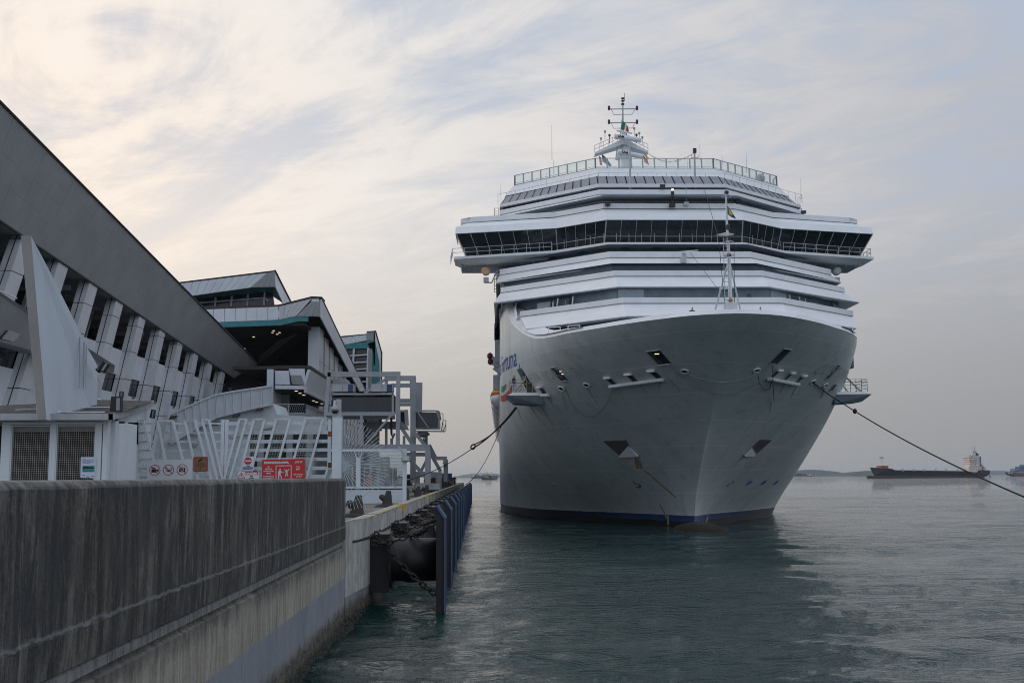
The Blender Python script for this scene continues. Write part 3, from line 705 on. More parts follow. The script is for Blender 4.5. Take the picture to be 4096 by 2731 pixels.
# walkway sill under the windows with brackets and rail
sweep([(111.9, 27.57), (110.7, 27.55, dict(wing=(11.9, 22.2, 4.2, 7.6))), (110.7, 27.30, dict(wing=(11.9,22.2,4.2,7.6))), (112.2, 26.85), (114, 26.85)], wing=(11.6, 21.0, 3.9, 6.8), side=122).build('bridge_walkway', 'ship_white', SHIP)
for s in (-1, 1):
    g = G(); y0 = 117.6
    a = lambda x, y, z: (SXY(118)+s*x*XS, y, ZF(z, 115))
    g.hexa([a(12, 117.5, 26.75), a(21.2, 119.8, 26.75), a(21.2, 123.4, 26.75), a(12, 123.4, 26.75), a(12, 116.8, 27.53), a(21.4, 119.1, 27.53), a(21.4, 123.5, 27.53), a(12, 123.5, 27.53)])
    g.build('bridge_wing_deck', 'ship_shade', SHIP)
    for k in range(8):
        x = 12.5+k*1.2; y = 115.1+(x-11.9)*.33
        G().prism([a(x-.04, y, 27.3), a(x-.04, y+1.7, 27.3), a(x-.04, y+1.5, 26.7)], (s*.08, 0, 0)).build('wing_bracket', 'ship_white', SHIP)
    # wing rail
    pts = [vec(a(11.9, 114.95, 27.55)), vec(a(22.1, 118.25, 27.55)), vec(a(22.4, 122.5, 27.55))]
    for h in (.45, .9):
        for p, q in zip(pts, pts[1:]): G().tube([p+Vector((0,0,h)), q+Vector((0,0,h))], .03, 5).build('rail_bar', 'rail_grey', SHIP)
    for k in range(9):
        p = pts[0].lerp(pts[1], k/8); G().tube([p, p+Vector((0,0,.92))], .03, 5).build('rail_post', 'rail_grey', SHIP)
    for k in range(1, 4):
        p = pts[1].lerp(pts[2], k/3); G().tube([p, p+Vector((0,0,.92))], .03, 5).build('rail_post', 'rail_grey', SHIP)
    # searchlight slung under the wing
    q = vec(a(18.6, 119.0, 26.2)); b_ = G().tube([vec(a(16.6, 119.2, 26.4)), vec(a(17.4, 119.2, 26.35)), vec(a(18.0, 119.1, 25.0)), vec(a(18.8, 119.0, 25.0))], .09, 6)
    o = b_.box(q.x-.28, q.x+.28, 118.8, 119.3, q.z-1.2, q.z-.7).build('searchlight_arm', 'rail_grey', SHIP)
    G().lathe((q.x, 118.5, q.z-.05), [(.3, 0), (.44, .15), (.44, .7), (.2, .95)], 14, 'y').build('searchlight', 'rail_grey', o)
    if s < 0: G().lathe((q.x-.15, 118.42, q.z-.05), [(.38, 0), (.38, .07)], 14, 'y').build('lens', 'searchlight_amber', o)
# centre walkway rail in front of the bridge windows
for (x0, y0), (x1, y1) in (((-11.8, 114.9), (-6.9, 110.8)), ((-6.9, 110.8), (6.9, 110.8)), ((6.9, 110.8), (11.8, 114.9))):
    n = 11 if abs(x1-x0) > 10 else 4
    G().tube([(SXY(111)+x0*XS, y0, ZF(28.15, 111)), (SXY(111)+x1*XS, y1, ZF(28.15, 111))], .025, 5).build('rail_bar', 'rail_grey', SHIP)
    for k in range(n+1):
        x, y = x0+(x1-x0)*k/n, y0+(y1-y0)*k/n; G().tube([(SXY(111)+x*XS, y, ZF(27.55, 111)), (SXY(111)+x*XS, y, ZF(28.45, 111))], .022, 5).build('rail_post', 'rail_grey', SHIP)

# top: white ledge, grey sloping panels, white band, glass windscreen
sweep([(119.3, 35.55), (119.3, 35.20), (119.9, 35.20), (119.9, 35.55)], back=9.4).build('roof_ledge', 'ship_white', SHIP)
lo, hi = [vec(p) for p in plan(119.9, 35.52, back=9.3)], [vec(p) for p in plan(122.7, 37.25, kx=6.7, ex=16.6, back=9.0)]
for seg, n in ((1, 12), (2, 13), (3, 12)):
    for k in range(n):
        f0, f1 = k/n+.004, (k+1)/n-.004; sh = 0
        q = [lo[seg].lerp(lo[seg+1], f0), lo[seg].lerp(lo[seg+1], f1), hi[seg].lerp(hi[seg+1], f1), hi[seg].lerp(hi[seg+1], f0)]
        G().prism(q, (0, .12, -.10)).build('roof_panel', 'solar', SHIP)
        G().bar(q[0]+Vector((0,-.03,.03)), q[3]+Vector((0,-.03,.03)), .022, .04).build('panel_seam', 'dark_metal', SHIP)
for seg in (0, 4): G().poly([lo[seg], lo[seg+1], hi[seg+1], hi[seg]]).build('roof_side', 'ship_white', SHIP)
sweep([(122.65, 37.22, dict(ex=16.8, back=9.0)), (124.6, 38.60, dict(ex=15.8, back=7.8)), (125.4, 38.60, dict(ex=15.8, back=7.8)), (125.4, 37.2, dict(ex=15.8))], kx=6.7).build('roof_band', 'ship_white', SHIP)
g = G(); p = plan(125.0, 38.55, kx=6.7, ex=15.7, back=7.6); g.poly(p); g.build('sun_deck', 'ship_shade', SHIP)
g = G(); p = plan(121, 22.0, ex=17.2, side=345); q = plan(125, 38.4, ex=16.2, side=345)
g.ribbon(plan(121, 22, ex=17.2, side=345), plan(121, 35.2, ex=17.2, side=345)); g.poly(plan(121, 35.2, ex=17.2, side=345)); g.poly(plan(121, 22, ex=17.2, side=345)); g.build('superstructure_core', 'ship_shade', SHIP)
lo = [vec(p) for p in plan(124.9, 38.62, kx=6.65, ex=15.6, back=7.5, side=134)]
for seg, n in ((1, 9), (2, 10), (3, 9), (0, 1), (4, 1)):
    a0, a1 = lo[seg], lo[seg+1]; tpv = Vector((0, .25, 1.28))
    for k in range(n+1):
        p = a0.lerp(a1, k/n); G().bar(p, p+Vector((0, .06, 1.28)), .17, .13).build('windscreen_post', 'rail_grey', SHIP)
    G().bar(a0+Vector((0, .06, 1.28)), a1+Vector((0, .06, 1.28)), .09, .07).build('windscreen_rail', 'rail_grey', SHIP)
    G().bar(a0+Vector((0, .02, .10)), a1+Vector((0, .02, .10)), .09, .10).build('windscreen_rail', 'rail_grey', SHIP)
    for k in range(n):
        q0, q1 = a0.lerp(a1, (k+.10)/n), a0.lerp(a1, (k+.90)/n)
        G().prism([q0+Vector((0,0,.18)), q1+Vector((0,0,.18)), q1+Vector((0,.05,1.22)), q0+Vector((0,.05,1.22))], (0,.03,0)).build('windscreen_pane', 'screen_glass', SHIP)
        G().bar(q0+Vector((0,.5,.42)), q1+Vector((0,.5,.42)), .04).build('inner_rail', 'rail_grey', SHIP)
# ledge railing over the grey panels
lo = [vec(p) for p in plan(119.4, 35.75, back=9.4, ex=17.6, side=131)]
for seg, n in ((1, 11), (2, 13), (3, 11), (0, 1), (4, 1)):
    a0, a1 = lo[seg], lo[seg+1]
    for h in ((.35, .7, 1.0) if seg in (0, 4) else (1.0,)): G().tube([a0+Vector((0,0,h)), a1+Vector((0,0,h))], .02, 4).build('rail_bar', 'rail_grey', SHIP)
    for k in range(n+1): p = a0.lerp(a1, k/n); G().tube([p, p+Vector((0,0,1.0))], .02, 4).build('rail_post', 'rail_grey', SHIP)

# whip aerials, small masts on the upper front
for (u, v0, v1, Y, r) in ((2208, 500, 640, 129, .035), (2216, 640, 720, 129, .05), (2004, 735, 822, 128, .03), (2186, 690, 780, 122, .025), (2800, 575, 640, 128, .03), (2889, 620, 660, 126, .03), (2986, 615, 690, 127, .03), (3204, 715, 800, 128, .03), (2265, 645, 690, 130, .03), (2750, 640, 710, 126, .03)):
    G().tube([at(u, v1, Y=Y), at(u-1, v0, Y=Y)], [r, r*.5], 5).build('whip_aerial', 'rail_grey', SHIP)
for (u, v0, v1, Y) in ((2521, 560, 756, 119.5), (2780, 595, 754, 119.5)):
    a, b = at(u, v1, Y=Y), at(u-2, v0, Y=Y); o = G().tube([a, b], [.13, .09], 8).build('signal_pole', 'rail_grey', SHIP)
    if u > 2600:
        G().box(b.x-.18, b.x+.18, b.y-.2, b.y+.1, b.z-.5, b.z).tube([b+Vector((-.35,0,-.7)), b+Vector((-.4,0,-1)), b+Vector((.4,0,-1)), b+Vector((.35,0,-.7))], .035, 5).build('lamp_cage', 'dark_metal', o)
# mast chain of beads between main mast and pole
# cameras, searchlights, radar on the front
for (u, v, Y, w, h) in ((2650, 746, 118.2, .55, .35), (2431, 816, 114.6, .5, .35), (2116, 862, 120, .45, .24), (2949, 806, 115.6, .5, .3), (3214, 849, 120, .5, .3)):
    p = at(u, v, Y=Y-.4); G().box(p.x-w/2, p.x+w/2, p.y-.2, p.y+.2, p.z-h/2, p.z+h/2).bar(p, (p.x, p.y+.6, p.z-.35), .09).build('floodlight', 'dark_metal', SHIP)
p0, p1 = at(2689, 820, Y=114.0), at(2690, 760, Y=114.0)
o = G().tube([p0, p1], .09, 6).lathe(tuple(at(2690, 775, Y=114.0)), [(.16,-.3),(.2,0),(.16,.25)], 10).lathe(tuple(at(2690, 797, Y=114.0)), [(.05,-.1),(.3,0),(.05,.08)], 10).box(p0.x-.3, p0.x+.3, 113.8, 114.3, p0.z-.2, p0.z+.15).build('signal_lamp_post', 'dark_metal', SHIP)
q = at(2690, 759, Y=113.9); G().lathe(tuple(q), [(.1,-.1),(.12,0),(.1,.1)], 10).build('lamp', 'lamp_on', o)
p0 = at(2745, 815, Y=114.2); G().tube([p0, at(2744, 735, Y=114.2)], .03, 5).box(p0.x-.25, p0.x+.25, 114, 114.4, p0.z-.2, p0.z+.15).build('signal_post', 'rail_grey', SHIP)
p = at(2735, 1035, Y=106.6); o = G().hexa([(p.x-.3,106.2,p.z-.45),(p.x+.15,106.2,p.z-.45),(p.x+.15,107.4,p.z-.45),(p.x-.3,107.4,p.z-.45),(p.x-.15,106.4,p.z+.3),(p.x+.3,106.4,p.z+.3),(p.x+.3,107.4,p.z+.3),(p.x-.15,107.4,p.z+.3)]).lathe((p.x+.05, 106.8, p.z+.3), [(.13,0),(.2,.1),(.2,.28),(.1,.36)], 12).build('radar_pedestal', 'rail_grey', SHIP)
a, b = at(2683, 1010, Y=106.4), at(2792, 1001, Y=107.2); G().bar(a, b, .09, .08).build('radar_bar', 'ship_white', o)

# foredeck mast with tripod, crosstree, ladder and pennant
MY = 86.5
mb, mt = at(2923, 1225, Y=MY), at(2904, 765, Y=MY)
MAST = G().tube([mb, at(2914, 1000, Y=MY), at(2907, 880, Y=MY), mt], [.16, .13, .09, .06], 10).build('foremast', 'white_metal', SHIP)
for u0, u1 in ((2909, 2861), (2918, 2961)): G().tube([at(u0+2, 1055, Y=MY), at(u1, 1238, Y=MY+1.6)], .07, 8).build('stay_leg', 'white_metal', MAST)
G().tube([at(2878, 1155, Y=MY+1), at(2942, 1150, Y=MY+1)], .08, 6).build('cross_brace', 'white_metal', MAST)
c0, c1, cm = at(2869, 937, Y=MY), at(2938, 936, Y=MY), at(2905, 932, Y=MY)
G().prism([c0, at(2905, 929, Y=MY), c1, at(2905, 941, Y=MY)], (0, .5, 0)).build('crosstree', 'white_metal', MAST)
for v in (770, 905, 915, 950, 1020, 957): p = at(2906+(v-770)*.04, v, Y=MY); G().lathe(tuple(p), [(.08,-.14),(.18,-.09),(.18,.08),(.08,.14)], 10).build('mast_lamp', 'dark_metal', MAST)
for v in (787, 968, 1021): p = at(2906+(v-770)*.04, v, Y=MY); G().torus(p, .38, .03, (1,0,0), (0,1,0), 14, 5).build('lamp_ring', 'rail_grey', MAST)
la, lb = at(2909, 1235, Y=MY-.2), at(2902, 950, Y=MY-.2)
gld = G().tube([la+Vector((-.18,0,0)), lb+Vector((-.18,0,0))], .025, 4).tube([la+Vector((.18,0,0)), lb+Vector((.18,0,0))], .025, 4)
for k in range(20): q = la.lerp(lb, (k+.5)/20); gld.tube([q+Vector((-.18,0,0)), q+Vector((.18,0,0))], .018, 4)
gld.build('mast_ladder', 'rail_grey', MAST)
p = at(2922, 1200, Y=MY-.3); G().lathe(tuple(p), [(.05,.22),(.12,.1),(.14,-.03),(.24,-.05),(.24,.0),(.05,.02)][::-1], 12).build('bell', mat('brass', (.42,.22,.08), .4, metal=.6), MAST)
p = at(2923, 1228, Y=MY); G().box(p.x-.45, p.x+.45, MY-.3, MY+.6, p.z-1.5, p.z+.35).build('mast_base', 'white_metal', MAST)
f = [at(2908, 821, Y=MY), at(2921, 838, Y=MY-.1), at(2934, 858, Y=MY-.25), at(2945, 876, Y=MY-.2), at(2925, 868, Y=MY-.1), at(2910, 856, Y=MY)]
fl = G().prism(f, (0, .02, 0)).build('pennant', 'flag_blue', MAST)
cc = sum(f, Vector())/6; G().prism([cc+(q-cc)*.62+Vector((0,-.03,0)) for q in f], (0, .01, 0)).build('pennant_centre', 'flag_yellow', fl)
for (ua, va, ub, vb) in ((2873, 940, 2900, 1230), (2936, 938, 2938, 1225), (2870, 938, 2817, 756), (2760, 1010, 2875, 1160)):
    Ya, Yb = MY, (119 if vb < 800 else MY); Ya = 107 if va == 1010 else MY
    G().tube([at(ua, va, Y=Ya), at(ub, vb, Y=Yb)], .022, 4).build('mast_stay', 'rope', SHIP)

# main mast: tapered tower, raked platform wings, radars, yards and flags
YM = 158.0; P = lambda u, v, dy=0: at(u, v, Y=YM+dy)
bm = G(); tb, tt = P(2506, 705), P(2503, 575)
bm.lathe((tb.x, YM, tb.z), [(1.0, 0), (.85, (tt.z-tb.z)*.4), (.75, (tt.z-tb.z)*.85), (.6, (tt.z-tb.z)*1.0)], 16)
MM = bm.build('main_mast', 'ship_white', SHIP, smooth=True)
G().tube([P(2470, 640), P(2480, 570)], .35, 8).build('exhaust_pipe', 'ship_white', MM)
for s, tip in ((-1, (2379, 620)), (1, (2592, 615))):
    apx = P(2492, 562); apb = P(2492, 584); t_ = P(*tip); t2 = P(tip[0], tip[1]-8)
    G().hexa([apb+Vector((0,-1.2,0)), t_+Vector((0,-.3,0)), t_+Vector((0,1.2,0)), apb+Vector((0,1.6,0)), apx+Vector((0,-1.2,0)), t2+Vector((0,-.3,0)), t2+Vector((0,1.2,0)), apx+Vector((0,1.6,0))]).build('mast_platform', 'ship_white', MM)
    for k in range(6):
        q = apx.lerp(t2, .2+.16*k); G().tube([q, q+Vector((0,0,1.1))], .035, 4).build('rail_post', 'rail_grey', MM)
    for h in (.55, 1.1): G().tube([apx.lerp(t2, .2)+Vector((0,0,h)), t2+Vector((0,0,h))], .035, 4).build('rail_bar', 'rail_grey', MM)
pole_b, pole_t = P(2491, 565), P(2491, 400)
G().tube([pole_b, pole_t], [.16, .10], 8).build('mast_pole', 'rail_grey', MM)
G().tube([P(2498, 405), P(2498, 373)], .05, 5).build('whip_aerial', 'rail_grey', MM)
G().tube([P(2480, 560), P(2488, 480)], .09, 6).build('pole_strut', 'rail_grey', MM); G().tube([P(2512, 560), P(2494, 490)], .09, 6).build('pole_strut', 'rail_grey', MM)
for v in (437, 492):
    G().tube([P(2435, v), P(2549, v-1)], .08, 6).build('yard', 'rail_grey', MM)
    G().tube([P(2445, v), P(2455, v+22), P(2528, v+21), P(2541, v)], .05, 6).build('yard_brace', 'rail_grey', MM)
    for u in (2436, 2548):
        p = P(u, v-5); G().lathe(tuple(p), [(.14,-.35),(.18,-.1),(.18,.2),(.10,.3)], 10).build('mast_lamp', 'maroon' if v < 450 else 'dark_metal', MM)
for v in (395, 405, 418): p = P(2491, v); G().lathe(tuple(p), [(.08,-.12),(.24,-.05),(.24,.1),(.08,.15)], 10).build('mast_lamp', 'dark_metal', MM)
def radar(u0, v0, u1, v1, r, txt):
    a, b = P(u0, v0, -2.2), P(u1, v1, -1.6); o = G().tube([a, b], r, 10).build('radar_scanner', 'ship_white', MM)
    if txt:
        d = (b-a).normalized(); gg = G(); n = Vector((0,-1,0)); lettering(gg, txt, r*1.3, a+d*.55+Vector((0,-r-.03,-r*.42)), d, Vector((0,0,1)), bold=.02); gg.build('lettering', 'ink', o)
radar(2457, 545, 2563, 562, .36, 'SAM'); radar(2472, 607, 2575, 628, .36, 'SAM'); radar(2467, 523, 2528, 534, .13, None)
G().tube([P(2496, 545), P(2496, 530)], .3, 8).build('radar_pedestal', 'ship_white', MM)
for (u, v) in ((2404, 558), (2420, 530), (2438, 545), (2537, 517), (2546, 543), (2557, 536), (2569, 553)):
    G().tube([P(u, v+30), P(u, v)], .05, 5).lathe(tuple(P(u, v)), [(.08,-.1),(.17,0),(.17,.25),(.05,.3)], 8).build('mast_sensor', 'maroon' if u in (2438, 2546) else 'rail_grey', MM)
def flag(name, pts_list, dy=-1.5, label=None):
    o = None
    for m_, pts in pts_list:
        q = G().prism([P(u, v, dy) for u, v in pts], (0, .05, 0))
        o_ = q.build(name if o is None else 'flag_stripe', m_, SHIP if o is None else o, label=label if o is None else None)
        if o is None: o = o_
flag('flag', [('flag_green', [(2491,484),(2483,516),(2497,522),(2502,492)]), ('ship_white', [(2502,492),(2497,522),(2504,525),(2507,498)]), ('flag_red', [(2507,498),(2504,525),(2516,528),(2513,510)])], label='green, white and red flag under the lower yard')
flag('flag', [('flag_red', [(2395,624),(2400,660),(2410,662),(2404,630)])], -20, label='small red flag left of the mast')
flag('flag', [('flag_blue', [(2408,616),(2409,645),(2440,668),(2447,662),(2425,632)])], -20, label='dark blue flag left of the mast')
flag('flag', [('flag_yellow', [(2574,615),(2590,640),(2597,634),(2584,620)]), ('flag_red', [(2572,620),(2578,648),(2597,662),(2590,640)])], -20, label='red and yellow flag right of the mast')
pa, pb = P(2592, 612), at(2778, 612, Y=119.5); gch = []
for k in range(41):
    f_ = k/40; q = pa.lerp(pb, f_); gch.append(q + Vector((0,0,-1.1*math.sin(math.pi*f_))))
o = G().tube(gch, .012, 4).build('insulator_line', 'rope', SHIP)
gg = G()
for q in gch[1::1]: gg.box(q.x-.02, q.x+.02, q.y-.02, q.y+.02, q.z-.16, q.z)
o2 = gg.build('insulator', 'rope', o); o2['kind'] = 'stuff'
# radome on right, sun deck
p = at(3040, 712, Y=131); G().lathe(tuple(p), [(.3,-.6),(.55,-.3),(.6,.05),(.42,.35),(.15,.5)], 14).build('life_raft_canister', 'rail_grey', SHIP)

# ------------------------------------------------------------------ hull openings, ledges, chocks, marks, lettering
def opening(pts, name='mooring_port', lid=True, m='black', inner=None):
    g = G(); r = hull_patch(g, pts, off=.02)
    if not r: return
    o = g.build(name, m, SHIP)
    fr = G()
    for a, b in zip(r, r[1:]+r[:1]): fr.bar(a, b, .07, .10)
    fr.build('port_frame', 'ship_shade', o)
    if inner:
        gi_ = G(); hull_patch(gi_, inner, off=.035, sub=2); gi_.build('port_interior', 'ship_dark', o)
    return o
o = opening([(947,422),(1024,412),(1095,492),(1020,499)], inner=[(947,424),(985,430),(1040,486),(1022,497)])
g = G(); hull_patch(g, [(994,432),(1020,432),(1020,436),(996,436)], .05, 1); g.build('lit_tube', 'lamp_on', o)
g = G(); a, b = hull_hit(*ZH(1016,492), off=.15)[0], hull_hit(*ZH(1082,484), off=.15)[0]; g.tube([a, b], .06, 6); g.build('roller_bar', 'rail_grey', o)
o = opening([(417,512),(450,508),(523,583),(482,587)], inner=[(440,520),(452,520),(505,575),(484,578)])
g = G(); hull_patch(g, [(467,530),(478,530),(480,533),(469,533)], .05, 1); hull_patch(g, [(478,545),(490,545),(492,548),(480,548)], .05, 1); g.build('lit_tube', 'lamp_on', o)
a, b = hull_hit(*ZH(480,584), off=.12)[0], hull_hit(*ZH(508,577), off=.12)[0]; G().tube([a, b], .04, 6).build('roller_bar', 'rail_grey', o)
opening([(1708,405),(1752,412),(1668,492),(1627,485)], inner=[(1700,430),(1735,425),(1668,488),(1632,484)])
opening([(2010,494),(2021,497),(1948,576),(1938,570)]); opening([(1990,602),(2000,604),(1972,640),(1963,638)])
opening([(234,521),(258,513),(345,655),(296,660)], name='shell_door_opening', inner=[(236,526),(254,518),(280,575),(262,580)])
rows = [[(720,564),(748,563),(790,602),(758,606)], [(833,545),(866,543),(907,585),(874,589)], [(958,525),(995,524),(1042,568),(1005,572)], [(353,618),(372,616),(402,655),(379,659)],
        [(1672,522),(1694,520),(1650,562),(1630,567)], [(1745,537),(1764,535),(1722,576),(1704,579)], [(1808,553),(1828,551),(1785,593),(1768,597)]]
for k, q in enumerate(rows):
    o = opening(q, name='fairlead_port'); 
    a, b = hull_hit(*ZH(q[0][0]-2, q[0][1]-2), off=.16)[0], hull_hit(*ZH(q[1][0]+2, q[1][1]-2), off=.16)[0]
    G().bar(a, b, .26, .16).build('port_hood', 'ship_white', o)
for pa, pb, n in (((748,610),(1046,570),10), ((1619,565),(1786,598),8), ((374,661),(412,658),2)):
    pts = [hull_hit(*ZH(pa[0]+(pb[0]-pa[0])*k/n, pa[1]+(pb[1]-pa[1])*k/n), off=.16)[0] for k in range(n+1)]
    G().tube(pts, .16, 8).build('rubbing_bar', 'ship_white', SHIP)
for (x, y) in ((478,627),(618,607),(1160,531),(1558,525),(1870,590),(1938,609)):
    p, n, s = hull_hit(*ZH(x, y), off=.05); a = Vector((0,0,1)).cross(n).normalized(); b = n.cross(a)
    g = G().torus(p, .24, .06, a, b, 20, 8, sx=1.35); o = g.build('mooring_chock', 'ship_white', SHIP, smooth=True)
    G().poly([p+a*.30*math.cos(t)+b*.20*math.sin(t) for t in [2*math.pi*k/16 for k in range(16)]]).build('chock_hole', 'black', o)
# anchor pockets (dark recess, white lip, lit patch painted lighter, rust)
def pocket(pts_dark, pts_white, pts_low, rusts, s):
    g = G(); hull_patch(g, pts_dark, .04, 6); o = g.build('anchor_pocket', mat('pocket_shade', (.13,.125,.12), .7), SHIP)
    q = [hull_hit(*ZH(*p), off=.05) for p in pts_white]; n = q[0][1]
    # lip stands proud as a wedge
    base = [a[0] for a in q]; tip = base[0]+n*.1; low = [base[1]+n*.22, base[2]+n*.22]
    G().mesh([base[0], base[1], base[2], low[0], low[1]], [(0,1,2),(0,3,4),(0,1,3),(0,2,4),(1,2,4,3)]).build('pocket_lip', 'ship_white', o)
    g = G(); hull_patch(g, pts_low, .035, 6); g.build('lit_patch', mat('lit_hull_paint', (.66,.68,.68), .6, var=.2, vscale=2, dirt=(.3,.25,.18), dirt_amt=.5), o)  # lit triangle painted as lighter hull colour, with some dirt over it
    g = G()
    for r in rusts: hull_patch(g, r, .05, 8)
    if rusts: g.build('rust_run', mat('rust_run', (.43,.36,.24), .9, var=.5, vscale=2, stretch=(2,2,.3)), o)
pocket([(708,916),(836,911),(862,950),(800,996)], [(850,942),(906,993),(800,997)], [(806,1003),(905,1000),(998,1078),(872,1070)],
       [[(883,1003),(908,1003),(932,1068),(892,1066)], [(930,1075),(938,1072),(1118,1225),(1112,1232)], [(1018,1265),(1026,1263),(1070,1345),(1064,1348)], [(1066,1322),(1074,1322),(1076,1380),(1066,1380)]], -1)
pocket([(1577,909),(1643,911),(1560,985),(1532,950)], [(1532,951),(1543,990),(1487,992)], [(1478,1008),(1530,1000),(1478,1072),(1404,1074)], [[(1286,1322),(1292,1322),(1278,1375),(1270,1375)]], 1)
# thin run-down stains below ports and chocks
for k, (x, y, dx, dy) in enumerate(((1070,570,70,75),(905,592,45,60),(790,607,30,80),(1030,572,-18,60),(395,662,40,70),(478,640,26,110),(620,625,60,90),(1165,545,90,70),(1650,568,-20,60),(1722,580,-34,70),(1787,598,-40,80),(1940,620,-30,60),(1640,700,-12,60),(300,720,60,90),(360,715,70,120),(230,730,20,60))):
    g = G(); hull_patch(g, [(x-3,y),(x+5,y),(x+dx+4,y+dy),(x+dx,y+dy)], .03, 5); g.build('run_down_stain', ('rust_stain' if k % 3 == 0 else 'grey_stain'), SHIP)
# thruster and bulb symbols
def ring_mark(x, y, m_='ship_shade', r=.34):
    p, n, s = hull_hit(*ZH(x, y), off=.03); a = Vector((0,0,1)).cross(n).normalized(); b = n.cross(a)
    g = G().torus(p, r, .022, a, b, 18, 4); k = r*.7
    g.bar(p-a*k-b*k, p+a*k+b*k, .04, .02).bar(p-a*k+b*k, p+a*k-b*k, .04, .02); g.build('thruster_mark', m_, SHIP)
for x, y in ((438,1160),(567,1158),(712,1157)): ring_mark(x, y)
for x, y in ((1518,1147),(1597,1147),(1665,1147)): ring_mark(x, y, 'letter_blue')
def mark_line(pts, m_):
    q = [hull_hit(*ZH(*p), off=.03)[0] for p in pts]; G().tube(q, .035, 4).build('bulb_mark', m_, SHIP)
mark_line([(877,1137),(884,1150),(905,1153),(917,1165),(912,1172),(892,1171)], 'ink')
mark_line([(1432,1135),(1420,1150),(1404,1153),(1396,1166),(1408,1167)], 'letter_blue')
# lettering wrapped on the plating
def hull_letters(txt, s, Ynear, z0, size, length, m_, name, shear=0, bold=0, off=.02, tilt=0.0, dz=0.0):
    vs, fs, w = text_mesh(txt, size, shear, bold, 3); k = length/w; out_ = []
    g0 = G()
    for (a, b, c_) in vs:
        d_ = (length-a*k) if s < 0 else a*k                         # distance aft of the near end
        Y = Ynear+d_*.88; z = z0+b+dz*d_
        p, n, _ = hull_point(s, Y, z, off); out_.append(p)
    g0.mesh(out_, fs); o_ = g0.build(name, m_, SHIP); o_['kind'] = 'stuff' if len(txt) > 5 else 'thing'; return o_
hull_letters('COSTA FORTUNA', -1, 93.6, 13.15, 1.15, 13.5, 'weld', 'raised_lettering', bold=-.012, off=.05)
hull_letters('COSTA FORTUNA', 1, 93.6, 13.15, 1.15, 13.5, 'weld', 'raised_lettering', bold=-.012, off=.05)
hull_letters('Costa Fortuna', -1, 106.4, 15.1, 2.5, 26, 'letter_blue', 'blue_lettering', shear=.35, bold=.015, dz=.02)
hull_letters('Costa Fortuna', 1, 106.4, 15.1, 2.5, 26, 'letter_blue', 'blue_lettering', shear=.35, bold=.015, dz=.02)
# green and red swoosh by the shoulder
def swoosh(zi_pts, m_):
    g = G(); q = []
    for x, y in zi_pts:
        u, v = 1900+x/3.136, 1200+y/3.136; r = hull_hit(u, v, off=.03)
        if r: q.append(r[0])
    if len(q) > 3:
        n = len(q)//2
        g.ribbon(q[:n], list(reversed(q[n:n*2])))
        g.build('swoosh_emblem', m_, SHIP)
swoosh([(334,1086),(350,1080),(372,1066),(398,1050), (388,1095),(372,1130),(352,1150),(332,1156)], 'swoosh_green')
swoosh([(324,1195),(350,1198),(400,1165),(440,1110),(465,1060), (458,1140),(430,1210),(395,1262),(350,1275),(322,1262)], 'swoosh_red')
for s in (-1, 1):     # draught figures
    for k, t_ in enumerate(('8', '9', '10')):
        hull_letters(t_, s, 131+0*k, 3.0+1.6*k, .7, .8, 'weld', 'draught_figure')

# hinged mooring platforms with railings
for s in (-1, 1):
    def a(x, y, z): return (SXY(105)+s*x, y, z)
    o = G().hexa([a(13.6, 103.6, 11.15), a(16.2, 103.9, 11.35), a(16.2, 106.8, 11.35), a(13.6, 106.8, 11.15), a(13.2, 103.0, 11.95), a(16.9, 103.1, 12.0), a(16.9, 107.2, 12.0), a(13.2, 107.2, 11.95)]).build('mooring_platform', 'ship_shade', SHIP)
    G().hexa([a(13.3, 103.0, 11.97), a(16.85, 103.1, 12.02), a(16.85, 107.2, 12.02), a(13.3, 107.2, 11.97), a(13.5, 103.4, 12.28), a(16.3, 103.5, 12.28), a(16.3, 106.9, 12.28), a(13.5, 106.9, 12.28)]).build('platform_top', 'ship_white', o)
    m_ = 'dark_metal'
    P0 = [a(14.0, 103.4, 12.25), a(16.6, 103.4, 12.25), a(16.6, 106.8, 12.25)]
    for h in (.3, .6, .9, 1.15):
        for p, q in zip(P0, P0[1:]): G().tube([vec(p)+Vector((0,0,h)), vec(q)+Vector((0,0,h))], .02, 5).build('rail_bar', m_, o)
    for k in range(6):
        p = vec(P0[0]).lerp(vec(P0[1]), k/5); G().tube([p, p+Vector((0,0,1.18))], .026, 5).build('rail_post', m_ if s > 0 else 'yellow_box', o)
    G().bar(a(16.3, 104.0, 12.2), a(14.0, 105.2, 15.0), .16).build('hinge_strut', 'rail_grey', o)
    G().bar(a(16.0, 106.4, 12.2), a(14.2, 106.8, 14.6), .12).build('hinge_strut', 'rail_grey', o)

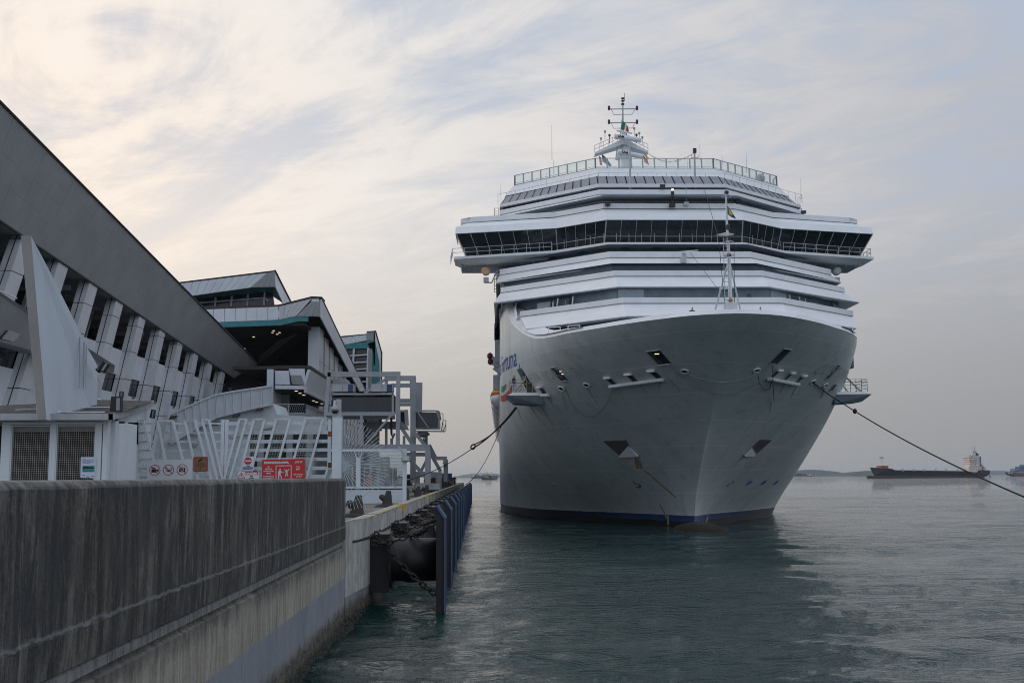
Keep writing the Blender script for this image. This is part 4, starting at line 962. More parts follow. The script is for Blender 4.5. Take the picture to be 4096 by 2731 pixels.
# ------------------------------------------------------------------ people
def person(name_label, base, h=1.74, facing=0.0, shirt='shirt_blue', trousers='dark_cloth', pose='stand', helmet=None, vest=None, group=None):
    t = thing('person', name_label, 'person', tuple(base), group)
    J = {'pelvis': (0,0,.53), 'spine': (0,.01,.66), 'chest': (0,.0,.76), 'neck': (0,-.005,.845), 'head': (0,-.02,.905), 'top': (0,-.015,.985)}
    for s, n in ((-1, 'l'), (1, 'r')):
        J['sh'+n] = (s*.105, 0, .805); J['hip'+n] = (s*.052, 0, .51); J['kn'+n] = (s*.056, -.012, .28); J['an'+n] = (s*.06, .012, .045); J['to'+n] = (s*.068, -.085, .015)
        if pose == 'work': J['el'+n] = (s*.145, -.06, .66); J['ha'+n] = (s*.08, -.20, .62); J['fi'+n] = (s*.06, -.24, .61)
        elif pose == 'walk':
            J['el'+n] = (s*.145, s*.05, .64); J['ha'+n] = (s*.14, s*.02-.08, .50); J['fi'+n] = (s*.14, s*.02-.10, .46)
            J['kn'+n] = (s*.055, -s*.06-.02, .28); J['an'+n] = (s*.055, -s*.10+.05, .05); J['to'+n] = (s*.06, -s*.10-.04, .015)
        else: J['el'+n] = (s*.15, .02, .64); J['ha'+n] = (s*.155, -.05, .49); J['fi'+n] = (s*.15, -.06, .43)
    R_ = {'pelvis': (.085,.06), 'spine': (.075,.055), 'chest': (.095,.062), 'neck': (.032,.033), 'head': (.046,.055), 'top': (.03,.035)}
    rr = {'sh': (.04,.038), 'el': (.027,.027), 'ha': (.022,.016), 'fi': (.013,.008), 'hip': (.055,.058), 'kn': (.038,.04), 'an': (.026,.03), 'to': (.024,.016)}
    E_ = [('pelvis','spine'),('spine','chest'),('chest','neck'),('neck','head'),('head','top')]
    for n in 'lr': E_ += [('chest','sh'+n),('sh'+n,'el'+n),('el'+n,'ha'+n),('ha'+n,'fi'+n),('pelvis','hip'+n),('hip'+n,'kn'+n),('kn'+n,'an'+n),('an'+n,'to'+n)]
    keys = list(J); me = bpy.data.meshes.new('body'); cf, sf = math.cos(facing), math.sin(facing)
    me.from_pydata([((J[k][0]*cf-J[k][1]*sf)*h, (J[k][0]*sf+J[k][1]*cf)*h, J[k][2]*h) for k in keys], [(keys.index(a_), keys.index(b_)) for a_, b_ in E_], [])
    ob = bpy.data.objects.new('body', me); scene.collection.objects.link(ob)
    md = ob.modifiers.new('s', 'SKIN'); sb = ob.modifiers.new('u', 'SUBSURF'); sb.levels = sb.render_levels = 1
    for i, k in enumerate(keys):
        r_ = R_.get(k) or rr[k[:-1]]; me.skin_vertices[0].data[i].radius = (r_[0]*h, r_[1]*h)
    me.skin_vertices[0].data[0].use_root = True
    dg = bpy.context.evaluated_depsgraph_get(); m2 = bpy.data.meshes.new_from_object(ob.evaluated_get(dg))
    bpy.data.objects.remove(ob)
    for mm in ('skin', shirt, trousers, 'black', 'hair'): m2.materials.append(M[mm])
    for p_ in m2.polygons:
        z = p_.center.z/h; r_ = math.hypot(p_.center.x, p_.center.y)/h; back = (-p_.center.x*sf+p_.center.y*cf)
        p_.material_index = 4 if (z > .935 or (z > .87 and back > .01)) else 0 if z > .838 else 3 if z < .05 else 2 if z < .53 and r_ < .13 else 0 if (r_ > .13 and z < .60) else 1
        p_.use_smooth = True
    b = bpy.data.objects.new('body', m2); scene.collection.objects.link(b); b.parent = t; b['_o'] = t['_o']
    hd = Vector(base)+Vector((-(-.02)*sf*h, -.02*cf*h, .93*h))
    if helmet: G().lathe(tuple(hd), [(.078*h, 0), (.068*h, .03*h), (.045*h, .06*h), (.012*h, .072*h)], 12).lathe(tuple(hd), [(.095*h,-.004), (.09*h,.008)], 12).build('helmet', helmet, t)
    if vest: G().lathe((base[0], base[1], base[2]), [(.098*h,.56*h),(.102*h,.66*h),(.112*h,.76*h),(.075*h,.825*h)], 12).build('vest', vest, t)
    return t
wp = at(2057, 1580, Y=104.8); person('crew member in pale blue overalls, life vest and yellow helmet on the left mooring platform', (wp.x, 104.8, 12.28), 1.76, math.radians(-35), 'shirt_blue', 'shirt_blue', 'work', 'helmet', 'navy_cloth')
for (u, v, lab, sh) in ((2769, 1230, 'person in black seen over the bow rim left of the foremast', 'dark_cloth'), (3041, 1229, 'person with grey hair looking over the bow rim right of the foremast', 'navy_cloth')):
    p = at(u, v, Y=84.0); person(lab, (p.x, 84.0, p.z-1.68), 1.75, 0, sh, 'dark_cloth')

# ------------------------------------------------------------------ lifeboats, side galleries
LB = thing('lifeboat', 'nearest lifeboat hanging on the quay side of the ship', 'lifeboat', (3.1, 150, 13.4), 'lifeboats along the side of the ship')
g = G(); n = 12; ringL = []
def boat_rows(zs): 
    rows = []
    for z, w, l in zs: rows.append([(3.1+w*math.sin(2*math.pi*k/20)*(1 if True else 1), 150+l*math.cos(2*math.pi*k/20), 13.4+z) for k in range(20)])
    return rows
def loft(g, rows):
    n = len(rows[0]); vs = [p for r in rows for p in r]; fs = [(i*n+k, i*n+(k+1)%n, (i+1)*n+(k+1)%n, (i+1)*n+k) for i in range(len(rows)-1) for k in range(n)]
    fs += [tuple(reversed(range(n))), tuple((len(rows)-1)*n+k for k in range(n))]; g.mesh(vs, fs); return g
loft(G(), boat_rows([(0,.3,3.5),(.4,.9,4.6),(1.0,1.35,5.2),(1.7,1.5,5.5)])).build('boat_hull', 'ship_white', LB, smooth=True)
loft(G(), boat_rows([(1.72,1.48,5.4),(2.3,1.35,5.0),(2.9,.95,4.3),(3.1,.4,3.4)])).build('canopy', 'orange_boat', LB, smooth=True)
G().tube([(3.1, 150-3.6, 16.2), (3.5, 150-3.6, 18.6), (4.4, 150-3.6, 18.8)], .12, 6).build('davit', 'ship_white', LB)
G().tube([(3.1, 150+3.6, 16.2), (3.5, 150+3.6, 18.6), (4.4, 150+3.6, 18.8)], .12, 6).build('davit', 'ship_white', LB)
for k in range(1, 11): copy_tree(LB, delta=(0.02*14.5*k+.15*k*0, 14.5*k, 0), label='lifeboat farther aft, number %s of the row hanging behind the nearest' % ['two','three','four','five','six','seven','eight','nine','ten','eleven'][k-1])
for s in (-1, 1):
    a = lambda x, y, z: (SXY(y)+s*x, y, z)
    for k in range(16):
        y = 134+k*13
        G().box(*sorted((SXY(y)+s*15.0, SXY(y)+s*17.5)), y, y+.5, 12.6, 21.6).build('gallery_frame', 'ship_white', SHIP)
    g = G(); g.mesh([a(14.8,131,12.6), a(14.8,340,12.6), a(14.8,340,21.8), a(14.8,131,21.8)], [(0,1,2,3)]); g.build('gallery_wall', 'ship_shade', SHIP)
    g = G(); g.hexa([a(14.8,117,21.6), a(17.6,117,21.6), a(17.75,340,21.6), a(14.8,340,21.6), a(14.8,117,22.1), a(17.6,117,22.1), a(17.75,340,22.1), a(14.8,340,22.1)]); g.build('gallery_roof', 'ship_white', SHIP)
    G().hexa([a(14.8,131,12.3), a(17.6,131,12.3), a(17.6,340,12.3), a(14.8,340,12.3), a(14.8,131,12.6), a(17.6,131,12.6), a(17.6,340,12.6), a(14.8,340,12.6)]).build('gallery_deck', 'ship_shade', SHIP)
    for zz in (24.6, 27.4, 30.2, 33.0):
        G().hexa([a(17.2,128,zz-.15), a(18.0,128,zz-.15), a(18.0,335,zz-.15), a(17.2,335,zz-.15), a(17.2,128,zz), a(18.0,128,zz), a(18.0,335,zz), a(17.2,335,zz)]).build('balcony_ledge', 'ship_white', SHIP)
    # ladder at the ship's side
    for (y, z0, z1) in ((129.0, 33.6, 35.8), (121.5, 24.6, 26.6)):
        gg = G().tube([a(17.6,y,z0), a(17.6,y,z1)], .04, 4).tube([a(18.1,y,z0), a(18.1,y,z1)], .04, 4)
        k = z0
        while k < z1: gg.tube([a(17.6,y,k), a(18.1,y,k)], .03, 4); k += .36
        gg.build('ladder', 'rail_grey', SHIP)
# davit crane with red caps on the quay side
cg = G(); 
for (u0, v0, u1, v1) in ((2000,1455,1962,1425), (2005,1475,1966,1448), (2008,1495,1975,1470)): cg.bar(at(u0, v0, Y=132), at(u1, v1, Y=132), .35, .45)
cg.bar(at(1975,1470,Y=132), at(2010,1500,Y=132), .3).bar(at(1998,1440,Y=132), at(1998,1560,Y=132), .5, .7)
cr = cg.build('davit_crane', 'rail_grey', SHIP)
for (u, v) in ((1960, 1424), (1962, 1446)): G().lathe(tuple(at(u, v, Y=132)), [(.1,-.4),(.33,-.2),(.33,.2),(.1,.4)], 10).build('crane_cap', 'maroon', cr)
for (u, v0, v1, Y) in ((1985, 1275, 1450, 130), (1982, 1295, 1360, 130), (1978, 1500, 1560, 135)):
    p, q = at(u, v1, Y=Y), at(u, v0, Y=Y); G().box(p.x-.15, p.x+.5, Y-.3, Y+.3, p.z, q.z).build('side_ladder_tower', 'rail_grey', SHIP)

# hanging lines on the bow
def hull_line(pts, r=.025, off=.25, m_='rope_light'):
    q = [hull_hit(*ZH(*p), off=off)[0] for p in pts]; G().tube(q, r, 5).build('hanging_line', m_, SHIP)
hull_line([(1185,538),(1240,562),(1300,578),(1370,585),(1440,578),(1500,560),(1545,540)], .016, .15, 'grey_stain')
hull_line([(1560,540),(1567,590),(1590,622),(1610,628),(1628,605),(1634,570)], .025, .2, 'rope')
hull_line([(1636,490),(1638,560),(1640,620),(1644,682)], .03, .3, 'rope')
hull_line([(505,605),(530,680),(570,742),(620,775),(665,772),(710,735),(745,680),(766,615)], .03, .2, 'rope_light')
hull_line([(1100,500),(1150,560),(1240,620),(1350,655),(1450,640),(1540,600)], .02, .2)

def sag_rope(a, b, sag, n=24):
    return [Vector(a).lerp(Vector(b), k/n) - Vector((0,0,sag*4*(k/n)*(1-k/n))) for k in range(n+1)]
def rope(name, label, pts, r, m_='rope'):
    t = thing(name, label, 'rope', tuple(pts[-1])); G().tube(pts, r, 6).build('strand', m_, t, smooth=True); return t
ra = hull_hit(*ZH(1870,592), off=.1)[0]
rm = at(3312, 1576, Y=99.5); rb = at(3345, 1596, Y=98)
end = at(4330, 2082, Y=56)
t = rope('mooring_rope', 'dark head rope running from the right side of the bow down to the lower right', [ra, rm]+sag_rope(rb, end, .55)[1:], .052)
kp = sag_rope(rb, end, .55)[3]; G().lathe(tuple(kp), [(.05,-.22),(.18,-.1),(.18,.1),(.05,.22)], 8).build('knot', 'rope', t)
la = at(2063, 1628, Y=104.5); lb_ = at(1888, 1794, Y=108.5); lc = at(1433, 1946, Y=112)
t = rope('mooring_rope', 'thick doubled mooring rope hanging from the left mooring platform towards the quay', sag_rope(la, lb_, .4), .065)
G().tube(sag_rope(la+Vector((.1,.1,-.05)), lb_+Vector((.05,0,.35)), .5), .055, 6).build('strand', 'rope', t)
G().torus(lb_+Vector((.1,0,.18)), .22, .07, (1,0,.3), (0,0,1), 12, 6).build('eye_splice', 'rope', t)
rope('heaving_line', 'thin line from the thick rope down to the quay', sag_rope(lb_, lc, 1.0), .04)
rope('heaving_line', 'long thin line sagging low from the ship side to the end of the quay', sag_rope(at(2010, 1690, Y=112), at(1775, 1893, Y=158), 3.6, 30), .035, 'rope_light')

# ------------------------------------------------------------------ quay
DZ = 3.10; KX = -3.70
g = G(); g.box(-400, -4.12, 34.9, 330, -2, DZ-.006); o = g.build('quay', 'deck'); tag(o, kind='structure')
g = G(); g.box(-400, -4.7, -20, 34.9, -2, DZ-.008); tag(g.build('quay_ground', 'deck'), kind='structure')
# slabs with open joints on the part near enough to see them
for iy, y in enumerate([35, 41, 47, 53, 59, 65, 71, 79, 87]):
    for ix, x in enumerate([-10.1, -8.1, -6.1]):
        w = 6 if y < 71 else 8
        G().box(x+.012, x+1.98, y+.015, y+w-.015, DZ-.2, DZ+.004*((ix*7+iy*3) % 3)).build('deck_slab', 'deck', o)
# kerb blocks with painted dashes, stepped face below, gaps at the chain pockets
YS = [38.4, 41.9, 55.8, 69.6, 83.4, 97.2, 111, 125, 139, 153, 167, 181, 195, 209]
KB = None
def kerb(y0, y1, x0=KX, xa=None):
    xa = x0 if xa is None else xa
    g = G().hexa([(-4.12, y0, 1.0), (xa, y0, 1.0), (x0, y1, 1.0), (-4.12, y1, 1.0), (-4.12, y0, 3.26), (xa, y0, 3.26), (x0, y1, 3.26), (-4.12, y1, 3.26)])
    k = g.build('kerb_block', 'kerb', o)
    n = max(1, int((y1-y0)/2.0))
    for i in range(n):
        a = y0+(y1-y0)*(i+.1)/n; b = y0+(y1-y0)*(i+.62)/n; fa, fb = (a-y0)/(y1-y0), (b-y0)/(y1-y0); X = lambda f: xa+(x0-xa)*f
        G().hexa([(-4.0, a, 3.262), (X(fa)+.012, a, 3.262), (X(fb)+.012, b, 3.262), (-4.0, b, 3.262), (-4.0, a, 3.266), (X(fa)+.012, a+.06, 3.266), (X(fb)+.012, b, 3.266), (-4.0, b, 3.266)]).box(X(fa)+.001 if xa == x0 else -4.0, X(fb)+.012 if xa == x0 else -3.99, a, b, 3.20, 3.262).build('kerb_dash', 'yellow', k)
    return k
kerb(34.9, 38.4, KX, -4.02); kerb(38.45, 41.6)
for a, b in zip(YS[1:], YS[2:]):
    kerb(a+.25, b-.25)
    gg = G()
    for j in range(1, 3): gg.box(KX-.01, KX+.006, a+(b-a)*j/3-.03, a+(b-a)*j/3+.03, 1.0, 3.2)
    gg.build('kerb_joint', 'black', o)
    G().box(KX-.02, KX+.05, a+.3, b-.3, 2.52, 2.60).build('face_ledge', 'chain', o)
G().tube([(-3.93, 35.9, 2.6), (-3.85, 37, 2.58), (-3.66, 38.6, 2.6), (-3.64, 41.4, 2.62)], .045, 6).build('hanging_cable', 'chain', o)
g = G().box(-5.2, -4.05, 34.9, 38.5, -2, 1.0); g.hexa([(-4.2,34.9,-2),(-4.02,34.9,-2),(-3.74,38.4,-2),(-4.2,38.4,-2),(-4.2,34.9,1.0),(-4.02,34.9,1.0),(-3.74,38.4,1.0),(-4.2,38.4,1.0)]).build('quay_face', 'harbour', o)
G().box(-4.15, KX-.03, 38.4, 330, -2, 1.0).build('quay_face', 'harbour', o)
# drain gratings and rail slots
for x in (-7.0, -9.2): G().box(x-.05, x+.05, 35, 250, DZ+.008, DZ+.03).build('crane_rail', 'dark_metal', o)

# stained harbour wall in the foreground
WALL = thing('harbour_wall', 'long dark stained concrete harbour wall across the left foreground', 'wall', (-4.3, 20, 0))
g = G(); sec = [(-4.00,-2), (-4.00,2.50), (-4.07,2.53), (-4.07,2.585), (-4.02,2.60), (-4.02,2.70), (-4.05,2.72), (-4.0,2.745), (-3.985,3.10), (-4.00,3.145), (-4.0,4.49), (-4.05,4.56), (-4.12,4.572), (-4.60,4.572), (-4.64,4.52), (-4.64,3.0), (-4.7,-2)]
ys = [-6+k*1.0 for k in range(41)]; ys[-1] = 34.5
rnd = random.Random(3)
rows = []
for y in ys: rows.append([(x+(rnd.random()-.5)*.008, y, z+((rnd.random()-.5)*.010)) for x, z in sec])
for a, b in zip(rows, rows[1:]):
    for i in range(len(sec)-1): g.poly([a[i], a[i+1], b[i+1], b[i]][::-1])
g.poly(rows[-1][::-1]); g.poly(rows[0]); g.build('wall_face', 'harbour', WALL)
# barnacle crust along the waterline
g = G(); rnd = random.Random(9)
for k in range(2600):
    y = 12+rnd.random()**.8*31; zc = rnd.random()**1.6*.75-.1; r = .012+.03*rnd.random()
    x0 = -4.0 if y < 34.5 else -4.0+(y-34.5)*.075 if y < 38.4 else KX
    g.mesh([(x0, y-r, zc), (x0, y+r, zc), (x0, y, zc+r*1.4), (x0+r*.9, y, zc+r*.4)], [(0,1,3),(1,2,3),(2,0,3)])
tag(g.build('barnacles', mat('barnacle', (.07,.065,.05), .95, var=.5, vscale=12), WALL), kind='stuff')

# ------------------------------------------------------------------ fenders
FY = [38.2+9.45*k for k in range(19)]
F = thing('fender', 'nearest dock fender with blue edged panel and black rubber drum', 'fender', (-3.0, 39.6, 0), 'blue edged dock fenders along the quay')
y0, y1 = 38.2, 39.8
prof = [(-1.50,-1.2), (-1.22,-1.2), (-1.22,3.22), (-1.50,3.62), (-1.62,3.62), (-1.62,3.2), (-1.62,-1.2)]
prof = [(-1.40,-1.2), (-1.20,-1.2), (-1.20,3.20), (-1.46,3.60), (-1.56,3.60), (-1.40,3.2)]
G().prism([(x, y0, z) for x, z in prof], (0, y1-y0, 0)).build('fender_panel', 'black', F)
for a, b in ((y0-.02, y0+.6), (y0+.7, y1)):
    G().prism([(-1.195,a,.15), (-1.09,a,.15), (-1.09,a,3.23), (-1.37,a,3.64), (-1.455,a,3.60), (-1.195,a,3.20)], (0, b-a, 0)).build('facing_pad', 'black', F)
for a, b in ((y0-.07, y0-.02), (y1+.002, y1+.05)): G().prism([(-1.135,a,-.9), (-1.085,a,-.9), (-1.085,a,3.23), (-1.37,a,3.645), (-1.41,a,3.61), (-1.135,a,3.20)], (0, b-a, 0)).build('blue_edge_strip', 'blue_pad', F)
G().prism([(-1.083,y0,3.235), (-1.368,y0,3.65), (-1.38,y0,3.64), (-1.10,y0,3.235)], (0, y1-y0, 0)).build('blue_chamfer', 'blue_pad', F)
G().lathe((-3.05, 39.9, 1.76), [(.80,0),(.80,.10),(.74,.14),(.74,.45),(.79,.60),(.79,.85),(.74,1.0),(.74,1.62)], 24, 'x').build('rubber_drum', 'rubber', F, smooth=True)
G().box(-3.72, -3.05, 39.3, 41.3, .70, 2.66).build('mounting_block', 'rubber', F)
G().lathe((-3.04, 39.9, 1.76), [(.98,0),(.98,.07)], 20, 'x').build('mounting_flange', 'chain', F)
def chain_pts(a, b, sag, link=.22):
    a, b = vec(a), vec(b); L = (b-a).length; n = max(3, int(L/(link*.72))); pts = sag_rope(a, b, sag, n); return pts
def chain(a, b, sag, name, parent, link=.26, r=.036):
    pts = chain_pts(a, b, sag, link); g = G(); k = 0
    for p, q in zip(pts, pts[1:]):
        d = (q-p).normalized(); side = d.cross(Vector((0,0,1))).normalized(); other = d.cross(side)
        g.torus((p+q)/2, link*.30, r, side if k % 2 else other, d, 10, 5, sx=.72); 
        k += 1
    # stretch each link along its run
    o_ = g.build(name, 'chain', parent, smooth=True); return o_
def chain2(a, b, sag, name, parent, link=.30, r=.034):
    pts = chain_pts(a, b, sag, link); g = G()
    for k, (p, q) in enumerate(zip(pts, pts[1:])):
        d = (q-p).normalized(); side = d.cross(Vector((0,0,1))).normalized(); w = side if k % 2 else d.cross(side); c = (p+q)/2
        hl, hw = link*.5, link*.24
        ring_ = [c+d*hl*.62+w*hw, c+d*hl, c+d*hl*.62-w*hw, c-d*hl*.62-w*hw, c-d*hl, c-d*hl*.62+w*hw]
        ring_.append(ring_[0]); g.tube(ring_, r, 5, cap=False)
    o_ = g.build(name, 'chain', parent, smooth=True); return o_
chain2((KX+.1, 41.7, 2.52), (-1.62, 38.5, 2.9), .22, 'chain', F)
chain2((KX+.1, 41.8, 2.55), (-1.62, 39.3, 2.95), .28, 'chain', F)
chain2((-3.5, 39.0, 2.75), (-1.45, 38.35, .75), .18, 'chain', F)
chain2((KX+.1, 38.75, 2.4), (-2.4, 38.7, 2.62), .1, 'chain', F)
G().torus((KX+.12, 41.7, 2.56), .14, .035, (0,1,0), (0,0,1), 12, 5).build('chain_ring', 'chain', F)
G().box(-1.66, -1.50, 38.4, 39.4, 2.7, 3.0).build('chain_bracket', 'chain', F)
names = ['second','third','fourth','fifth','sixth','seventh','eighth','ninth','tenth','eleventh','twelfth','thirteenth','fourteenth','fifteenth','sixteenth','seventeenth','eighteenth','last']
for k in range(1, 19):
    copy_tree(F, delta=(0, FY[k]-38.2, 0), label=('%s blue edged fender counted from the harbour wall' % names[k-1]) if k < 18 else 'farthest fender at the end of the quay')
# yellow chain covers on the kerb
for k, (u, v) in enumerate(((1613, 2018), (1720, 1972), (1755, 1960))):
    p = at(u, v, X=KX+.05); o_ = G().box(KX-.28, KX+.10, p.y-.35, p.y+.35, 2.95, 3.32).build('yellow_chain_cover', 'yellow_box')
    tag(o_, ['nearest', 'second', 'third'][k]+' yellow steel cap over the kerb edge', 'edge cap', 'yellow caps on the quay edge')

# bollards
def bollard(y, label):
    t = thing('bollard', label, 'bollard', (-4.62, y, DZ), 'iron mooring bollards along the quay edge')
    x = -4.62
    G().box(x-.62, x+.42, y-.45, y+.45, DZ, DZ+.05).lathe((x-.1, y, DZ+.05), [(.50,0),(.46,.05),(.30,.10)], 16).build('base_plate', 'bollard', t)
    g = G(); rows = []
    for z, cx, rx, ry in ((.05,0,.34,.34), (.15,0,.28,.28), (.32,.01,.235,.25), (.55,.04,.185,.21), (.80,.065,.125,.17), (.83,.065,.11,.15)):
        rows.append([(x+cx+rx*math.cos(2*math.pi*k/16), y+ry*math.sin(2*math.pi*k/16), DZ+z) for k in range(16)])
    loft(g, rows); g.build('post', 'bollard', t, smooth=True)
    G().tube([(x-.02, y, DZ+.34), (x-.22, y, DZ+.47), (x-.34, y, DZ+.54), (x-.40, y, DZ+.57)], [.15, .155, .13, .05], 12).build('horn', 'bollard', t, smooth=True)
    return t
b0 = bollard(43.6, 'nearest black mooring bollard behind the spiked fan on the quay edge')
labs = ['second black bollard, in front of the white gate panel', 'third black bollard, just right of the white gate', 'fourth black bollard along the quay edge', 'fifth black bollard, beside the orange vest', 'sixth black bollard along the quay edge', 'seventh black bollard along the quay edge', 'eighth black bollard along the quay edge', 'ninth black bollard, far along the quay', 'tenth black bollard, far along the quay edge', 'farthest black bollard of the row']
for k in range(1, 11): copy_tree(b0, delta=(0, 14.5*k, 0), label=labs[k-1])

# traffic cone
p = at(1420, 2012, Z=DZ); o_ = G().lathe((p.x, p.y, DZ), [(.30,0),(.30,.05),(.22,.06),(.05,.86),(.03,.88)], 12).build('traffic_cone', 'maroon'); tag(o_, 'dark red traffic cone at the foot of the white gate panel', 'traffic cone')
# workers on the quay
for (u, Y, lab, sh, tr, vs_, hm) in ((1474, 92, 'quay worker in orange vest and yellow helmet seen through the gate glass', 'orange', 'navy_cloth', 'orange', 'helmet'),
        (1598, 100, 'person in white shirt walking behind the right end of the gate', 'shirt_white', 'navy_cloth', None, None),
        (1706, 118, 'worker in orange vest beyond the fourth bollard', 'orange', 'dark_cloth', 'orange', None),
        (1748, 140, 'worker in orange vest farther along the quay', 'orange', 'dark_cloth', 'orange', None),
        (1548, 96, 'worker in red brown vest and yellow helmet behind the gate glass', 'cont_brown', 'dark_cloth', None, 'helmet'),
        (1819, 190, 'dark clothed person standing alone at the quay end', 'dark_cloth', 'dark_cloth', None, None)):
    x = (at(u, 1900, Y=Y)).x; person(lab, (x, Y, DZ), 1.74, random.random()*2-1, sh, tr, 'walk' if 'walking' in lab else 'stand', hm, vs_)
# low dark quay furniture at the far end
g = G(); rnd = random.Random(5)
for k in range(16):
    y = 150+k*5; o_ = G().box(-5.6-rnd.random(), -4.6, y, y+1.2+rnd.random(), DZ, DZ+.9+rnd.random()*.5).lathe((-5.0, y+.8, DZ+.9), [(.3,0),(.4,.3),(.2,.6)], 8).build('mooring_hook', 'black')
    tag(o_, 'black mooring hook on the far quay, %s of its row from the near end' % ['first','second','third','fourth','fifth','sixth','seventh','eighth','ninth','tenth','eleventh','twelfth','thirteenth','fourteenth','fifteenth','sixteenth'][k], 'mooring hook', 'black hooks along the far quay edge')

# ------------------------------------------------------------------ terminal hall: raking roof band over a row of raked columns
Z1 = lambda x, y: (x/2.119, 800+y/2.119)
Z2 = lambda x, y: (650+x/1.96, 1000+y/1.96)
Z3 = lambda x, y: (x/2.352, 1400+y/2.352)
ZJ = lambda x, y: (1260+x/5.2275, 1450+y/5.2275)
ZL = lambda x, y: (1300+x/3.92, 1600+y/3.92)
HALL = thing('terminal_hall', 'long grey terminal hall with a sloping roof band above raked white columns', 'terminal building', (-32, 100, DZ))
CX_ = -32.0
# roof band: lower edge over the columns, upper edge leaning out towards the quay
def band_pt(f, w, off=0.0):
    """f along the band, w 0 lower edge .. 1 upper edge"""
    lo = (at(-330, 879-.676*330, X=-31.2)).lerp(at(940, 1515, X=-31.2), f); hi = (at(-330, 409-1.0168*330, X=-29.6)).lerp(at(1033, 1454, X=-29.6), f)
    p = lo.lerp(hi, w); return p + Vector((.85, 0, -.4)).normalized()*off
NB = 34
for k in range(NB):
    f0, f1 = k/NB, (k+1)/NB
    # panels skewed across the band, staggered cross joints
    cuts = [0, .24+.10*((k*7) % 3)/2, .50+.08*((k*5) % 3)/2, .78, 1] if k % 2 else [0, .34, .60+.06*((k*3) % 3), 1]
    sk = lambda f, w: min(1.0, max(0.0, f + (w-.5)*.035))
    for a, b in zip(cuts, cuts[1:]):
        e = .0010; j = .00014; of = .003*((k*3+int(a*10)) % 4)/3
        q = [band_pt(sk(f0+j, a+e), a+e, of), band_pt(sk(f1-j, a+e), a+e, of), band_pt(sk(f1-j, b-e), b-e, of), band_pt(sk(f0+j, b-e), b-e, of)]
        if (q[0]-q[1]).length < .05: continue
        G().prism(q, (-.12, 0, .2)).build('cladding_panel', 'panel_grey', HALL)
lo0, lo1, hi0, hi1 = band_pt(0, 0, -.06), band_pt(1, 0, -.06), band_pt(0, 1, -.06), band_pt(1, 1, -.06)
g = G(); A_ = [band_pt(k/40, 0, -.16) for k in range(41)]; B_ = [band_pt(k/40, 1, -.16) for k in range(41)]
g.ribbon(A_, B_); g.ribbon(B_, [p+Vector((-12, 0, -4)) for p in B_]); g.ribbon(A_, [p+Vector((-8, 0, -.2)) for p in A_]); g.poly([A_[-1], B_[-1], B_[-1]+Vector((-12,0,-4)), A_[-1]+Vector((-8,0,-.2))]); g.build('roof', 'panel_grey', HALL)
G().tube([band_pt(0, 1, .02), band_pt(1, 1, .02)], .10, 6).build('roof_edge_trim', 'roof_dark', HALL)
G().bar(band_pt(0, -.01, .02), band_pt(1, -.01, .02), .12, .12).build('soffit_trim', 'roof_dark', HALL)
zband = lambda y: (lo0.z + (lo1.z-lo0.z)*(y-lo0.y)/(lo1.y-lo0.y))
ZB = 16.08   # parapet height
RK = .62     # rake of the columns along the quay
cols = [97.0+7.02*k for k in range(-6, 7)]
S_ = lambda y, z: y + RK*(z-ZB)
def slab_yz(g, y0, y1, z0, z1, x0, x1):
    """upright slab raked along y between heights z0 and z1"""
    a = [(x1, S_(y0, z0), z0), (x1, S_(y1, z0), z0), (x1, S_(y1, z1), z1), (x1, S_(y0, z1), z1)]
    b = [(x0, p[1], p[2]) for p in a]; g.mesh(b+a, [(4,5,6,7),(3,2,1,0),(0,4,7,3),(1,2,6,5),(3,7,6,2),(0,1,5,4)]); return g
for k, y in enumerate(cols):
    y0, y1 = y-2.0, y
    ztop = zband(S_(y-1, 19))+1.3
    z = 4.0; n = 0
    joints = [3.0, 5.6, 8.2, 10.8, 13.4, 16.0, 18.5, 21, 24]
    c_ = None
    for a, b in zip(joints, joints[1:]):
        if a >= ztop: break
        b = min(b, ztop); g = G(); slab_yz(g, y0, y1, a+.03, b-.03, CX_-.1, CX_+.75)
        o_ = g.build('column_panel' if c_ else 'column', 'column', HALL if not c_ else c_); c_ = c_ or o_
    g = G(); slab_yz(g, y0+.06, y1-.06, 3.0, ztop, CX_-.08, CX_+.70); g.build('column_core', 'black', c_)
    g = G(); slab_yz(g, y0-.03, y0+.02, 3.0, ztop, CX_+.30, CX_+.36); g.build('column_seam', 'black', c_)
    # bay between this column and the next
    if k < len(cols)-1:
        a, b = y1, cols[k+1]-2.0
        g = G(); slab_yz(g, a, b, 13.8, ZB, CX_-.25, CX_-.02); w_ = g.build('parapet_panel', 'panel_white', HALL)
        g = G(); slab_yz(g, a, b, 9.4, 12.17, CX_-.25, CX_-.06); g.build('wall_panel', 'panel_white', HALL)
        fw = .15 if k % 2 else .0
        g = G(); slab_yz(g, a+(b-a)*fw, b-(b-a)*.04, 12.2, 13.77, CX_-.22, CX_-.16); g.build('window', 'win', HALL)
        g = G(); slab_yz(g, a, b, 6.0, 9.37, CX_-.25, CX_-.06); g.build('wall_panel', 'panel_white', HALL)
        g = G(); slab_yz(g, a, b, 3.1, 5.97, CX_-.25, CX_-.04); g.build('wall_panel', 'panel_white', HALL)
        if k in (7, 8, 9):
            gg = G()
            for j in range(5): slab_yz(gg, b-1.2+.12*j, b-.5, 12.0+j*.22, 12.12+j*.22, CX_-.05, CX_)
            gg.build('wall_louvre', 'black', HALL)
        # things in the open gallery: mullion, ceiling beam
        g = G(); slab_yz(g, b-2.0, b-1.7, ZB, 21, CX_-3.2, CX_-2.9); g.build('gallery_mullion', 'column', HALL)
g = G(); g.prism([(CX_-6,45,3),(CX_-6,152,3),(CX_-6,152,17),(CX_-6,45,26)], (.4,0,0)); g.build('gallery_back_wall', 'interior', HALL)
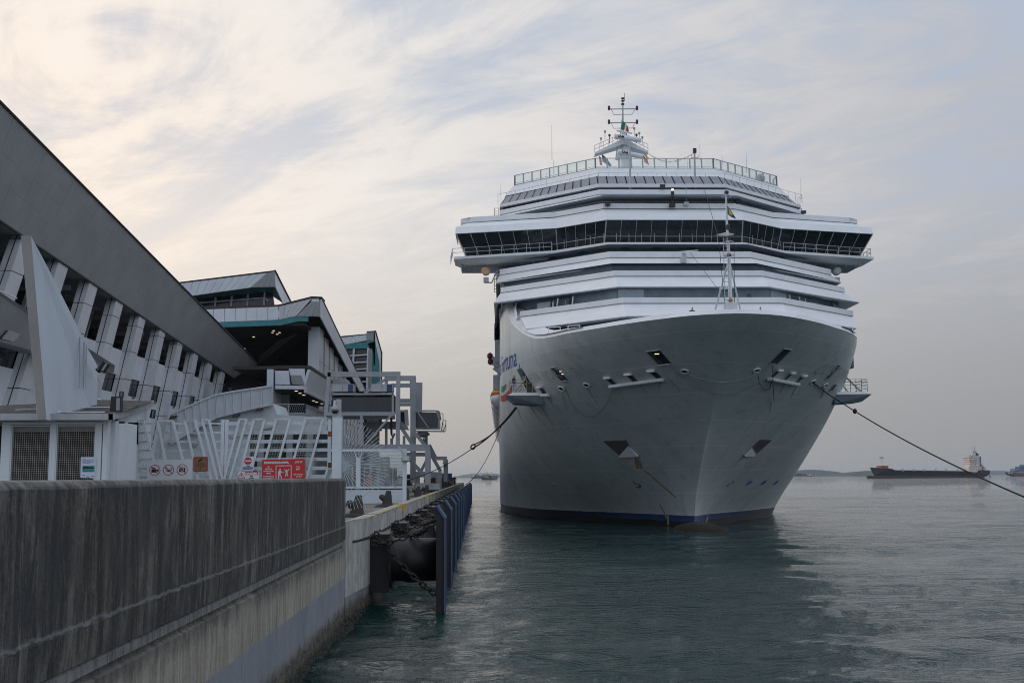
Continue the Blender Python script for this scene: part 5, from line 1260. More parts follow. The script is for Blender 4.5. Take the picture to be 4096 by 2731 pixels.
g = G(); g.box(CX_-5.6, CX_-.3, 45, 148, 15.6, 15.9); g.build('gallery_floor', 'interior', HALL)
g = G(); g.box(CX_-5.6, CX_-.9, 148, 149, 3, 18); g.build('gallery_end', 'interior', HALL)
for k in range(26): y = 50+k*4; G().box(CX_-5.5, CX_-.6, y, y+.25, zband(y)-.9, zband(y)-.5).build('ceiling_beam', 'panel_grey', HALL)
# lower wedge shaped band with louvre at far left
w = [at(-330, 958, X=-29.4), at(460, 1461, X=-29.4), at(455, 1491, X=-29.9), at(-330, 1276, X=-30.6)]
G().prism(w, (-1.2, 0, 0)).build('lower_band', 'panel_grey', HALL)
lv = [at(*Z1(0, 1175), X=-29.2), at(*Z1(62, 1103), X=-29.2), at(*Z1(160, 1138), X=-29.2), at(*Z1(98, 1200), X=-29.2)]
lo_ = G().prism(lv, (-.1, 0, 0)).build('louvre', 'black', HALL)
for k in range(6): a = lv[0].lerp(lv[1], (k+.5)/6); b = lv[3].lerp(lv[2], (k+.5)/6); G().bar(a+Vector((.1,0,0)), b+Vector((.1,0,0)), .06, .10).build('louvre_blade', 'panel_grey', lo_)
hr = [at(*Z1(0, 772), X=-30), at(*Z1(140, 832), X=-30)]
G().tube([hr[0], hr[1]], .06, 5).build('handrail', 'white_metal', HALL)
p = at(109, 1484, X=-31.6); person('person in white shirt standing at an opening of the terminal, left of the fin', (p.x-.6, p.y, p.z-.9), 1.75, 1.5, 'shirt_white', 'dark_cloth')

# ------------------------------------------------------------------ departure wing with dark undercroft, fascia and pilaster wall
WING = thing('terminal_wing', 'white panelled terminal wing with a dark open undercroft and teal soffit', 'terminal building', (-25, 150, DZ))
YF = 146.0
def fascia(parent, top, bot, n, Y, m_='panel_white', name='fascia_panel'):
    for k in range(n):
        e = .02/n
        q = [top[0].lerp(top[1], k/n+e), top[0].lerp(top[1], (k+1)/n-e), bot[0].lerp(bot[1], (k+1)/n-e), bot[0].lerp(bot[1], k/n+e)]
        G().prism(q, (0, .25, 0)).build(name, m_, parent)
    G().prism([top[0], top[1], bot[1], bot[0]], (0, .3, 0)).build('fascia_backing', 'roof_dark', parent) if False else None
a3 = lambda x, y, Y=YF: at(*Z2(x, y), Y=Y)
fascia(WING, (a3(230, 470), a3(910, 444)), (a3(230, 572), a3(910, 546)), 8, YF)
fascia(WING, (a3(912, 444), a3(1172, 380)), (a3(912, 546), a3(1048, 516)), 5, YF, 'column')
G().prism([a3(1172, 384), a3(1225, 382), a3(1232, 404), a3(1165, 404)], (0, .3, 0)).build('corner_cap', 'panel_white', WING)
fascia(WING, (a3(1165, 404, YF-.1), a3(1232, 404, YF-.1)), (a3(1050, 517, YF-.1), a3(1237, 521, YF-.1)), 3, YF, 'panel_grey', 'corner_panel')
G().prism([a3(230, 455), a3(908, 428), a3(1170, 362), a3(1250, 366), a3(1250, 378), a3(1172, 378), a3(908, 443), a3(230, 469)], (0, 3, 0)).build('roof_edge', 'roof_dark', WING)
# roof plane going back, falling away to the far end
r0, r1 = a3(1250, 366), at(1463, 1556, X=a3(1250, 366).x)
s0, s1 = a3(1237, 521), at(1440, 1566, X=a3(1237, 521).x+.1)
XR = r0.x
G().prism([r0, r1, r1+Vector((-.35,0,-.15)), r0+Vector((-.35,0,-.15))], (0, 0, -.3)).build('roof_edge', 'roof_dark', WING)
nf = 16
for k in range(nf):
    f0, f1 = (k+.01)/nf, (k+.99)/nf
    G().prism([r0.lerp(r1, f0)+Vector((-.04,0,-.3)), r0.lerp(r1, f1)+Vector((-.04,0,-.3)), s0.lerp(s1, f1), s0.lerp(s1, f0)], (-.15, 0, 0)).build('verge_panel', 'panel_white', WING)
G().poly([r0, r1, r1+Vector((-5,0,-.1)), a3(1172, 372)]).poly([a3(1172, 372), r1+Vector((-5,0,-.1)), r1+Vector((-12,0,-4)), a3(908, 440)]).build('roof', 'roof_dark', WING)
# teal soffit strip
tl = [a3(230, 574), a3(912, 548), a3(1055, 519), a3(1142, 519), a3(1142, 560), a3(1060, 560), a3(920, 590), a3(230, 612)]
for p_, q_ in ((0,7),):
    G().prism([tl[0], tl[1], tl[6], tl[7]], (0,.4,0)).build('soffit_strip', 'teal', WING)
    G().prism([tl[1], tl[2], tl[5], tl[6]], (0,.4,0)).build('soffit_strip', 'teal', WING)
    G().prism([tl[2], tl[3], tl[4], tl[5]], (0,.4,0)).build('soffit_strip', 'teal', WING)
zc = a3(920, 590).z
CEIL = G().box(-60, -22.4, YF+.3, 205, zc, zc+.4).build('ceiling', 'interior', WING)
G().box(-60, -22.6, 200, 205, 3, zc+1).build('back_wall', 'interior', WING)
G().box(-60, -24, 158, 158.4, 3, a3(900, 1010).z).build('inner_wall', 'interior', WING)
bm_ = [at(*Z2(1150, 590), Y=152), at(*Z2(800, 860), Y=172)]; G().bar(bm_[0], bm_[1], 1.6, 1.2).build('ceiling_fin', mat('dim_soffit', (.05,.045,.045), .8), WING)
for x, y in ((872,632),(863,647),(917,647),(899,661),(715,682),(642,772),(1060,789),(1137,834),(1113,845),(1131,856)):
    p = at(*Z2(x, y), Z=zc-.03); G().lathe((p.x, p.y, zc-.04), [(.17,0),(.17,.03)], 12).build('downlight', 'lamp_on', WING)
# pilaster wall running back from the corner
XW = at(*Z2(1215, 700), Y=151).x
wy0 = 151.0; pitch = 5.6
ztopw = lambda y: s0.z-.1 + (s1.z-s0.z)*(y-s0.y)/(s1.y-s0.y)
G().box(XW-.5, XW-.22, wy0, 212, 3, 13).build('glazed_wall', 'win', WING)
g = G(); g.prism([(XW-.25, wy0, 3), (XW-.25, 212, 3), (XW-.25, 212, ztopw(212)), (XW-.25, wy0, ztopw(wy0))], (-.2,0,0)); g.build('glazed_wall', 'win', WING)
g = G(); g.prism([(XW-1.3, wy0-.1, 3), (XW+.25, wy0-.1, 3), (XW+.25, wy0-.1, ztopw(wy0)), (XW-1.2, wy0-.1, ztopw(wy0))], (0,.3,0)); g.build('corner_pilaster', 'panel_white', WING)
for k in range(11):
    y = wy0+k*pitch; zt = ztopw(y)
    js = [3.2, 6.6, 10.0, 13.4, 16.8, 20.2, 23.6, 27, 30.4]
    p0_ = None
    for a, b in zip(js, js[1:]):
        if a > zt: break
        b = min(b, zt); sh = .04*(a-10); g = G().box(XW-.2, XW+.25, y+.1, y+4.1, a+.03, b-.03); o_ = g.build('pilaster' if p0_ is None else 'pilaster_panel', 'column', WING if p0_ is None else p0_); p0_ = p0_ or o_
# second, higher roof behind
UP = thing('terminal_upper_roof', 'upper terminal storey with white panel fascia and glazed strip behind the wing', 'terminal building', (-30, 172, DZ))
YU = 174.0; b3 = lambda x, y, Y=YU: at(*Z2(x, y), Y=Y)
fascia(UP, (b3(40, 275), b3(820, 180)), (b3(40, 385), b3(690, 294)), 12, YU)
fascia(UP, (b3(820, 180, YU-.1), b3(880, 168, YU-.1)), (b3(692, 293, YU-.1), b3(886, 288, YU-.1)), 4, YU, 'panel_grey', 'corner_panel')
G().prism([b3(40, 262), b3(870, 160), b3(880, 160), b3(880, 170), b3(40, 273)], (0, 3, 0)).build('roof_edge', 'roof_dark', UP)
v0, v1 = b3(880, 162), at(*Z2(1003, 404), X=b3(880,162).x); w0, w1 = b3(886, 290), at(*Z2(945, 416), X=b3(886,290).x)
for k in range(6):
    f0, f1 = (k+.01)/6, (k+.99)/6; G().prism([v0.lerp(v1, f0)+Vector((0,0,-.15)), v0.lerp(v1, f1)+Vector((0,0,-.15)), w0.lerp(w1, f1), w0.lerp(w1, f0)], (-.2,0,0)).build('verge_panel', 'panel_white', UP)
G().bar(v0, v1, .3, .25).build('roof_edge', 'roof_dark', UP)
G().prism([b3(40, 386), b3(690, 295), b3(888, 290), b3(945, 416), b3(820, 430, YU), b3(40, 470)], (0, 6, .5)).build('soffit', 'teal', UP) if False else None
gt = [b3(100, 386), b3(690, 296), b3(886, 290), b3(890, 330), b3(800, 330), b3(100, 400)]
G().prism([b3(60, 384), b3(690, 293), b3(800, 330, YU+5), b3(60, 400, YU+5)], (0, .1, .3)).build('soffit', 'teal', UP)
G().prism([b3(690, 293), b3(886, 289), b3(945, 416, YU+14), b3(812, 330, YU+5)], (0, .1, .3)).build('soffit', 'teal', UP)
G().prism([b3(100, 330, YU+5.2), b3(860, 318, YU+5.2), b3(880, 450, YU+5.2), b3(100, 480, YU+5.2)], (0, .3, 0)).build('glazing', 'win', UP)
for (x0, y0_, x1, y1_) in ((415,370,413,445),(543,360,540,440),(670,345,665,436),(802,330,795,430),(290,414,800,376),(802,376,830,400)):
    G().bar(b3(x0, y0_, YU+5), b3(x1, y1_, YU+5), .28, .2).build('glazing_bar', 'panel_white', UP)
G().box(b3(100, 300).x, b3(880,300).x-1, YU+1, YU+40, 3, b3(500, 460).z).build('lower_wall', 'interior', UP)
G().prism([b3(330, 458, YU-2), b3(910, 434, YU-2), b3(905, 446, YU-2), b3(330, 470, YU-2)], (0, 1, 0)).build('parapet_trim', 'roof_dark', UP)
# third roof far behind with teal corner
FB = thing('terminal_far_block', 'far terminal block with teal corner and tall window grid', 'terminal building', (-20, 214, DZ))
YB = 214.0; c3 = lambda x, y, Y=YB: at(*Z2(x, y), Y=Y)
fascia(FB, (c3(1380, 688), c3(1600, 664)), (c3(1400, 742), c3(1600, 718)), 4, YB)
G().prism([c3(1600, 640), c3(1664, 636), c3(1668, 706), c3(1600, 706)], (0,.4,0)).build('corner_panel', 'panel_grey', FB)
G().prism([c3(1380, 676), c3(1600, 656), c3(1600, 636), c3(1670, 632), c3(1670, 640), c3(1604, 643), c3(1600, 664), c3(1380, 688)], (0, 3, 0)).build('roof_edge', 'roof_dark', FB)
t0, t1 = c3(1668, 636), at(*Z2(1714, 796), X=c3(1668,636).x); 
G().prism([t0, t1, t1+Vector((0,0,-11)), t0+Vector((0,0,-6.5))], (-.3,0,0)).build('verge_wall', 'panel_white', FB)
G().bar(t0, t1, .3, .3).build('roof_edge', 'roof_dark', FB); G().bar(t1, t1+Vector((0,0,-16)), .5, .4).build('roof_edge', 'roof_dark', FB)
G().prism([c3(1420, 742), c3(1602, 708), c3(1668, 708), c3(1668, 860), c3(1640, 770), c3(1430, 775)], (0, .5, 0)).build('soffit', 'teal', FB)
G().prism([c3(1610, 730), c3(1668, 720), c3(1700, 880), c3(1704, 1046), c3(1645, 1046), c3(1645, 870)], (0, .5, 0)).build('corner_wall', 'teal', FB)
gw = [(1440, 780), (1610, 765), (1606, 1100), (1440, 1100)]
G().prism([c3(x, y, YB+1) for x, y in gw], (0, .3, 0)).build('glazing', 'win', FB)
for x0, y0_, x1, y1_ in ((1500,775,1490,1000),(1612,768,1602,1100),(1460,830,1612,820),(1480,884,1610,876),(1500,936,1608,930),(1515,984,1606,980),(1530,1034,1604,1030)):
    G().bar(c3(x0, y0_), c3(x1, y1_), .35, .25).build('glazing_bar', 'panel_white', FB)
for x in (1622, 1636): G().bar(c3(x, 780), c3(x-4, 1090), .4, .3).build('glazing_bar', 'panel_mid', FB)
G().box(c3(1400,800).x-10, c3(1600,800).x, YB+1.5, YB+30, 3, c3(1500, 760).z).build('wall', 'interior', FB)

# canopy level with balcony and covered stair in front of the wing
YC = 125.0; d3 = lambda x, y, Y=YC: at(*Z2(x, y), Y=Y)
BAL = thing('balcony_block', 'white balcony storey with a railing below the dark undercroft', 'terminal balcony', (-20, 130, DZ))
XC = d3(1115, 930).x
xl = d3(865, 940).x; ztc = d3(1000, 935).z; zbc = d3(1000, 1055).z; zl2 = d3(1000, 1090).z
G().prism([d3(882, 945), d3(990, 945), d3(1000, 1055), d3(884, 1050)], (0,.5,0)).build('canopy_panel', 'panel_white', BAL)
G().prism([d3(990, 930), d3(1115, 930), d3(1116, 1060), d3(1016, 1050), d3(1002, 980)], (0,.5,0)).build('canopy_panel', 'panel_white', BAL)
G().prism([d3(1002, 980, YC-.3), d3(1085, 980, YC-.3), d3(1114, 1060, YC-.1), d3(1018, 1050, YC-.1)], (0,.5,0)).build('canopy_panel', 'panel_mid', BAL)
G().box(xl, XC-.2, YC+.5, YC+2, ztc, ztc+.5).build('canopy_roof_edge', 'roof_dark', BAL)
G().prism([d3(884, 1058), d3(1116, 1062), d3(1120, 1090), d3(884, 1088)], (0,.8,0)).build('canopy_lip', 'panel_white', BAL)
for k in range(6):
    y0, y1 = YC+.05+k*4.4, YC+4.35+k*4.4
    G().prism([(XC, y0, zbc-.4), (XC, y1, zbc-.4), (XC+.6, y1, ztc), (XC+.6, y0, ztc)], (-.3,0,0)).build('canopy_side_panel', 'panel_white', BAL)
    G().prism([(XC+.25, y0, zl2-.4), (XC+.25, y1, zl2-.4), (XC+.25, y1, zbc-.45), (XC+.25, y0, zbc-.45)], (-.3,0,0)).build('canopy_side_lip', 'column', BAL)
G().prism([(XC+.65, YC, ztc+.05), (XC+.65, YC+27, ztc+.05), (XC-8, YC+27, ztc+.05), (XC-8, YC+.4, ztc+.05)], (0,0,.35)).build('canopy_roof', 'roof_dark', BAL)
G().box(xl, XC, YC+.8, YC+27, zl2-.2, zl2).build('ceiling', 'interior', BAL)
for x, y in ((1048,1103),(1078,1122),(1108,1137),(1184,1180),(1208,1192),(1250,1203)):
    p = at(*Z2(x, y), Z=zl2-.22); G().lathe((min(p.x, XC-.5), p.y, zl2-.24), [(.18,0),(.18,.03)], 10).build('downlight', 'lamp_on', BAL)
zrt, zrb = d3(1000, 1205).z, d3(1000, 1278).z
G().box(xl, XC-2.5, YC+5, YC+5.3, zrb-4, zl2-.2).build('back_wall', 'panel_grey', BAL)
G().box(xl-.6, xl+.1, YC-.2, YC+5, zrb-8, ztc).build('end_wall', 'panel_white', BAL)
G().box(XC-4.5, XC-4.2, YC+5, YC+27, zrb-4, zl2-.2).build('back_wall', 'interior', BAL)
G().box(xl, XC+.2, YC, YC+27, zrb-.35, zrb-.05).build('balcony_floor', 'panel_mid', BAL)
G().box(xl, XC+.2, YC+.1, YC+.4, zrb-1.6, zrb-.35).build('balcony_fascia', 'panel_white', BAL); G().box(XC-.1, XC+.2, YC+.4, YC+27, zrb-1.4, zrb-.35).build('balcony_fascia', 'panel_white', BAL)
G().box(XC-.15, XC+.1, YC+.4, YC+27, 3, zrb-1.4).build('lower_wall', 'interior', BAL)
for a, b in (((xl, YC+.1), (XC+.1, YC+.1)), ((XC+.1, YC+.1), (XC+.1, YC+26))):
    A, B_ = Vector((a[0], a[1], 0)), Vector((b[0], b[1], 0)); L = (B_-A).length; n = max(2, int(L/2.6))
    for h in (zrb, zrt-.05): G().tube([A+Vector((0,0,h)), B_+Vector((0,0,h))], .05, 5).build('rail_bar', 'rail_grey', BAL)
    for k in range(n+1): p = A.lerp(B_, k/n); G().bar(p+Vector((0,0,zrb-.3)), p+Vector((0,0,zrt)), .10).build('rail_post', 'rail_grey', BAL)
    gg = G(); m_ = int(L/.22)
    for k in range(m_): p = A.lerp(B_, k/m_); q = A.lerp(B_, (k+1)/m_); gg.bar(p+Vector((0,0,zrb)), q+Vector((0,0,(zrb+zrt)/2)), .025).bar(q+Vector((0,0,(zrb+zrt)/2)), p+Vector((0,0,zrt-.05)), .025)
    tag(gg.build('rail_mesh', 'rail_grey', BAL), kind='stuff')

STAIR = thing('covered_stair', 'long white ribbed stair enclosure climbing to the balcony', 'covered stair', (-30, 112, DZ))
YR = 112.0; e3 = lambda x, y, Y=YR: at(*Z2(x, y), Y=Y)
topL = [(862, 1068), (700, 1092), (560, 1112), (420, 1138), (300, 1186), (180, 1240), (60, 1295)]; botL = [(862, 1212), (700, 1246), (560, 1280), (430, 1312), (310, 1378), (200, 1440), (60, 1525)]
n = 0
for i in range(len(topL)-1):
    ta, tb_, ba, bb = [e3(*q) for q in (topL[i], topL[i+1], botL[i], botL[i+1])]; m_ = max(2, int((ta-tb_).length/.85))
    for k in range(m_):
        f0, f1 = (k+.03)/m_, (k+.97)/m_; G().prism([ta.lerp(tb_, f0), ta.lerp(tb_, f1), ba.lerp(bb, f1), ba.lerp(bb, f0)], (0, .1, 0)).build('cladding_strip', 'white_wall', STAIR)
        G().bar(ta.lerp(tb_, f0)+Vector((0,-.06,0)), ba.lerp(bb, f0)+Vector((0,-.06,0)), .07, .14).build('cladding_rib', 'white_metal', STAIR)
    G().bar(ta+Vector((0,-.1,.05)), tb_+Vector((0,-.1,.05)), .16, .16).build('handrail', 'white_metal', STAIR)
    G().bar(ba+Vector((0,-.1,0)), bb+Vector((0,-.1,0)), .16, .12).build('string_edge', 'column', STAIR)
G().prism([e3(*q, YR+.3) for q in topL+botL[::-1]], (0, .25, 0)).build('stair_core', 'panel_mid', STAIR)
for x, y in ((760,1252),(575,1298),(85,1312),(415,1362)):
    p = e3(x, y, YR-.7); t_ = thing('floodlight', {760:'dark floodlight under the stair, nearest the balcony',575:'dark floodlight under the middle of the stair',85:'dark floodlight at the foot of the stair',415:'dark floodlight on the wall below the stair, behind the gate'}[x], 'floodlight', tuple(p), 'floodlights on the stair wall')
    G().hexa([(p.x-.38,p.y-.3,p.z-.18),(p.x+.18,p.y-.3,p.z-.12),(p.x+.18,p.y+.2,p.z-.12),(p.x-.38,p.y+.2,p.z-.18),(p.x-.2,p.y-.25,p.z+.16),(p.x+.38,p.y-.25,p.z+.18),(p.x+.38,p.y+.2,p.z+.18),(p.x-.2,p.y+.2,p.z+.16)]).build('housing', 'dark_metal', t_); G().bar((p.x, p.y, p.z), (p.x+.1, p.y+1.2, p.z+.1), .12).build('bracket', 'rust', t_)
LOW = thing('service_building', 'white rendered service building behind the gate with a dark opening', 'building', (-25, 118, DZ))
lw = [e3(-560, 1560, YR+.6), e3(60, 1500, YR+.6), e3(200, 1425, YR+.6), e3(310, 1362, YR+.6), e3(430, 1300, YR+.6), e3(700, 1232, YR+.6), e3(862, 1200, YR+.6), e3(900, 1290, YR+.6), e3(1290, 1310, YR+.6)]
xs0, xs1 = lw[0].x, lw[-1].x
G().prism([(xs0, YR+.6, 3), (xs1, YR+.6, 3)] + list(reversed(lw)), (0, 8, 0)).build('wall', 'white_wall', LOW)
zt_, zb_ = at(*ZJ(-300, 1600), Y=YR+3).z, 3.0
q = [at(1000, 1735, Y=YR+.5), at(1100, 1722, Y=YR+.5), at(1320, 1725, Y=YR+.5), at(1320, 1900, Y=YR+.5), at(1000, 1900, Y=YR+.5)]
G().prism(q, (0, .08, 0)).build('opening', 'interior', LOW)
a_ = at(925, 1745, Y=YR+.4); b_ = at(1095, 1698, Y=YR+.4); G().bar(a_, b_, .25, .4).build('coping', 'column', LOW)
for u in (1045, 1160, 1240): p = at(u, 1730, Y=YR+.3); G().box(p.x-.3, p.x+.3, YR+.1, YR+.48, 3, p.z).build('pier', 'panel_mid', LOW)
for x, y in ((262, 1450), (75, 1512), (245, 1535)):
    p = e3(x, y, YR+.2); o_ = G().lathe(tuple(p), [(.3,0),(.42,.25),(.2,.5)], 10).bar(p, p+Vector((-.5,.3,.3)), .1).build('cctv_camera', 'rail_grey'); tag(o_, {262:'upper camera on the white wall behind the gate',75:'left lower camera on the white wall',245:'lowest domed camera on the white wall'}[x], 'camera', 'cameras on the service building')

# ------------------------------------------------------------------ boarding gangways
def gang(name, lab, Y): return thing('boarding_gangway', lab, 'gangway', (at(1500, 1800, Y=Y).x, Y, DZ))
G1 = gang('g', 'nearest grey boarding gangway: portal frame, dark glazed corridor and two air units', 115)
Y1 = 115.0; j = lambda x, y, Y=Y1: at(*ZJ(x, y), Y=Y); l = lambda x, y, Y=Y1: at(*ZL(x, y), Y=Y)
px2m = Y1/4509
KW = .40
def beam(a, b, w, d, parent, name='frame_beam', m_='crane_grey'): return G().bar(a, b, w*KW, d*KW).build(name, m_, parent)
zg = DZ
beam(j(265, 245), j(1780, 245), 1.0, 1.27, G1); 
for dY in (0, 5.0):
    beam(j(297, 210, Y1+dY), l(-20, 715, Y1+dY), 1.0, 1.0, G1, 'frame_leg'); beam(j(1745, 190, Y1+dY), l(1140, 745, Y1+dY), 1.0, .95, G1, 'frame_leg')
beam(j(297, 245), j(297, 245, Y1+5), .8, .8, G1); beam(j(1745, 245), j(1745, 245, Y1+5), .8, .8, G1)
for dY in (0, 5.0): beam(l(-60, 745, Y1+dY), l(1650, 745, Y1+dY), .9, 1.7 if dY == 0 else 1.2, G1)
lb0 = l(1615, 800); G().box(lb0.x-.28, lb0.x+.28, Y1-.25, Y1+.25, DZ+.6, lb0.z).build('frame_leg', 'crane_grey', G1)
lb0 = l(-10, 800); G().box(lb0.x-.28, lb0.x+.28, Y1-.25, Y1+.25, DZ+.6, lb0.z).build('frame_leg', 'crane_grey', G1)
for u in (1615, -10):
    b0_ = l(u, 800); G().box(b0_.x-1.2, b0_.x+1.2, Y1-.4, Y1+.4, DZ+.25, DZ+.9).build('bogie', 'crane_grey', G1)
    for dx_ in (-.8, .8): G().lathe((b0_.x+dx_, Y1, DZ+.35), [(.35,-.2),(.35,.2)], 12, 'y').build('wheel', 'dark_metal', G1)
beam(l(1040, 235, Y1-.6), l(620, 715, Y1-.6), .55, .5, G1, 'brace'); beam(l(-10, 250, Y1-.6), l(500, 715, Y1-.6), .55, .5, G1, 'brace'); beam(l(572, 235, Y1-.55), l(572, 715, Y1-.55), .6, .4, G1, 'brace')
beam(l(0, 215, Y1-.3), l(1100, 213, Y1-.3), .9, .9, G1, 'corridor_floor_beam'); beam(l(0, 275, Y1+2), l(1100, 272, Y1+2), 1.5, .35, G1, 'corridor_floor_beam')
# corridor
ca, cb = j(335, 650), j(1640, 650); zt_, zb_ = j(900, 652).z, j(900, 1045).z
for k, (x0, x1) in enumerate(((352, 770), (775, 1190), (1195, 1610))):
    p, q = j(x0, 682), j(x1, 682); G().box(p.x, q.x, Y1, Y1+.06, zb_+.05, zt_-.35).build('corridor_glass', 'corr_glass', G1)
G().box(ca.x, cb.x, Y1+.3, Y1+3.4, zb_, zt_-.05).build('corridor', 'interior', G1)
beam(j(335, 660), j(1640, 655), .3, .45, G1, 'corridor_top_rail'); beam(j(342, 650), j(342, 1045), .35, .3, G1, 'corridor_post'); beam(j(1628, 650), j(1628, 1045), .55, .3, G1, 'corridor_post')
for (x0, x1, xd) in ((345, 800, 690), (1175, 1620, 1500)):
    p, q = j(x0, 442), j(x1, 600); o_ = G().box(p.x, q.x, Y1+.2, Y1+2.2, q.z, p.z).build('air_unit', 'column', G1)
    d_, e_ = j(xd, 447), j(x1-12, 595); G().box(d_.x, e_.x, Y1+.14, Y1+.2, e_.z, d_.z).build('air_grille', 'cont_blue', o_)
    G().box(p.x+.3, q.x-.2, Y1+.3, Y1+2.0, q.z-.5, q.z-.35).build('unit_skid', 'dark_metal', o_)
    s_ = j((x0+xd)/2+60, 520); G().box(s_.x-.02, s_.x+.02, Y1+.17, Y1+.2, q.z+.1, p.z-.1).build('unit_seam', 'dark_metal', o_)
G().prism([j(370, 335, Y1+6), j(640, 335, Y1+6), j(720, 440, Y1+6), j(370, 440, Y1+6)], (0,2,0)).build('roof_hatch', 'panel_mid', G1)
# telescoping section behind, sloping down left
G().hexa([l(250, 300, Y1+5), l(1100, 300, Y1+5), l(1100, 300, Y1+8), l(250, 300, Y1+8), l(250, 200, Y1+5), l(1100, 200, Y1+5), l(1100, 200, Y1+8), l(250, 200, Y1+8)]).build('tunnel', 'panel_grey', G1)
G().hexa([l(700, 440, Y1+6), l(1330, 470, Y1+6), l(1330, 470, Y1+9), l(700, 440, Y1+9), l(500, 350, Y1+6), l(1200, 330, Y1+6), l(1200, 330, Y1+9), l(500, 350, Y1+9)]).build('tunnel', 'panel_grey', G1)
for u0, v0, u1, v1 in ((960,450,960,715),(1045,600,1045,715),(1030,610,1070,610),(1240,560,1240,715)): beam(l(u0, v0, Y1+6), l(u1, v1, Y1+6), .7, .5, G1, 'tunnel_support')
G().tube([l(1040, 270, Y1+4), l(1042, 520, Y1+4), l(1065, 600, Y1+4), l(1090, 520, Y1+4)], .12, 6).build('cable_loop', 'black', G1)

G2 = gang('g', 'second boarding gangway with a glazed cabin reaching towards the ship', 130); Y2 = 130.0
J2 = lambda x, y, d=0: at(*ZJ(x, y), Y=Y2+d); L2 = lambda x, y, d=0: at(*ZL(x, y), Y=Y2+d)
beam(J2(1480, 330), J2(2050, 328), 1.4, 1.4, G2); beam(J2(1600, 475, 6), J2(2120, 475, 6), 1.1, 1.2, G2)
p = J2(2045, 280); 
beam(J2(2045, 280), L2(1382, 60), 1.75, 1.2, G2, 'frame_leg'); beam(L2(1382, 60), L2(1380, 1290), 1.55, 1.2, G2, 'frame_leg')
beam(at(1677, 1530, Y=Y2+6), at(1675, 1650, Y=Y2+6), 1.9, 1.2, G2, 'frame_leg')
beam(J2(1490, 280), J2(1490, 640), .9, .9, G2, 'frame_leg'); beam(J2(1470, 350), J2(1040, 640), .8, .8, G2, 'brace')
beam(J2(1780, 800, 3), J2(2020, 800, 3), 1.2, 1.2, G2); beam(J2(1780, 880, 3), J2(2020, 880, 3), 1.0, .8, G2)
beam(L2(1130, 330, -1), L2(1385, 715, -1), 1.4, 1.0, G2, 'brace'); beam(L2(1415, 520, -1), L2(1580, 720, -1), 1.4, 1.0, G2, 'brace'); beam(L2(1590, 720, 4), L2(1815, 1120, 4), 1.6, 1.0, G2, 'brace')
beam(L2(1280, 880, -2), L2(1590, 1215, -2), 1.6, 1.0, G2, 'brace'); beam(L2(1475, 1170, 2), L2(1600, 930, 2), 1.0, .8, G2, 'brace'); beam(L2(1500, 1100, 4), L2(1590, 1000, 4), .5, .5, G2, 'brace')
beam(L2(1583, 490, 4), L2(1583, 720, 4), 1.0, .9, G2, 'frame_leg'); beam(L2(1640, 700, 6), L2(1740, 900, 6), .8, .8, G2, 'brace')
beam(L2(1340, 1160, 2), L2(1840, 1170, 2), 1.3, 1.6, G2); beam(L2(1260, 850, 3), L2(1600, 850, 3), 1.2, 1.1, G2)
for u in (1445, 1600, 1790): b0_ = L2(u, 1200, 2); G().box(b0_.x-.28, b0_.x+.28, Y2+1.5, Y2+2.7, DZ, b0_.z).build('frame_foot', 'crane_grey', G2)
# corridor left of the post and cabin right of it
for pts in ([(1180,180),(1250,180),(1250,380),(1180,345)], [(1408,185),(1740,190),(1785,300),(1780,437),(1430,437),(1408,380)]):
    G().prism([L2(*q) for q in pts], (0,.1,0)).build('cabin_glass', 'corr_glass', G2)
    G().prism([L2(*q, .3) for q in pts], (0,3.0,0)).build('cabin_body', 'interior', G2)
for a, b, w in (((1175,165),(1260,165),.9), ((1405,168),(1745,168),1.0), ((1410,452),(1800,450),.7), ((1745,160),(1790,300),.6), ((1792,300),(1795,455),.6), ((1180,360),(1300,425),.7), ((1272,150),(1285,400),1.1), ((1405,485),(1880,490),.35)):
    beam(L2(*a, -.1), L2(*b, -.1), w, .4, G2, 'cabin_frame')
beam(L2(1430, 150, -.6), L2(1620, 430, -.6), .6, .35, G2, 'diagonal_strut'); G().prism([L2(1750,160), L2(1790,165), L2(1815,280), L2(1795,310)], (0,2.5,0)).build('cabin_hood', 'panel_mid', G2)
for a, b in (((1850,210),(1850,490)),((1895,318),(1895,490)),((1852,318),(1898,318)),((1790,208),(1850,210)),((1855,490),(1895,375)),((1820,490),(1848,330))): G().bar(L2(*a), L2(*b), .08, .08).build('platform_frame', 'dark_metal', G2)
G().bar(L2(1520, 500, 1), L2(1560, 690, 1), .12).bar(L2(1500, 560, 1), L2(1580, 560, 1), .12).bar(L2(1520, 640, 1), L2(1590, 590, 1), .12).lathe(tuple(L2(1530, 540, 1)), [(.3,-.3),(.9,0),(.5,.4)], 10).build('lift_mechanism', 'rail_grey', G2)
G3 = gang('g', 'small far portal frame beyond the second gangway', 150); L3 = lambda x, y, d=0: at(*ZL(x, y), Y=150+d)
beam(L3(1690, 910), L3(1912, 910), 1.2, 1.2, G3); beam(L3(1890, 925), L3(1890, 1275), 1.3, 1.1, G3, 'frame_leg'); beam(L3(1920, 930), L3(1922, 1270), .25, .2, G3, 'drain_pipe', 'dark_metal'); beam(L3(1850, 925), L3(1885, 960), .7, .6, G3, 'brace')
G().hexa([L3(1840,1000,-2),L3(1900,1000,-2),L3(1900,1000,0),L3(1840,1000,0),L3(1850,960,-2),L3(1900,960,-2),L3(1900,960,0),L3(1850,960,0)]).build('haunch', 'crane_grey', G3)
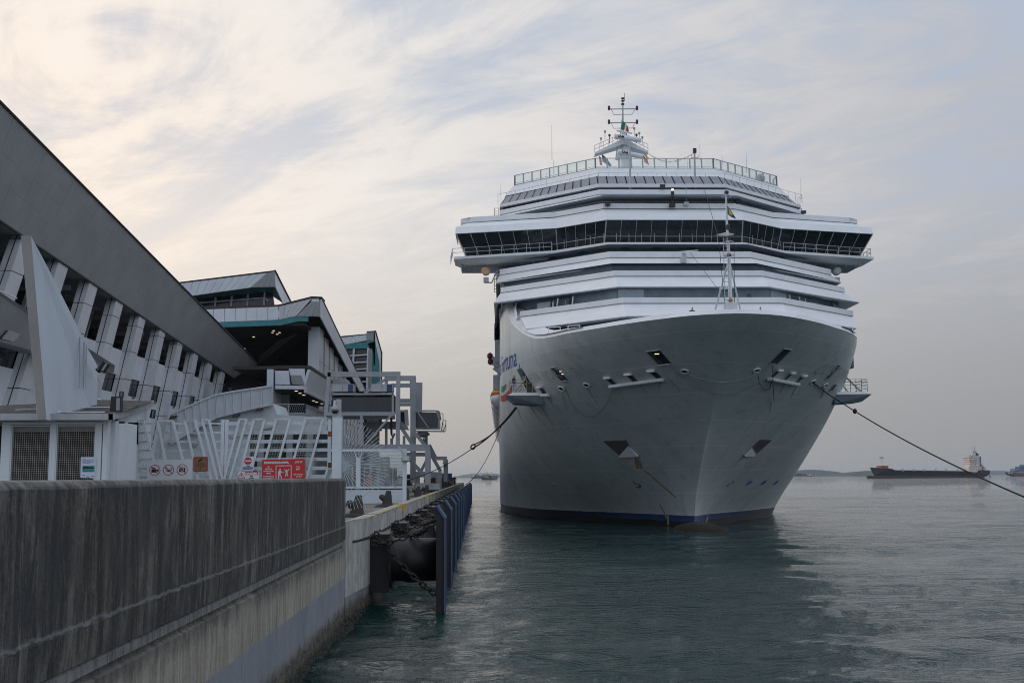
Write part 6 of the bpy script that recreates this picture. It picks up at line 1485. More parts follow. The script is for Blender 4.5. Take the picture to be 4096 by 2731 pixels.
# containers and vehicles on the quay beyond
for (x0, x1, y0_, y1_, Y, m_, lab) in ((1665, 1800, 1180, 1252, 205, 'cont_blue', 'blue shipping container on the far quay behind the gangway leg'), (1840, 1985, 1146, 1252, 215, 'cont_blue', 'blue shipping container at the quay end beside the portal frame'), (1015, 1215, 1200, 1325, 112, 'cont_green', 'dark green container seen through the gate glass'), (1285, 1345, 1160, 1245, 190, 'cont_blue', 'blue tarpaulin covered load behind the gangway base')):
    p, q = at(*ZL(x0, y0_), Y=Y), at(*ZL(x1, y1_), Y=Y); t_ = thing('shipping_container', lab, 'container', ((p.x+q.x)/2, Y+2, DZ))
    G().box(p.x, q.x, Y, Y+5, DZ+.15, p.z).build('box', m_, t_)
    for k in range(9): x = p.x+(q.x-p.x)*(k+.5)/9; G().box(x-.06, x+.06, Y-.06, Y, DZ+.3, p.z-.2).build('corrugation', m_, t_)
    G().box(p.x, q.x, Y-.08, Y-.01, (p.z+DZ)*.5+.1, (p.z+DZ)*.5+.25).build('white_stripe', 'ship_white', t_)
for k in range(9):
    x = -26-1.2*(k % 3); y = 96+k*4.5
    t_ = thing('stacked_chair_crate', 'brown slatted crate stack seen through the gate glass, %s from the front' % ['first','second','third','fourth','fifth','sixth','seventh','eighth','ninth'][k], 'crate', (at(1490+((k*37) % 60), 1900, Y=y).x, y, DZ), 'crates behind the gate')
    xx = at(1452+((k*31) % 100), 1900, Y=y).x
    G().box(xx-.9, xx+.9, y, y+1.6, DZ, DZ+2.4+.5*((k*7) % 3)).build('crate_body', 'cont_brown' if k % 3 == 0 else 'panel_mid', t_)
    for q_ in range(4): G().box(xx-.95+.5*q_, xx-.80+.5*q_, y-.05, y, DZ, DZ+2.4).build('slat', 'column', t_)

# ------------------------------------------------------------------ white gate screen across the quay edge
YG = 66.7; L = lambda x, y, Y=YG: at(*ZL(x, y), Y=Y)
GATE = thing('gate_screen', 'white framed glass gate screen standing across the quay edge', 'gate', (L(1240, 1600).x, YG, DZ))
xr0, xr1 = L(1216, 1000).x, L(1276, 1000).x; xm0, xm1 = L(484, 1000).x, L(555, 1000).x; xL = L(-330, 1000).x
zt = L(700, 766).z; zt2 = L(700, 802).z; zw = L(700, 1390).z; zs = L(700, 1350).z
G().box(xL, xr1, YG, YG+.35, zt2, zt).build('top_beam', 'white_metal', GATE)
G().box(xr0, xr1, YG+.002, YG+.33, DZ, zt2-.003).build('post', 'white_metal', GATE); G().box(xm0, xm1, YG+.002, YG+.33, zw, L(500, 900).z).build('post', 'white_metal', GATE)
G().prism([L(455, 800), L(468, 800), L(492, 905), L(484, 905)], (0,.3,0)).build('post_strut', 'white_metal', GATE); G().prism([L(570, 800), L(583, 800), L(560, 905), L(548, 905)], (0,.3,0)).build('post_strut', 'white_metal', GATE)
G().prism([L(1186, 802), L(1214, 802), L(1214, 900)], (0,.3,0)).build('corner_gusset', 'white_metal', GATE)
G().box(xL, xr0-.003, YG-.02, YG+.3, zw+.02, zs).build('sill', 'white_rusty', GATE); G().box(xL, xr1-.01, YG+.03, YG+.28, DZ, zw-.05).build('lower_wall', 'white_wall', GATE)
G().box(xL, xr1-.06, YG+.06, YG+.26, zw-.05, zw+.02).build('shadow_joint', 'black', GATE)
for a, b in ((xL, xm0), (xm1, xr0)): G().box(a+.01, b-.01, YG+.15, YG+.17, zs, zt2).build('glass_pane', 'gate_glass', GATE)
gg = G(); 
for k in range(24): z = zs+(zt2-zs)*(k+.5)/24; gg.tube([(xm1, YG+.6, z), (xr0, YG+.6, z)], .008, 4)
tag(gg.build('strung_wire', 'rail_grey', GATE), kind='stuff')
p = L(1245, 850, YG-.3); o_ = G().bar(p+Vector((-.35,0,.45)), p+Vector((.05,0,-.1)), .14).lathe((p.x+.05, p.y, p.z-.35), [(.1,-.12),(.26,0),(.2,.25)], 12).build('gate_lamp', 'rail_grey'); tag(o_, 'round grey lamp on a bracket at the top right corner of the gate', 'lamp'); 
G().box(p.x-.45, p.x-.1, p.y-.12, p.y, p.z+.3, p.z+.6).build('red_bracket', 'red_paint', None) if False else None

# ------------------------------------------------------------------ fence of leaning flat bars, end post and spiked fan
YN = 36.0; N = lambda u, v, Y=YN: at(u, v, Y=Y)
FEN = thing('gate_fence', 'tall white steel fence of slanting flat bars with wire mesh between them', 'fence', (N(900, 1900).x, YN, DZ))
xa, xb = N(470, 1700).x, N(1318, 1700).x; xmid = N(896, 1800).x; xmid2 = N(889, 1800).x
hz = [N(900, v).z for v in (1693, 1729.5, 1765, 1800, 1837, 1873, 1906)]; ztf = N(900, 1690).z
for z in hz:
    G().box(xa, xmid2-.01, YN, YN+.05, z-.03, z+.03).build('fence_rail', 'white_rusty', FEN); G().box(xmid+.02, xb, YN, YN+.05, z-.06, z+.05).build('fence_rail', 'white_rusty', FEN)
z = DZ+.4
for z in (DZ+.15, DZ+.45, DZ+.75): G().box(xa, xb, YN, YN+.05, z-.03, z+.03).build('fence_rail', 'white_rusty', FEN)
for x in (xa, xmid2, xmid+.07, xb): G().box(x-.05, x+.05, YN-.01, YN+.06, DZ, ztf+.10).build('fence_stile', 'white_metal', FEN)
def Z4(x, y): return (850+x/2.138, 1400+y/2.138)
pairs = [(Z3(1172,665), Z3(1300,1205), Z3(1345,665), Z3(1490,1205)), (Z3(1485,665), Z3(1588,1205), Z3(1625,665), Z3(1765,1205)), (Z3(1740,660), Z3(1862,1205), Z3(1835,660), Z3(1985,1205)), (Z3(1903,655), Z3(2045,1205), Z3(1965,655), Z3(2092,1205)),
         (Z4(232,590), Z4(103,1092), Z4(292,590), Z4(152,1092)), (Z4(355,590), Z4(226,1092), Z4(445,590), Z4(318,1092)), (Z4(545,588), Z4(412,1092), Z4(664,588), Z4(526,1092)), (Z4(798,582), Z4(648,1092), Z4(945,582), Z4(806,1092)), (Z4(985,1010), Z4(960,1092), Z4(1040,1010), Z4(1015,1092))]
ext = (DZ+.1)
for (a, b, c, d) in pairs:
    A, B_, C_, D_ = [N(*q, Y=YN-.08) for q in (a, b, c, d)]
    B2 = A + (B_-A)*((A.z-ext)/(A.z-B_.z)) if A.z > B_.z else B_; D2 = C_ + (D_-C_)*((C_.z-ext)/(C_.z-D_.z))
    G().bar(A, B2, .072, .05, (0,1,0)).build('slanting_bar', 'white_metal', FEN); G().bar(C_, D2, .072, .05, (0,1,0)).build('slanting_bar', 'white_metal', FEN)
    G().bar(A, C_, .06, .05).build('cap_bar', 'white_rusty', FEN)
    gg = G(); w = (C_-A).length; n = max(3, int(w/.075)); m_ = int((A-B2).length/.075)
    for k in range(1, n): gg.bar(A.lerp(C_, k/n), B2.lerp(D2, k/n), .007)
    for k in range(1, m_): gg.bar(A.lerp(B2, k/m_), C_.lerp(D2, k/m_), .007)
    tag(gg.build('wire_mesh', 'mesh_wire', FEN), kind='stuff')
# end post
POST = thing('gate_post', 'square white steel post at the end of the fence beside the spiked fan', 'post', (N(1345, 1900).x, 35.6, DZ))
pl, pr = N(1328, 1800, 35.3), N(1365, 1800, 35.3); zp = N(1345, 1667, 35.3).z
G().box(pl.x, pr.x, 35.3, 35.6, DZ-.4, zp).build('post', 'white_metal', POST); G().box(pl.x-.012, pr.x+.012, 35.28, 35.62, zp, zp+.02).build('post_cap', 'white_metal', POST)
for v in (1735, 1860): p = N(1324, v, 35.5); G().box(p.x-.08, pl.x, 35.4, 35.5, p.z-.08, p.z+.08).build('hinge', 'rust', POST)
CAM_ = thing('security_camera', 'domed security camera with a grey housing on top of the white gate post', 'camera', (N(1345, 1667).x, 35.4, zp))
q0, q1 = N(1347, 1596, 35.4), N(1361, 1663, 35.4); G().box(q0.x-.02, q1.x+.01, 35.42, 35.6, zp+.02, q0.z).build('housing', 'rail_grey', CAM_)
q = N(1326, 1600, 35.4); G().box(q.x, q.x+.09, 35.35, 35.5, q.z-.2, q.z).build('junction_box', 'black', CAM_)
G().tube([N(1339, 1600, 35.32), N(1337, 1625, 35.32)], .035, 8).build('neck', 'white_metal', CAM_)
q = N(1340, 1637, 35.3); G().lathe(tuple(q), [(.03,.14),(.09,.09),(.115,.02),(.115,-.03)][::-1], 16).build('hood', 'fascia', CAM_, smooth=True); G().lathe((q.x, q.y, q.z-.03), [(.11,0),(.09,-.07),(.04,-.11)][::-1], 14).build('dome', 'black', CAM_, smooth=True)
FAN = thing('spiked_fan', 'half wheel of thin white spikes fixed to the gate post over the quay edge', 'anti climb guard', (N(1374, 1862).x, 35.45, N(1374, 1862).z))
fc = N(1370, 1861, 35.45); R1 = .183*0 + (N(1553, 1861, 35.45)-fc).length; ns = 42
G().lathe(tuple(fc), [(.13,0),(.13,.03)], 24, 'y').build('hub', 'rail_grey', FAN)
for k in range(ns+1):
    th = math.radians(92-188*k/ns); d = Vector((math.cos(th), 0, math.sin(th))); 
    G().tube([fc+d*.12, fc+d*R1*(1.0)], .0065, 5).build('spike', 'white_metal', FAN) if k % 2 == 0 else G().tube([fc+d*R1*.60, fc+d*R1*1.01], .0065, 5).build('short_spike', 'white_metal', FAN)
G().tube([fc+Vector((math.cos(t), -.02, math.sin(t)))*R1*.82 for t in [math.radians(90-186*k/30) for k in range(31)]], .007, 5).build('hoop', 'mesh_wire', FAN)

# ------------------------------------------------------------------ signs on the fence
YS_ = 35.82; Sg = lambda x, y: at(550+x/3.36, 1750+y/3.36, Y=YS_)
def sign(name, label, q, m_, edge=None):
    P_ = [Sg(*p) for p in q]; 
    t_ = thing(name, label, 'sign', tuple((P_[0]+P_[2])/2)); o_ = G().prism([p for p in P_], (0, .012, 0)).build('plate', m_, t_)
    if edge:
        g = G()
        for a, b in zip(P_, P_[1:]+P_[:1]): g.bar(a+Vector((0,-.004,0)), b+Vector((0,-.004,0)), .03, .012, (0,1,0))
        g.build('border', edge, t_)
    return t_
U = 36/4509/3.36*(YS_/36)     # metres per measured unit
def disc(g, c, r, dy=-.004, n=28): g.lathe((c.x, c.y+dy, c.z), [(r,0),(r,.002)], n, 'y')
def ringf(g, c, r, w, dy=-.006, n=36):
    for k in range(n):
        a, b = 2*math.pi*k/n, 2*math.pi*(k+1)/n
        g.poly([(c.x+r*math.cos(a), c.y+dy, c.z+r*math.sin(a)), (c.x+r*math.cos(b), c.y+dy, c.z+r*math.sin(b)), (c.x+(r-w)*math.cos(b), c.y+dy, c.z+(r-w)*math.sin(b)), (c.x+(r-w)*math.cos(a), c.y+dy, c.z+(r-w)*math.sin(a))])
def rect(g, c, x0, x1, z0, z1, dy=-.004): g.poly([(c.x+x0*U, c.y+dy, c.z+z0*U), (c.x+x1*U, c.y+dy, c.z+z0*U), (c.x+x1*U, c.y+dy, c.z+z1*U), (c.x+x0*U, c.y+dy, c.z+z1*U)])
def polyu(g, c, pts, dy=-.004): g.poly([(c.x+x*U, c.y+dy, c.z+z*U) for x, z in pts])
s1 = sign('prohibition_sign', 'white sign with three red rings barring video camera, drone and camera', [(125,300),(738,290),(738,640),(125,640)], 'sign_white')
gi_, gr = G(), G(); c = Sg(234, 437)
rect(gi_, c, -45, 22, -28, 14); rect(gi_, c, -25, 8, 17, 30); rect(gi_, c, -40, -10, 20, 34); polyu(gi_, c, [(24,-8),(50,-22),(50,18),(24,6)])
c = Sg(417, 433); rect(gi_, c, -16, 16, -22, -4); rect(gi_, c, -30, 30, 0, 6); rect(gi_, c, -50, -28, 22, 27); rect(gi_, c, 28, 50, 22, 27); rect(gi_, c, -40, -36, 4, 24); rect(gi_, c, 36, 40, 4, 24)
polyu(gi_, c, [(-30,6),(-22,6),(-30,-24),(-36,-24)]); polyu(gi_, c, [(22,6),(30,6),(36,-24),(30,-24)])
c = Sg(601, 429); rect(gi_, c, -40, 40, -30, 20); rect(gi_, c, -18, 14, 20, 34); rect(gi_, c, 22, 34, 20, 27); 
gi_.build('pictogram', 'ink', s1); gw = G(); ringf(gw, c, 21*U, 6*U, -.0055); gw.build('lens_ring', 'sign_white', s1)
for x, y in ((234,437),(417,433),(601,429)):
    c = Sg(x, y); ringf(gr, c, 72*U, 8*U); d_ = 48*U; gr.bar((c.x-d_, c.y-.009, c.z+d_), (c.x+d_, c.y-.009, c.z-d_), 8*U, .002, (0,1,0))
gr.build('barred_ring', 'sign_dark_red', s1)
s2 = sign('notice_board', 'small brown notice with red edge and black camera symbol', [(757,264),(938,262),(938,446),(757,448)], 'sign_brown', 'sign_dark_red')
g = G(); c = Sg(848, 300); g.bar((c.x-28*U, c.y-.004, c.z-14*U), (c.x+22*U, c.y-.004, c.z+14*U), 22*U, .002, (0,1,0)); rect(g, c, -30, -22, -28, -12)
c = Sg(848, 345)
for k, w_ in enumerate((60, 40, 66, 70, 62, 68)): rect(g, c, -w_, w_, -k*9, -k*9+2.5)
c = Sg(845, 408); polyu(g, c, [(-10,-8),(-4,-8),(0,2),(5,-8),(10,-8),(3,10),(-3,10)]); g.build('print', 'ink', s2)
s3 = sign('no_entry_sign', 'white sign with a red no entry disc above small print', [(1412,252),(1562,250),(1562,440),(1412,442)], 'sign_white')
g = G(); c = Sg(1485, 312); disc(g, c, 49*U); g.build('disc', 'sign_red', s3); g = G(); rect(g, c, -40, 40, -9, 9, -.008); g.build('bar', 'sign_white', s3)
g = G()
for k, t_ in enumerate(('NO ENTRY', 'EXCEPT AUTHORISED', 'PERSONNEL ONLY')):
    c = Sg(1486, 389+k*18); lettering(g, t_, 17*U, (c.x, c.y-.005, c.z), center=True, bold=.004, width=(60, 134, 118)[k]*U)
g.build('lettering', 'letter_blue', s3)
s4 = sign('danger_sign', 'white DANGER sign with a warning triangle under the no entry sign', [(1350,456),(1636,452),(1636,640),(1350,640)], 'sign_white')
g = G(); c = Sg(1534, 479); rect(g, c, -88, 88, -20, 22); g.build('banner', 'sign_red', s4)
g = G(); c = Sg(1534, 493); lettering(g, 'DANGER', 36*U, (c.x, c.y-.007, c.z), center=True, bold=.006, width=162*U); g.build('lettering', 'sign_white', s4)
g = G(); c = Sg(1532, 526); lettering(g, 'NO', 22*U, (c.x, c.y-.005, c.z), center=True, bold=.004)
c = Sg(1534, 556); lettering(g, 'ENTRY', 22*U, (c.x, c.y-.005, c.z), center=True, bold=.004)
c = Sg(1396, 510); rect(g, c, -4, 4, -8, 20); rect(g, c, -4, 4, -18, -12); g.build('lettering', 'ink', s4)
g = G(); T_ = [(-46,-34),(46,-34),(0,40)]; 
for a, b in zip(T_, T_[1:]+T_[:1]): g.bar((c.x+a[0]*U, c.y-.005, c.z+a[1]*U), (c.x+b[0]*U, c.y-.005, c.z+b[1]*U), 7*U, .002, (0,1,0))
g.build('warning_triangle', 'sign_red', s4)
s5 = sign('protected_area_sign', 'large red PROTECTED AREA sign with a soldier pictogram and four languages', [(1672,296),(2250,281),(2250,640),(1672,640)], 'sign_red')
def txt(g, t_, x, y, size, w=None, center=False, bold=.004):
    c = Sg(x, y); lettering(g, t_, size*U, (c.x, c.y-.006, c.z), center=center, bold=bold, width=None if w is None else w*U)
g = G(); txt(g, 'PROTECTED AREA', 1703, 347, 34, 330, bold=.010); txt(g, '保护区', 2120, 342, 30, 100, bold=.006)
for k, (t_, w_) in enumerate((('NO', 24), ('ADMITTANCE', 92), ('TO UNAUTHORISED', 136), ('PERSONS', 66))): txt(g, t_, 1763, 398+k*29, 20, w_, True)
txt(g, 'DI LARANG MASUK', 1763, 526, 20, 140, True); txt(g, 'TANPA KEBENARAN', 1763, 556, 20, 140, True)
txt(g, '闲人', 2136, 402, 24, 50); txt(g, '免进', 2136, 432, 24, 50); txt(g, 'பாதுகாக்கப்', 2100, 500, 22, 120); txt(g, 'பட்ட இடம்', 2130, 526, 20, 80)
for a, b in (((1862,600),(1862,378)),((1858,378),(2070,374)),((2066,374),(2066,600))):
    p, q = Sg(*a), Sg(*b); g.bar(p+Vector((0,-.006,0)), q+Vector((0,-.006,0)), 10*U, .002, (0,1,0))
c = Sg(1915, 470)     # soldier
polyu(g, c, [(-10,34),(10,34),(14,46),(6,50),(-6,50),(-13,44)], -.006); polyu(g, c, [(-20,28),(12,30),(24,8),(16,-4),(8,6),(10,-26),(-22,-26),(-26,0)], -.006)
polyu(g, c, [(-22,-28),(-4,-28),(-8,-62),(-14,-84),(-28,-84),(-24,-60)], -.006); polyu(g, c, [(-4,-28),(12,-28),(22,-52),(26,-80),(38,-84),(30,-88),(14,-82),(12,-56)], -.006)
polyu(g, c, [(14,12),(60,4),(60,0),(14,4)], -.0062)
c = Sg(2004, 462); polyu(g, c, [(-6,26),(8,26),(8,38),(-6,38)], -.006); polyu(g, c, [(-14,22),(14,22),(12,-14),(-10,-14)], -.006); polyu(g, c, [(-14,22),(-30,36),(-26,44),(-34,40),(-34,32),(-14,10)], -.006); polyu(g, c, [(14,22),(24,40),(32,46),(32,34),(16,8)], -.006)
polyu(g, c, [(-10,-14),(0,-14),(-4,-56),(-14,-58),(-16,-50)], -.006); polyu(g, c, [(2,-14),(12,-14),(18,-44),(24,-50),(16,-56),(8,-46)], -.006)
g.build('lettering', 'sign_white', s5)

# ------------------------------------------------------------------ guard booth with mesh windows, roof and fin
YB_ = 31.0; B = lambda x, y, Y=YB_: at(*Z3(x, y), Y=Y)
BOO = thing('guard_booth', 'white guard booth with wire mesh windows and a low pitched felt roof', 'guard booth', (B(500, 1200).x, YB_, DZ))
xl, xr = B(-500, 700).x, B(970, 900).x; zf0, zf1 = B(500, 658).z, B(500, 596).z
G().prism([at(-300, 1653, Y=YB_-.75), B(350, 594, YB_-.75), B(1062, 597, YB_-.75), B(1062, 656, YB_-.75), at(-300, 1680, Y=YB_-.75)], (0, .15, 0)).build('roof_fascia', 'fascia', BOO)
yb2 = YB_+2.4
fr0, fr1 = B(1062, 597, YB_-.75), B(1210, 570, YB_+2.6)
G().prism([B(1062,597,YB_-.75)+Vector((.002,0,0)), B(1212,572,YB_+2.9), B(1212,618,YB_+2.9), B(1062,656,YB_-.75)+Vector((.002,0,0))], (-.12,0,0)).build('roof_fascia', 'fascia', BOO)
# roof surfaces rising to the back
z0 = fr0.z
G().mesh([at(-300, 1655, Y=YB_-.7), B(360, 510, YB_+5), B(1062, 598, YB_-.7)], [(0,1,2)]) if False else None
RA = [Vector((xl-4, YB_-.72, z0-.02)), Vector((fr0.x-.02, YB_-.72, z0-.02)), Vector((B(1450,480,YB_+6).x, YB_+6, B(1450,480,YB_+6).z)), B(790,462,YB_+6), Vector((B(430, 500, YB_+6).x, YB_+6, B(430,500,YB_+6).z)), Vector((xl-4, YB_+6, z0+.1))]
g = G(); g.poly([RA[0], RA[1], RA[4]]); g.poly([RA[0], RA[4], RA[5]]); g.poly([RA[1], RA[2], RA[3]]); g.poly([RA[1], RA[3], RA[4]]); g.build('roof', 'felt', BOO)
G().prism([B(1195,572,YB_+3.0), B(1450,474,YB_+6), B(1450,522,YB_+6), B(1195,622,YB_+3.0)], (-.1,.1,0)).build('roof_fascia', 'fascia', BOO)
for pts in ([(150,570),(340,560)], [(545,588),(865,470)], [(540,590),(985,590)], [(585,532),(700,540)], [(700,545),(1040,543)], [(600,528),(790,460),(950,470)]):
    q = []
    for x, y in pts:
        # rest the pipe on the felt: pick the depth on the sloping roof
        f = (597-y)/(597-470); q.append(B(x, y, YB_-.6+f*6.2)+Vector((0,0,.02)))
    G().tube(q, .022, 6).build('conduit', 'white_metal', BOO)
G().box(xl, xr, YB_+.05, YB_+.12, DZ, zf0-.01).build('back_panel', 'interior', BOO) if False else None
G().box(xl, xr, YB_+2.2, YB_+2.3, DZ, zf0).build('rear_wall', 'interior', BOO)
G().box(xl, xr-.02, YB_-.1, YB_+2.2, zf0-.06, zf0-.01).build('ceiling', 'fascia', BOO)
zi0 = B(500, 700).z; zh = B(500, 690).z
G().box(B(30,700).x, xr, YB_-.06, YB_+.06, B(500,700).z, zf0-.002).build('lintel', 'white_metal', BOO)
for x0, x1, d_ in ((15, 40, .02), (42, 105, 0), (478, 530, 0), (900, 960, 0)):
    G().box(B(x0,900).x, B(x1,900).x, YB_-.055+d_, YB_+.06, DZ-.2, B(500,700).z-.002).build('window_stile', 'white_metal', BOO)
for x0, x1 in ((105, 478), (530, 900)):
    a, b = B(x0, 900).x, B(x1, 900).x; zt_, zb_ = B(500, 706).z, DZ+.3
    G().box(a, a+.03, YB_-.03, YB_+.03, zb_, zt_).box(b-.03, b, YB_-.03, YB_+.03, zb_, zt_).box(a, b, YB_-.031, YB_+.031, zt_-.03, zt_).build('mesh_frame', 'white_metal', BOO)
    g = G(); n = int((b-a)/.058); m_ = int((zt_-zb_)/.058)
    for k in range(1, n): g.bar((a+(b-a)*k/n, YB_-.01, zb_), (a+(b-a)*k/n, YB_-.01, zt_), .007)
    for k in range(1, m_): g.bar((a, YB_-.004, zb_+(zt_-zb_)*k/m_), (b, YB_-.004, zb_+(zt_-zb_)*k/m_), .007)
    tag(g.build('window_mesh', 'mesh_wire', BOO), kind='stuff')
    G().box(a, b, YB_+.10, YB_+.14, B(500, 765).z, zt_).build('blind_box', 'panel_grey', BOO)
# side return and wall behind
G().box(xr+.0, xr+.12, YB_-.05, YB_+2.6, DZ, zf0-.012).build('side_wall', 'white_metal', BOO)
G().box(B(1000,900,YB_+.3).x, B(1085,900,YB_+.3).x, YB_+.25, YB_+.55, DZ, zf0-.012).build('corner_pier', 'white_wall', BOO)
G().box(B(958,900).x, B(985,900).x-.12, YB_-.056, YB_+.02, DZ, zf0-.015).build('corner_stile', 'white_metal', BOO)
G().prism([B(1085,640,YB_+3.1), B(1420,520,YB_+6.1), B(1425,690,YB_+6.1), B(1425,1300,YB_+6.1), B(1085,1300,YB_+3.1)], (-.2,.3,0)).build('rear_annexe_wall', 'white_wall', BOO)
for (x0, x1, y0_, y1_) in ((1120,1165,706,850),(1205,1300,680,885),(1115,1140,955,1185)):
    G().prism([B(x0,y0_,YB_+3.0), B(x1,y0_,YB_+3.0), B(x1,y1_,YB_+3.0), B(x0,y1_,YB_+3.0)], (0,.02,0)).build('annexe_window', 'win', BOO)
# paper notice
q = [B(760,1005,YB_-.08), B(903,1003,YB_-.08), B(898,1203,YB_-.08), B(756,1200,YB_-.08)]
t_ = thing('paper_notice', 'printed paper notice with a harbour picture taped to the right mesh window', 'notice', tuple(q[0])); G().prism(q, (0,.004,0)).build('sheet', 'paper', t_)
G().prism([B(776,1085,YB_-.084), B(890,1085,YB_-.084), B(888,1145,YB_-.084), B(774,1145,YB_-.084)], (0,.003,0)).build('printed_picture', 'sea_print', t_)
G().prism([B(776,1100,YB_-.087), B(800,1094,YB_-.087), B(840,1098,YB_-.087), B(872,1096,YB_-.087), B(888,1112,YB_-.087), B(776,1118,YB_-.087)], (0,.002,0)).build('printed_ship', 'ink', t_)
g = G(); 
for k, (x0, x1) in enumerate(((776,800),(776,885),(776,880),(776,860),(776,888),(776,850),(776,888),(776,884))):
    a, b = B(x0, 1022+k*8+(60 if k > 5 else 0), YB_-.085), B(x1, 1022+k*8+(60 if k > 5 else 0), YB_-.085); g.bar(a, b, .003, .006)
for x, y in ((776,1178),(815,1190),(862,1182)): g.bar(B(x, y, YB_-.085), B(x+22, y, YB_-.085), .004, .018)
tag(g.build('print_line', 'ink', t_), kind='stuff')
# floodlights on booth roof and fin
def flood(lab, u0, v0, u1, v1, Y, tilt=0):
    a, b = at(u0, v0, Y=Y), at(u1, v1, Y=Y); c = (a+b)/2; t_ = thing('floodlight', lab, 'floodlight', tuple(c)); w, h = abs(b.x-a.x)/2, abs(a.z-b.z)/2
    ca_, sa = math.cos(tilt), math.sin(tilt); R_ = lambda x, z: (c.x+x*ca_-z*sa, c.z+x*sa+z*ca_)
    g = G(); P8 = []
    for y in (Y-.06, Y+.14):
        for x, z in ((-w,-h),(w,-h),(w*.9,h),(-w*.8,h)): X_, Z_ = R_(x, z); P8.append((X_, y, Z_))
    g.mesh(P8, [(0,1,2,3),(7,6,5,4),(0,4,5,1),(1,5,6,2),(2,6,7,3),(3,7,4,0)]); g.build('housing', 'black', t_)
    X0, Z0 = R_(w*.35, 0); g = G()
    q = [R_(w*.15, -h*.8), R_(w*.8, -h*.8), R_(w*.75, h*.8), R_(w*.15, h*.8)]; g.prism([(x, Y-.07, z) for x, z in q], (0,.008,0)); g.build('lens', 'panel_mid', t_)
    return t_, c
t_, c = flood('black floodlight standing on the booth roof', 443, 1586, 486, 1648, 31.6); G().bar((c.x, c.y+.05, c.z-.3), (c.x, c.y+.05, c.z-.62), .08).bar((c.x-.22, c.y, c.z-.5), (c.x+.25, c.y, c.z-.5), .10, .05).build('bracket', 'black', t_)
t_, c = flood('small dark lamp behind the roof floodlight', 479, 1565, 490, 1587, 34.0)
t_, c = flood('black floodlight on an arm on the right edge of the fin', 402, 1447, 428, 1485, 33.5, -.55); G().bar((c.x-.12, c.y, c.z-.15), at(386, 1476, Y=33.6), .06).build('arm', 'black', t_)
t_, c = flood('dark floodlight on the wall right of the booth roof', 603, 1638, 617, 1672, 36.5, -.15)
# fin
FIN = thing('concrete_fin', 'tall pale concrete fin tapering upwards through the booth roof', 'fin wall', (-11.4, 30, DZ))
xf = at(186, 1678, Y=29.9).x
tip = at(118, 945, Y=29.9)
side = [Vector((xf, 29.9, at(186, 1678, Y=29.9).z)), Vector((xf, 29.9, tip.z))]
def onface(u, v): p = at(u, v, X=xf); return Vector((xf, p.y, p.z))
F0 = onface(186, 1678); fp = []
for (x, y) in ((265, 300), (410, 582), (648, 1055), (745, 1260), (825, 1400), (828, 1568)):
    u, v = Z1(x, y); fp.append((u, v))
ytop = 29.9
# face parallel to the quay; its near edge leans so that the top stands a little back
A0 = at(186, 1678, Y=29.9); 
face = [A0]
topY = 29.9+ .0
xt = at(124, 943, Y=29.9)
dxl = xt.x-A0.x                     # lean of the near edge
def fpt(u, v):
    # plane through near edge (leaning) and running back along +y with slight outward turn
    n_ = Vector((1, .0, -dxl/(xt.z-A0.z))); d_ = fwd + right*((u-PCX)/FPX) + up*((PCY-v)/FPX); t_ = (A0-EYE).dot(n_)/d_.dot(n_); return EYE+d_*t_
poly_ = [A0, xt] + [fpt(u, v) for u, v in fp[1:]] 
last = poly_[-1]; poly_.append(Vector((last.x+.0, last.y, A0.z)))
for p in poly_: pass
th_ = at(87, 945, Y=29.9).x - xt.x
G().prism(poly_, (th_, 0, 0)).build('fin_slab', 'fin', FIN)
A1 = at(150, 1678, Y=29.88); G().prism([A0+Vector((0,-.02,0)), A1, at(83, 943, Y=29.88), xt+Vector((0,-.02,0))], (0, .02, 0)).build('edge_face', 'fin_edge', FIN)
for x in (662, 700, 722):
    u0, v0 = Z1(x+8, 1160 if x < 700 else 1200); u1, v1 = Z1(x, 1568); G().tube([fpt(u0, v0)+Vector((.03,0,0)), fpt(u1, v1+10)+Vector((.03,0,0))], .018, 5).build('conduit', 'rail_grey' if x == 722 else 'panel_mid', FIN)

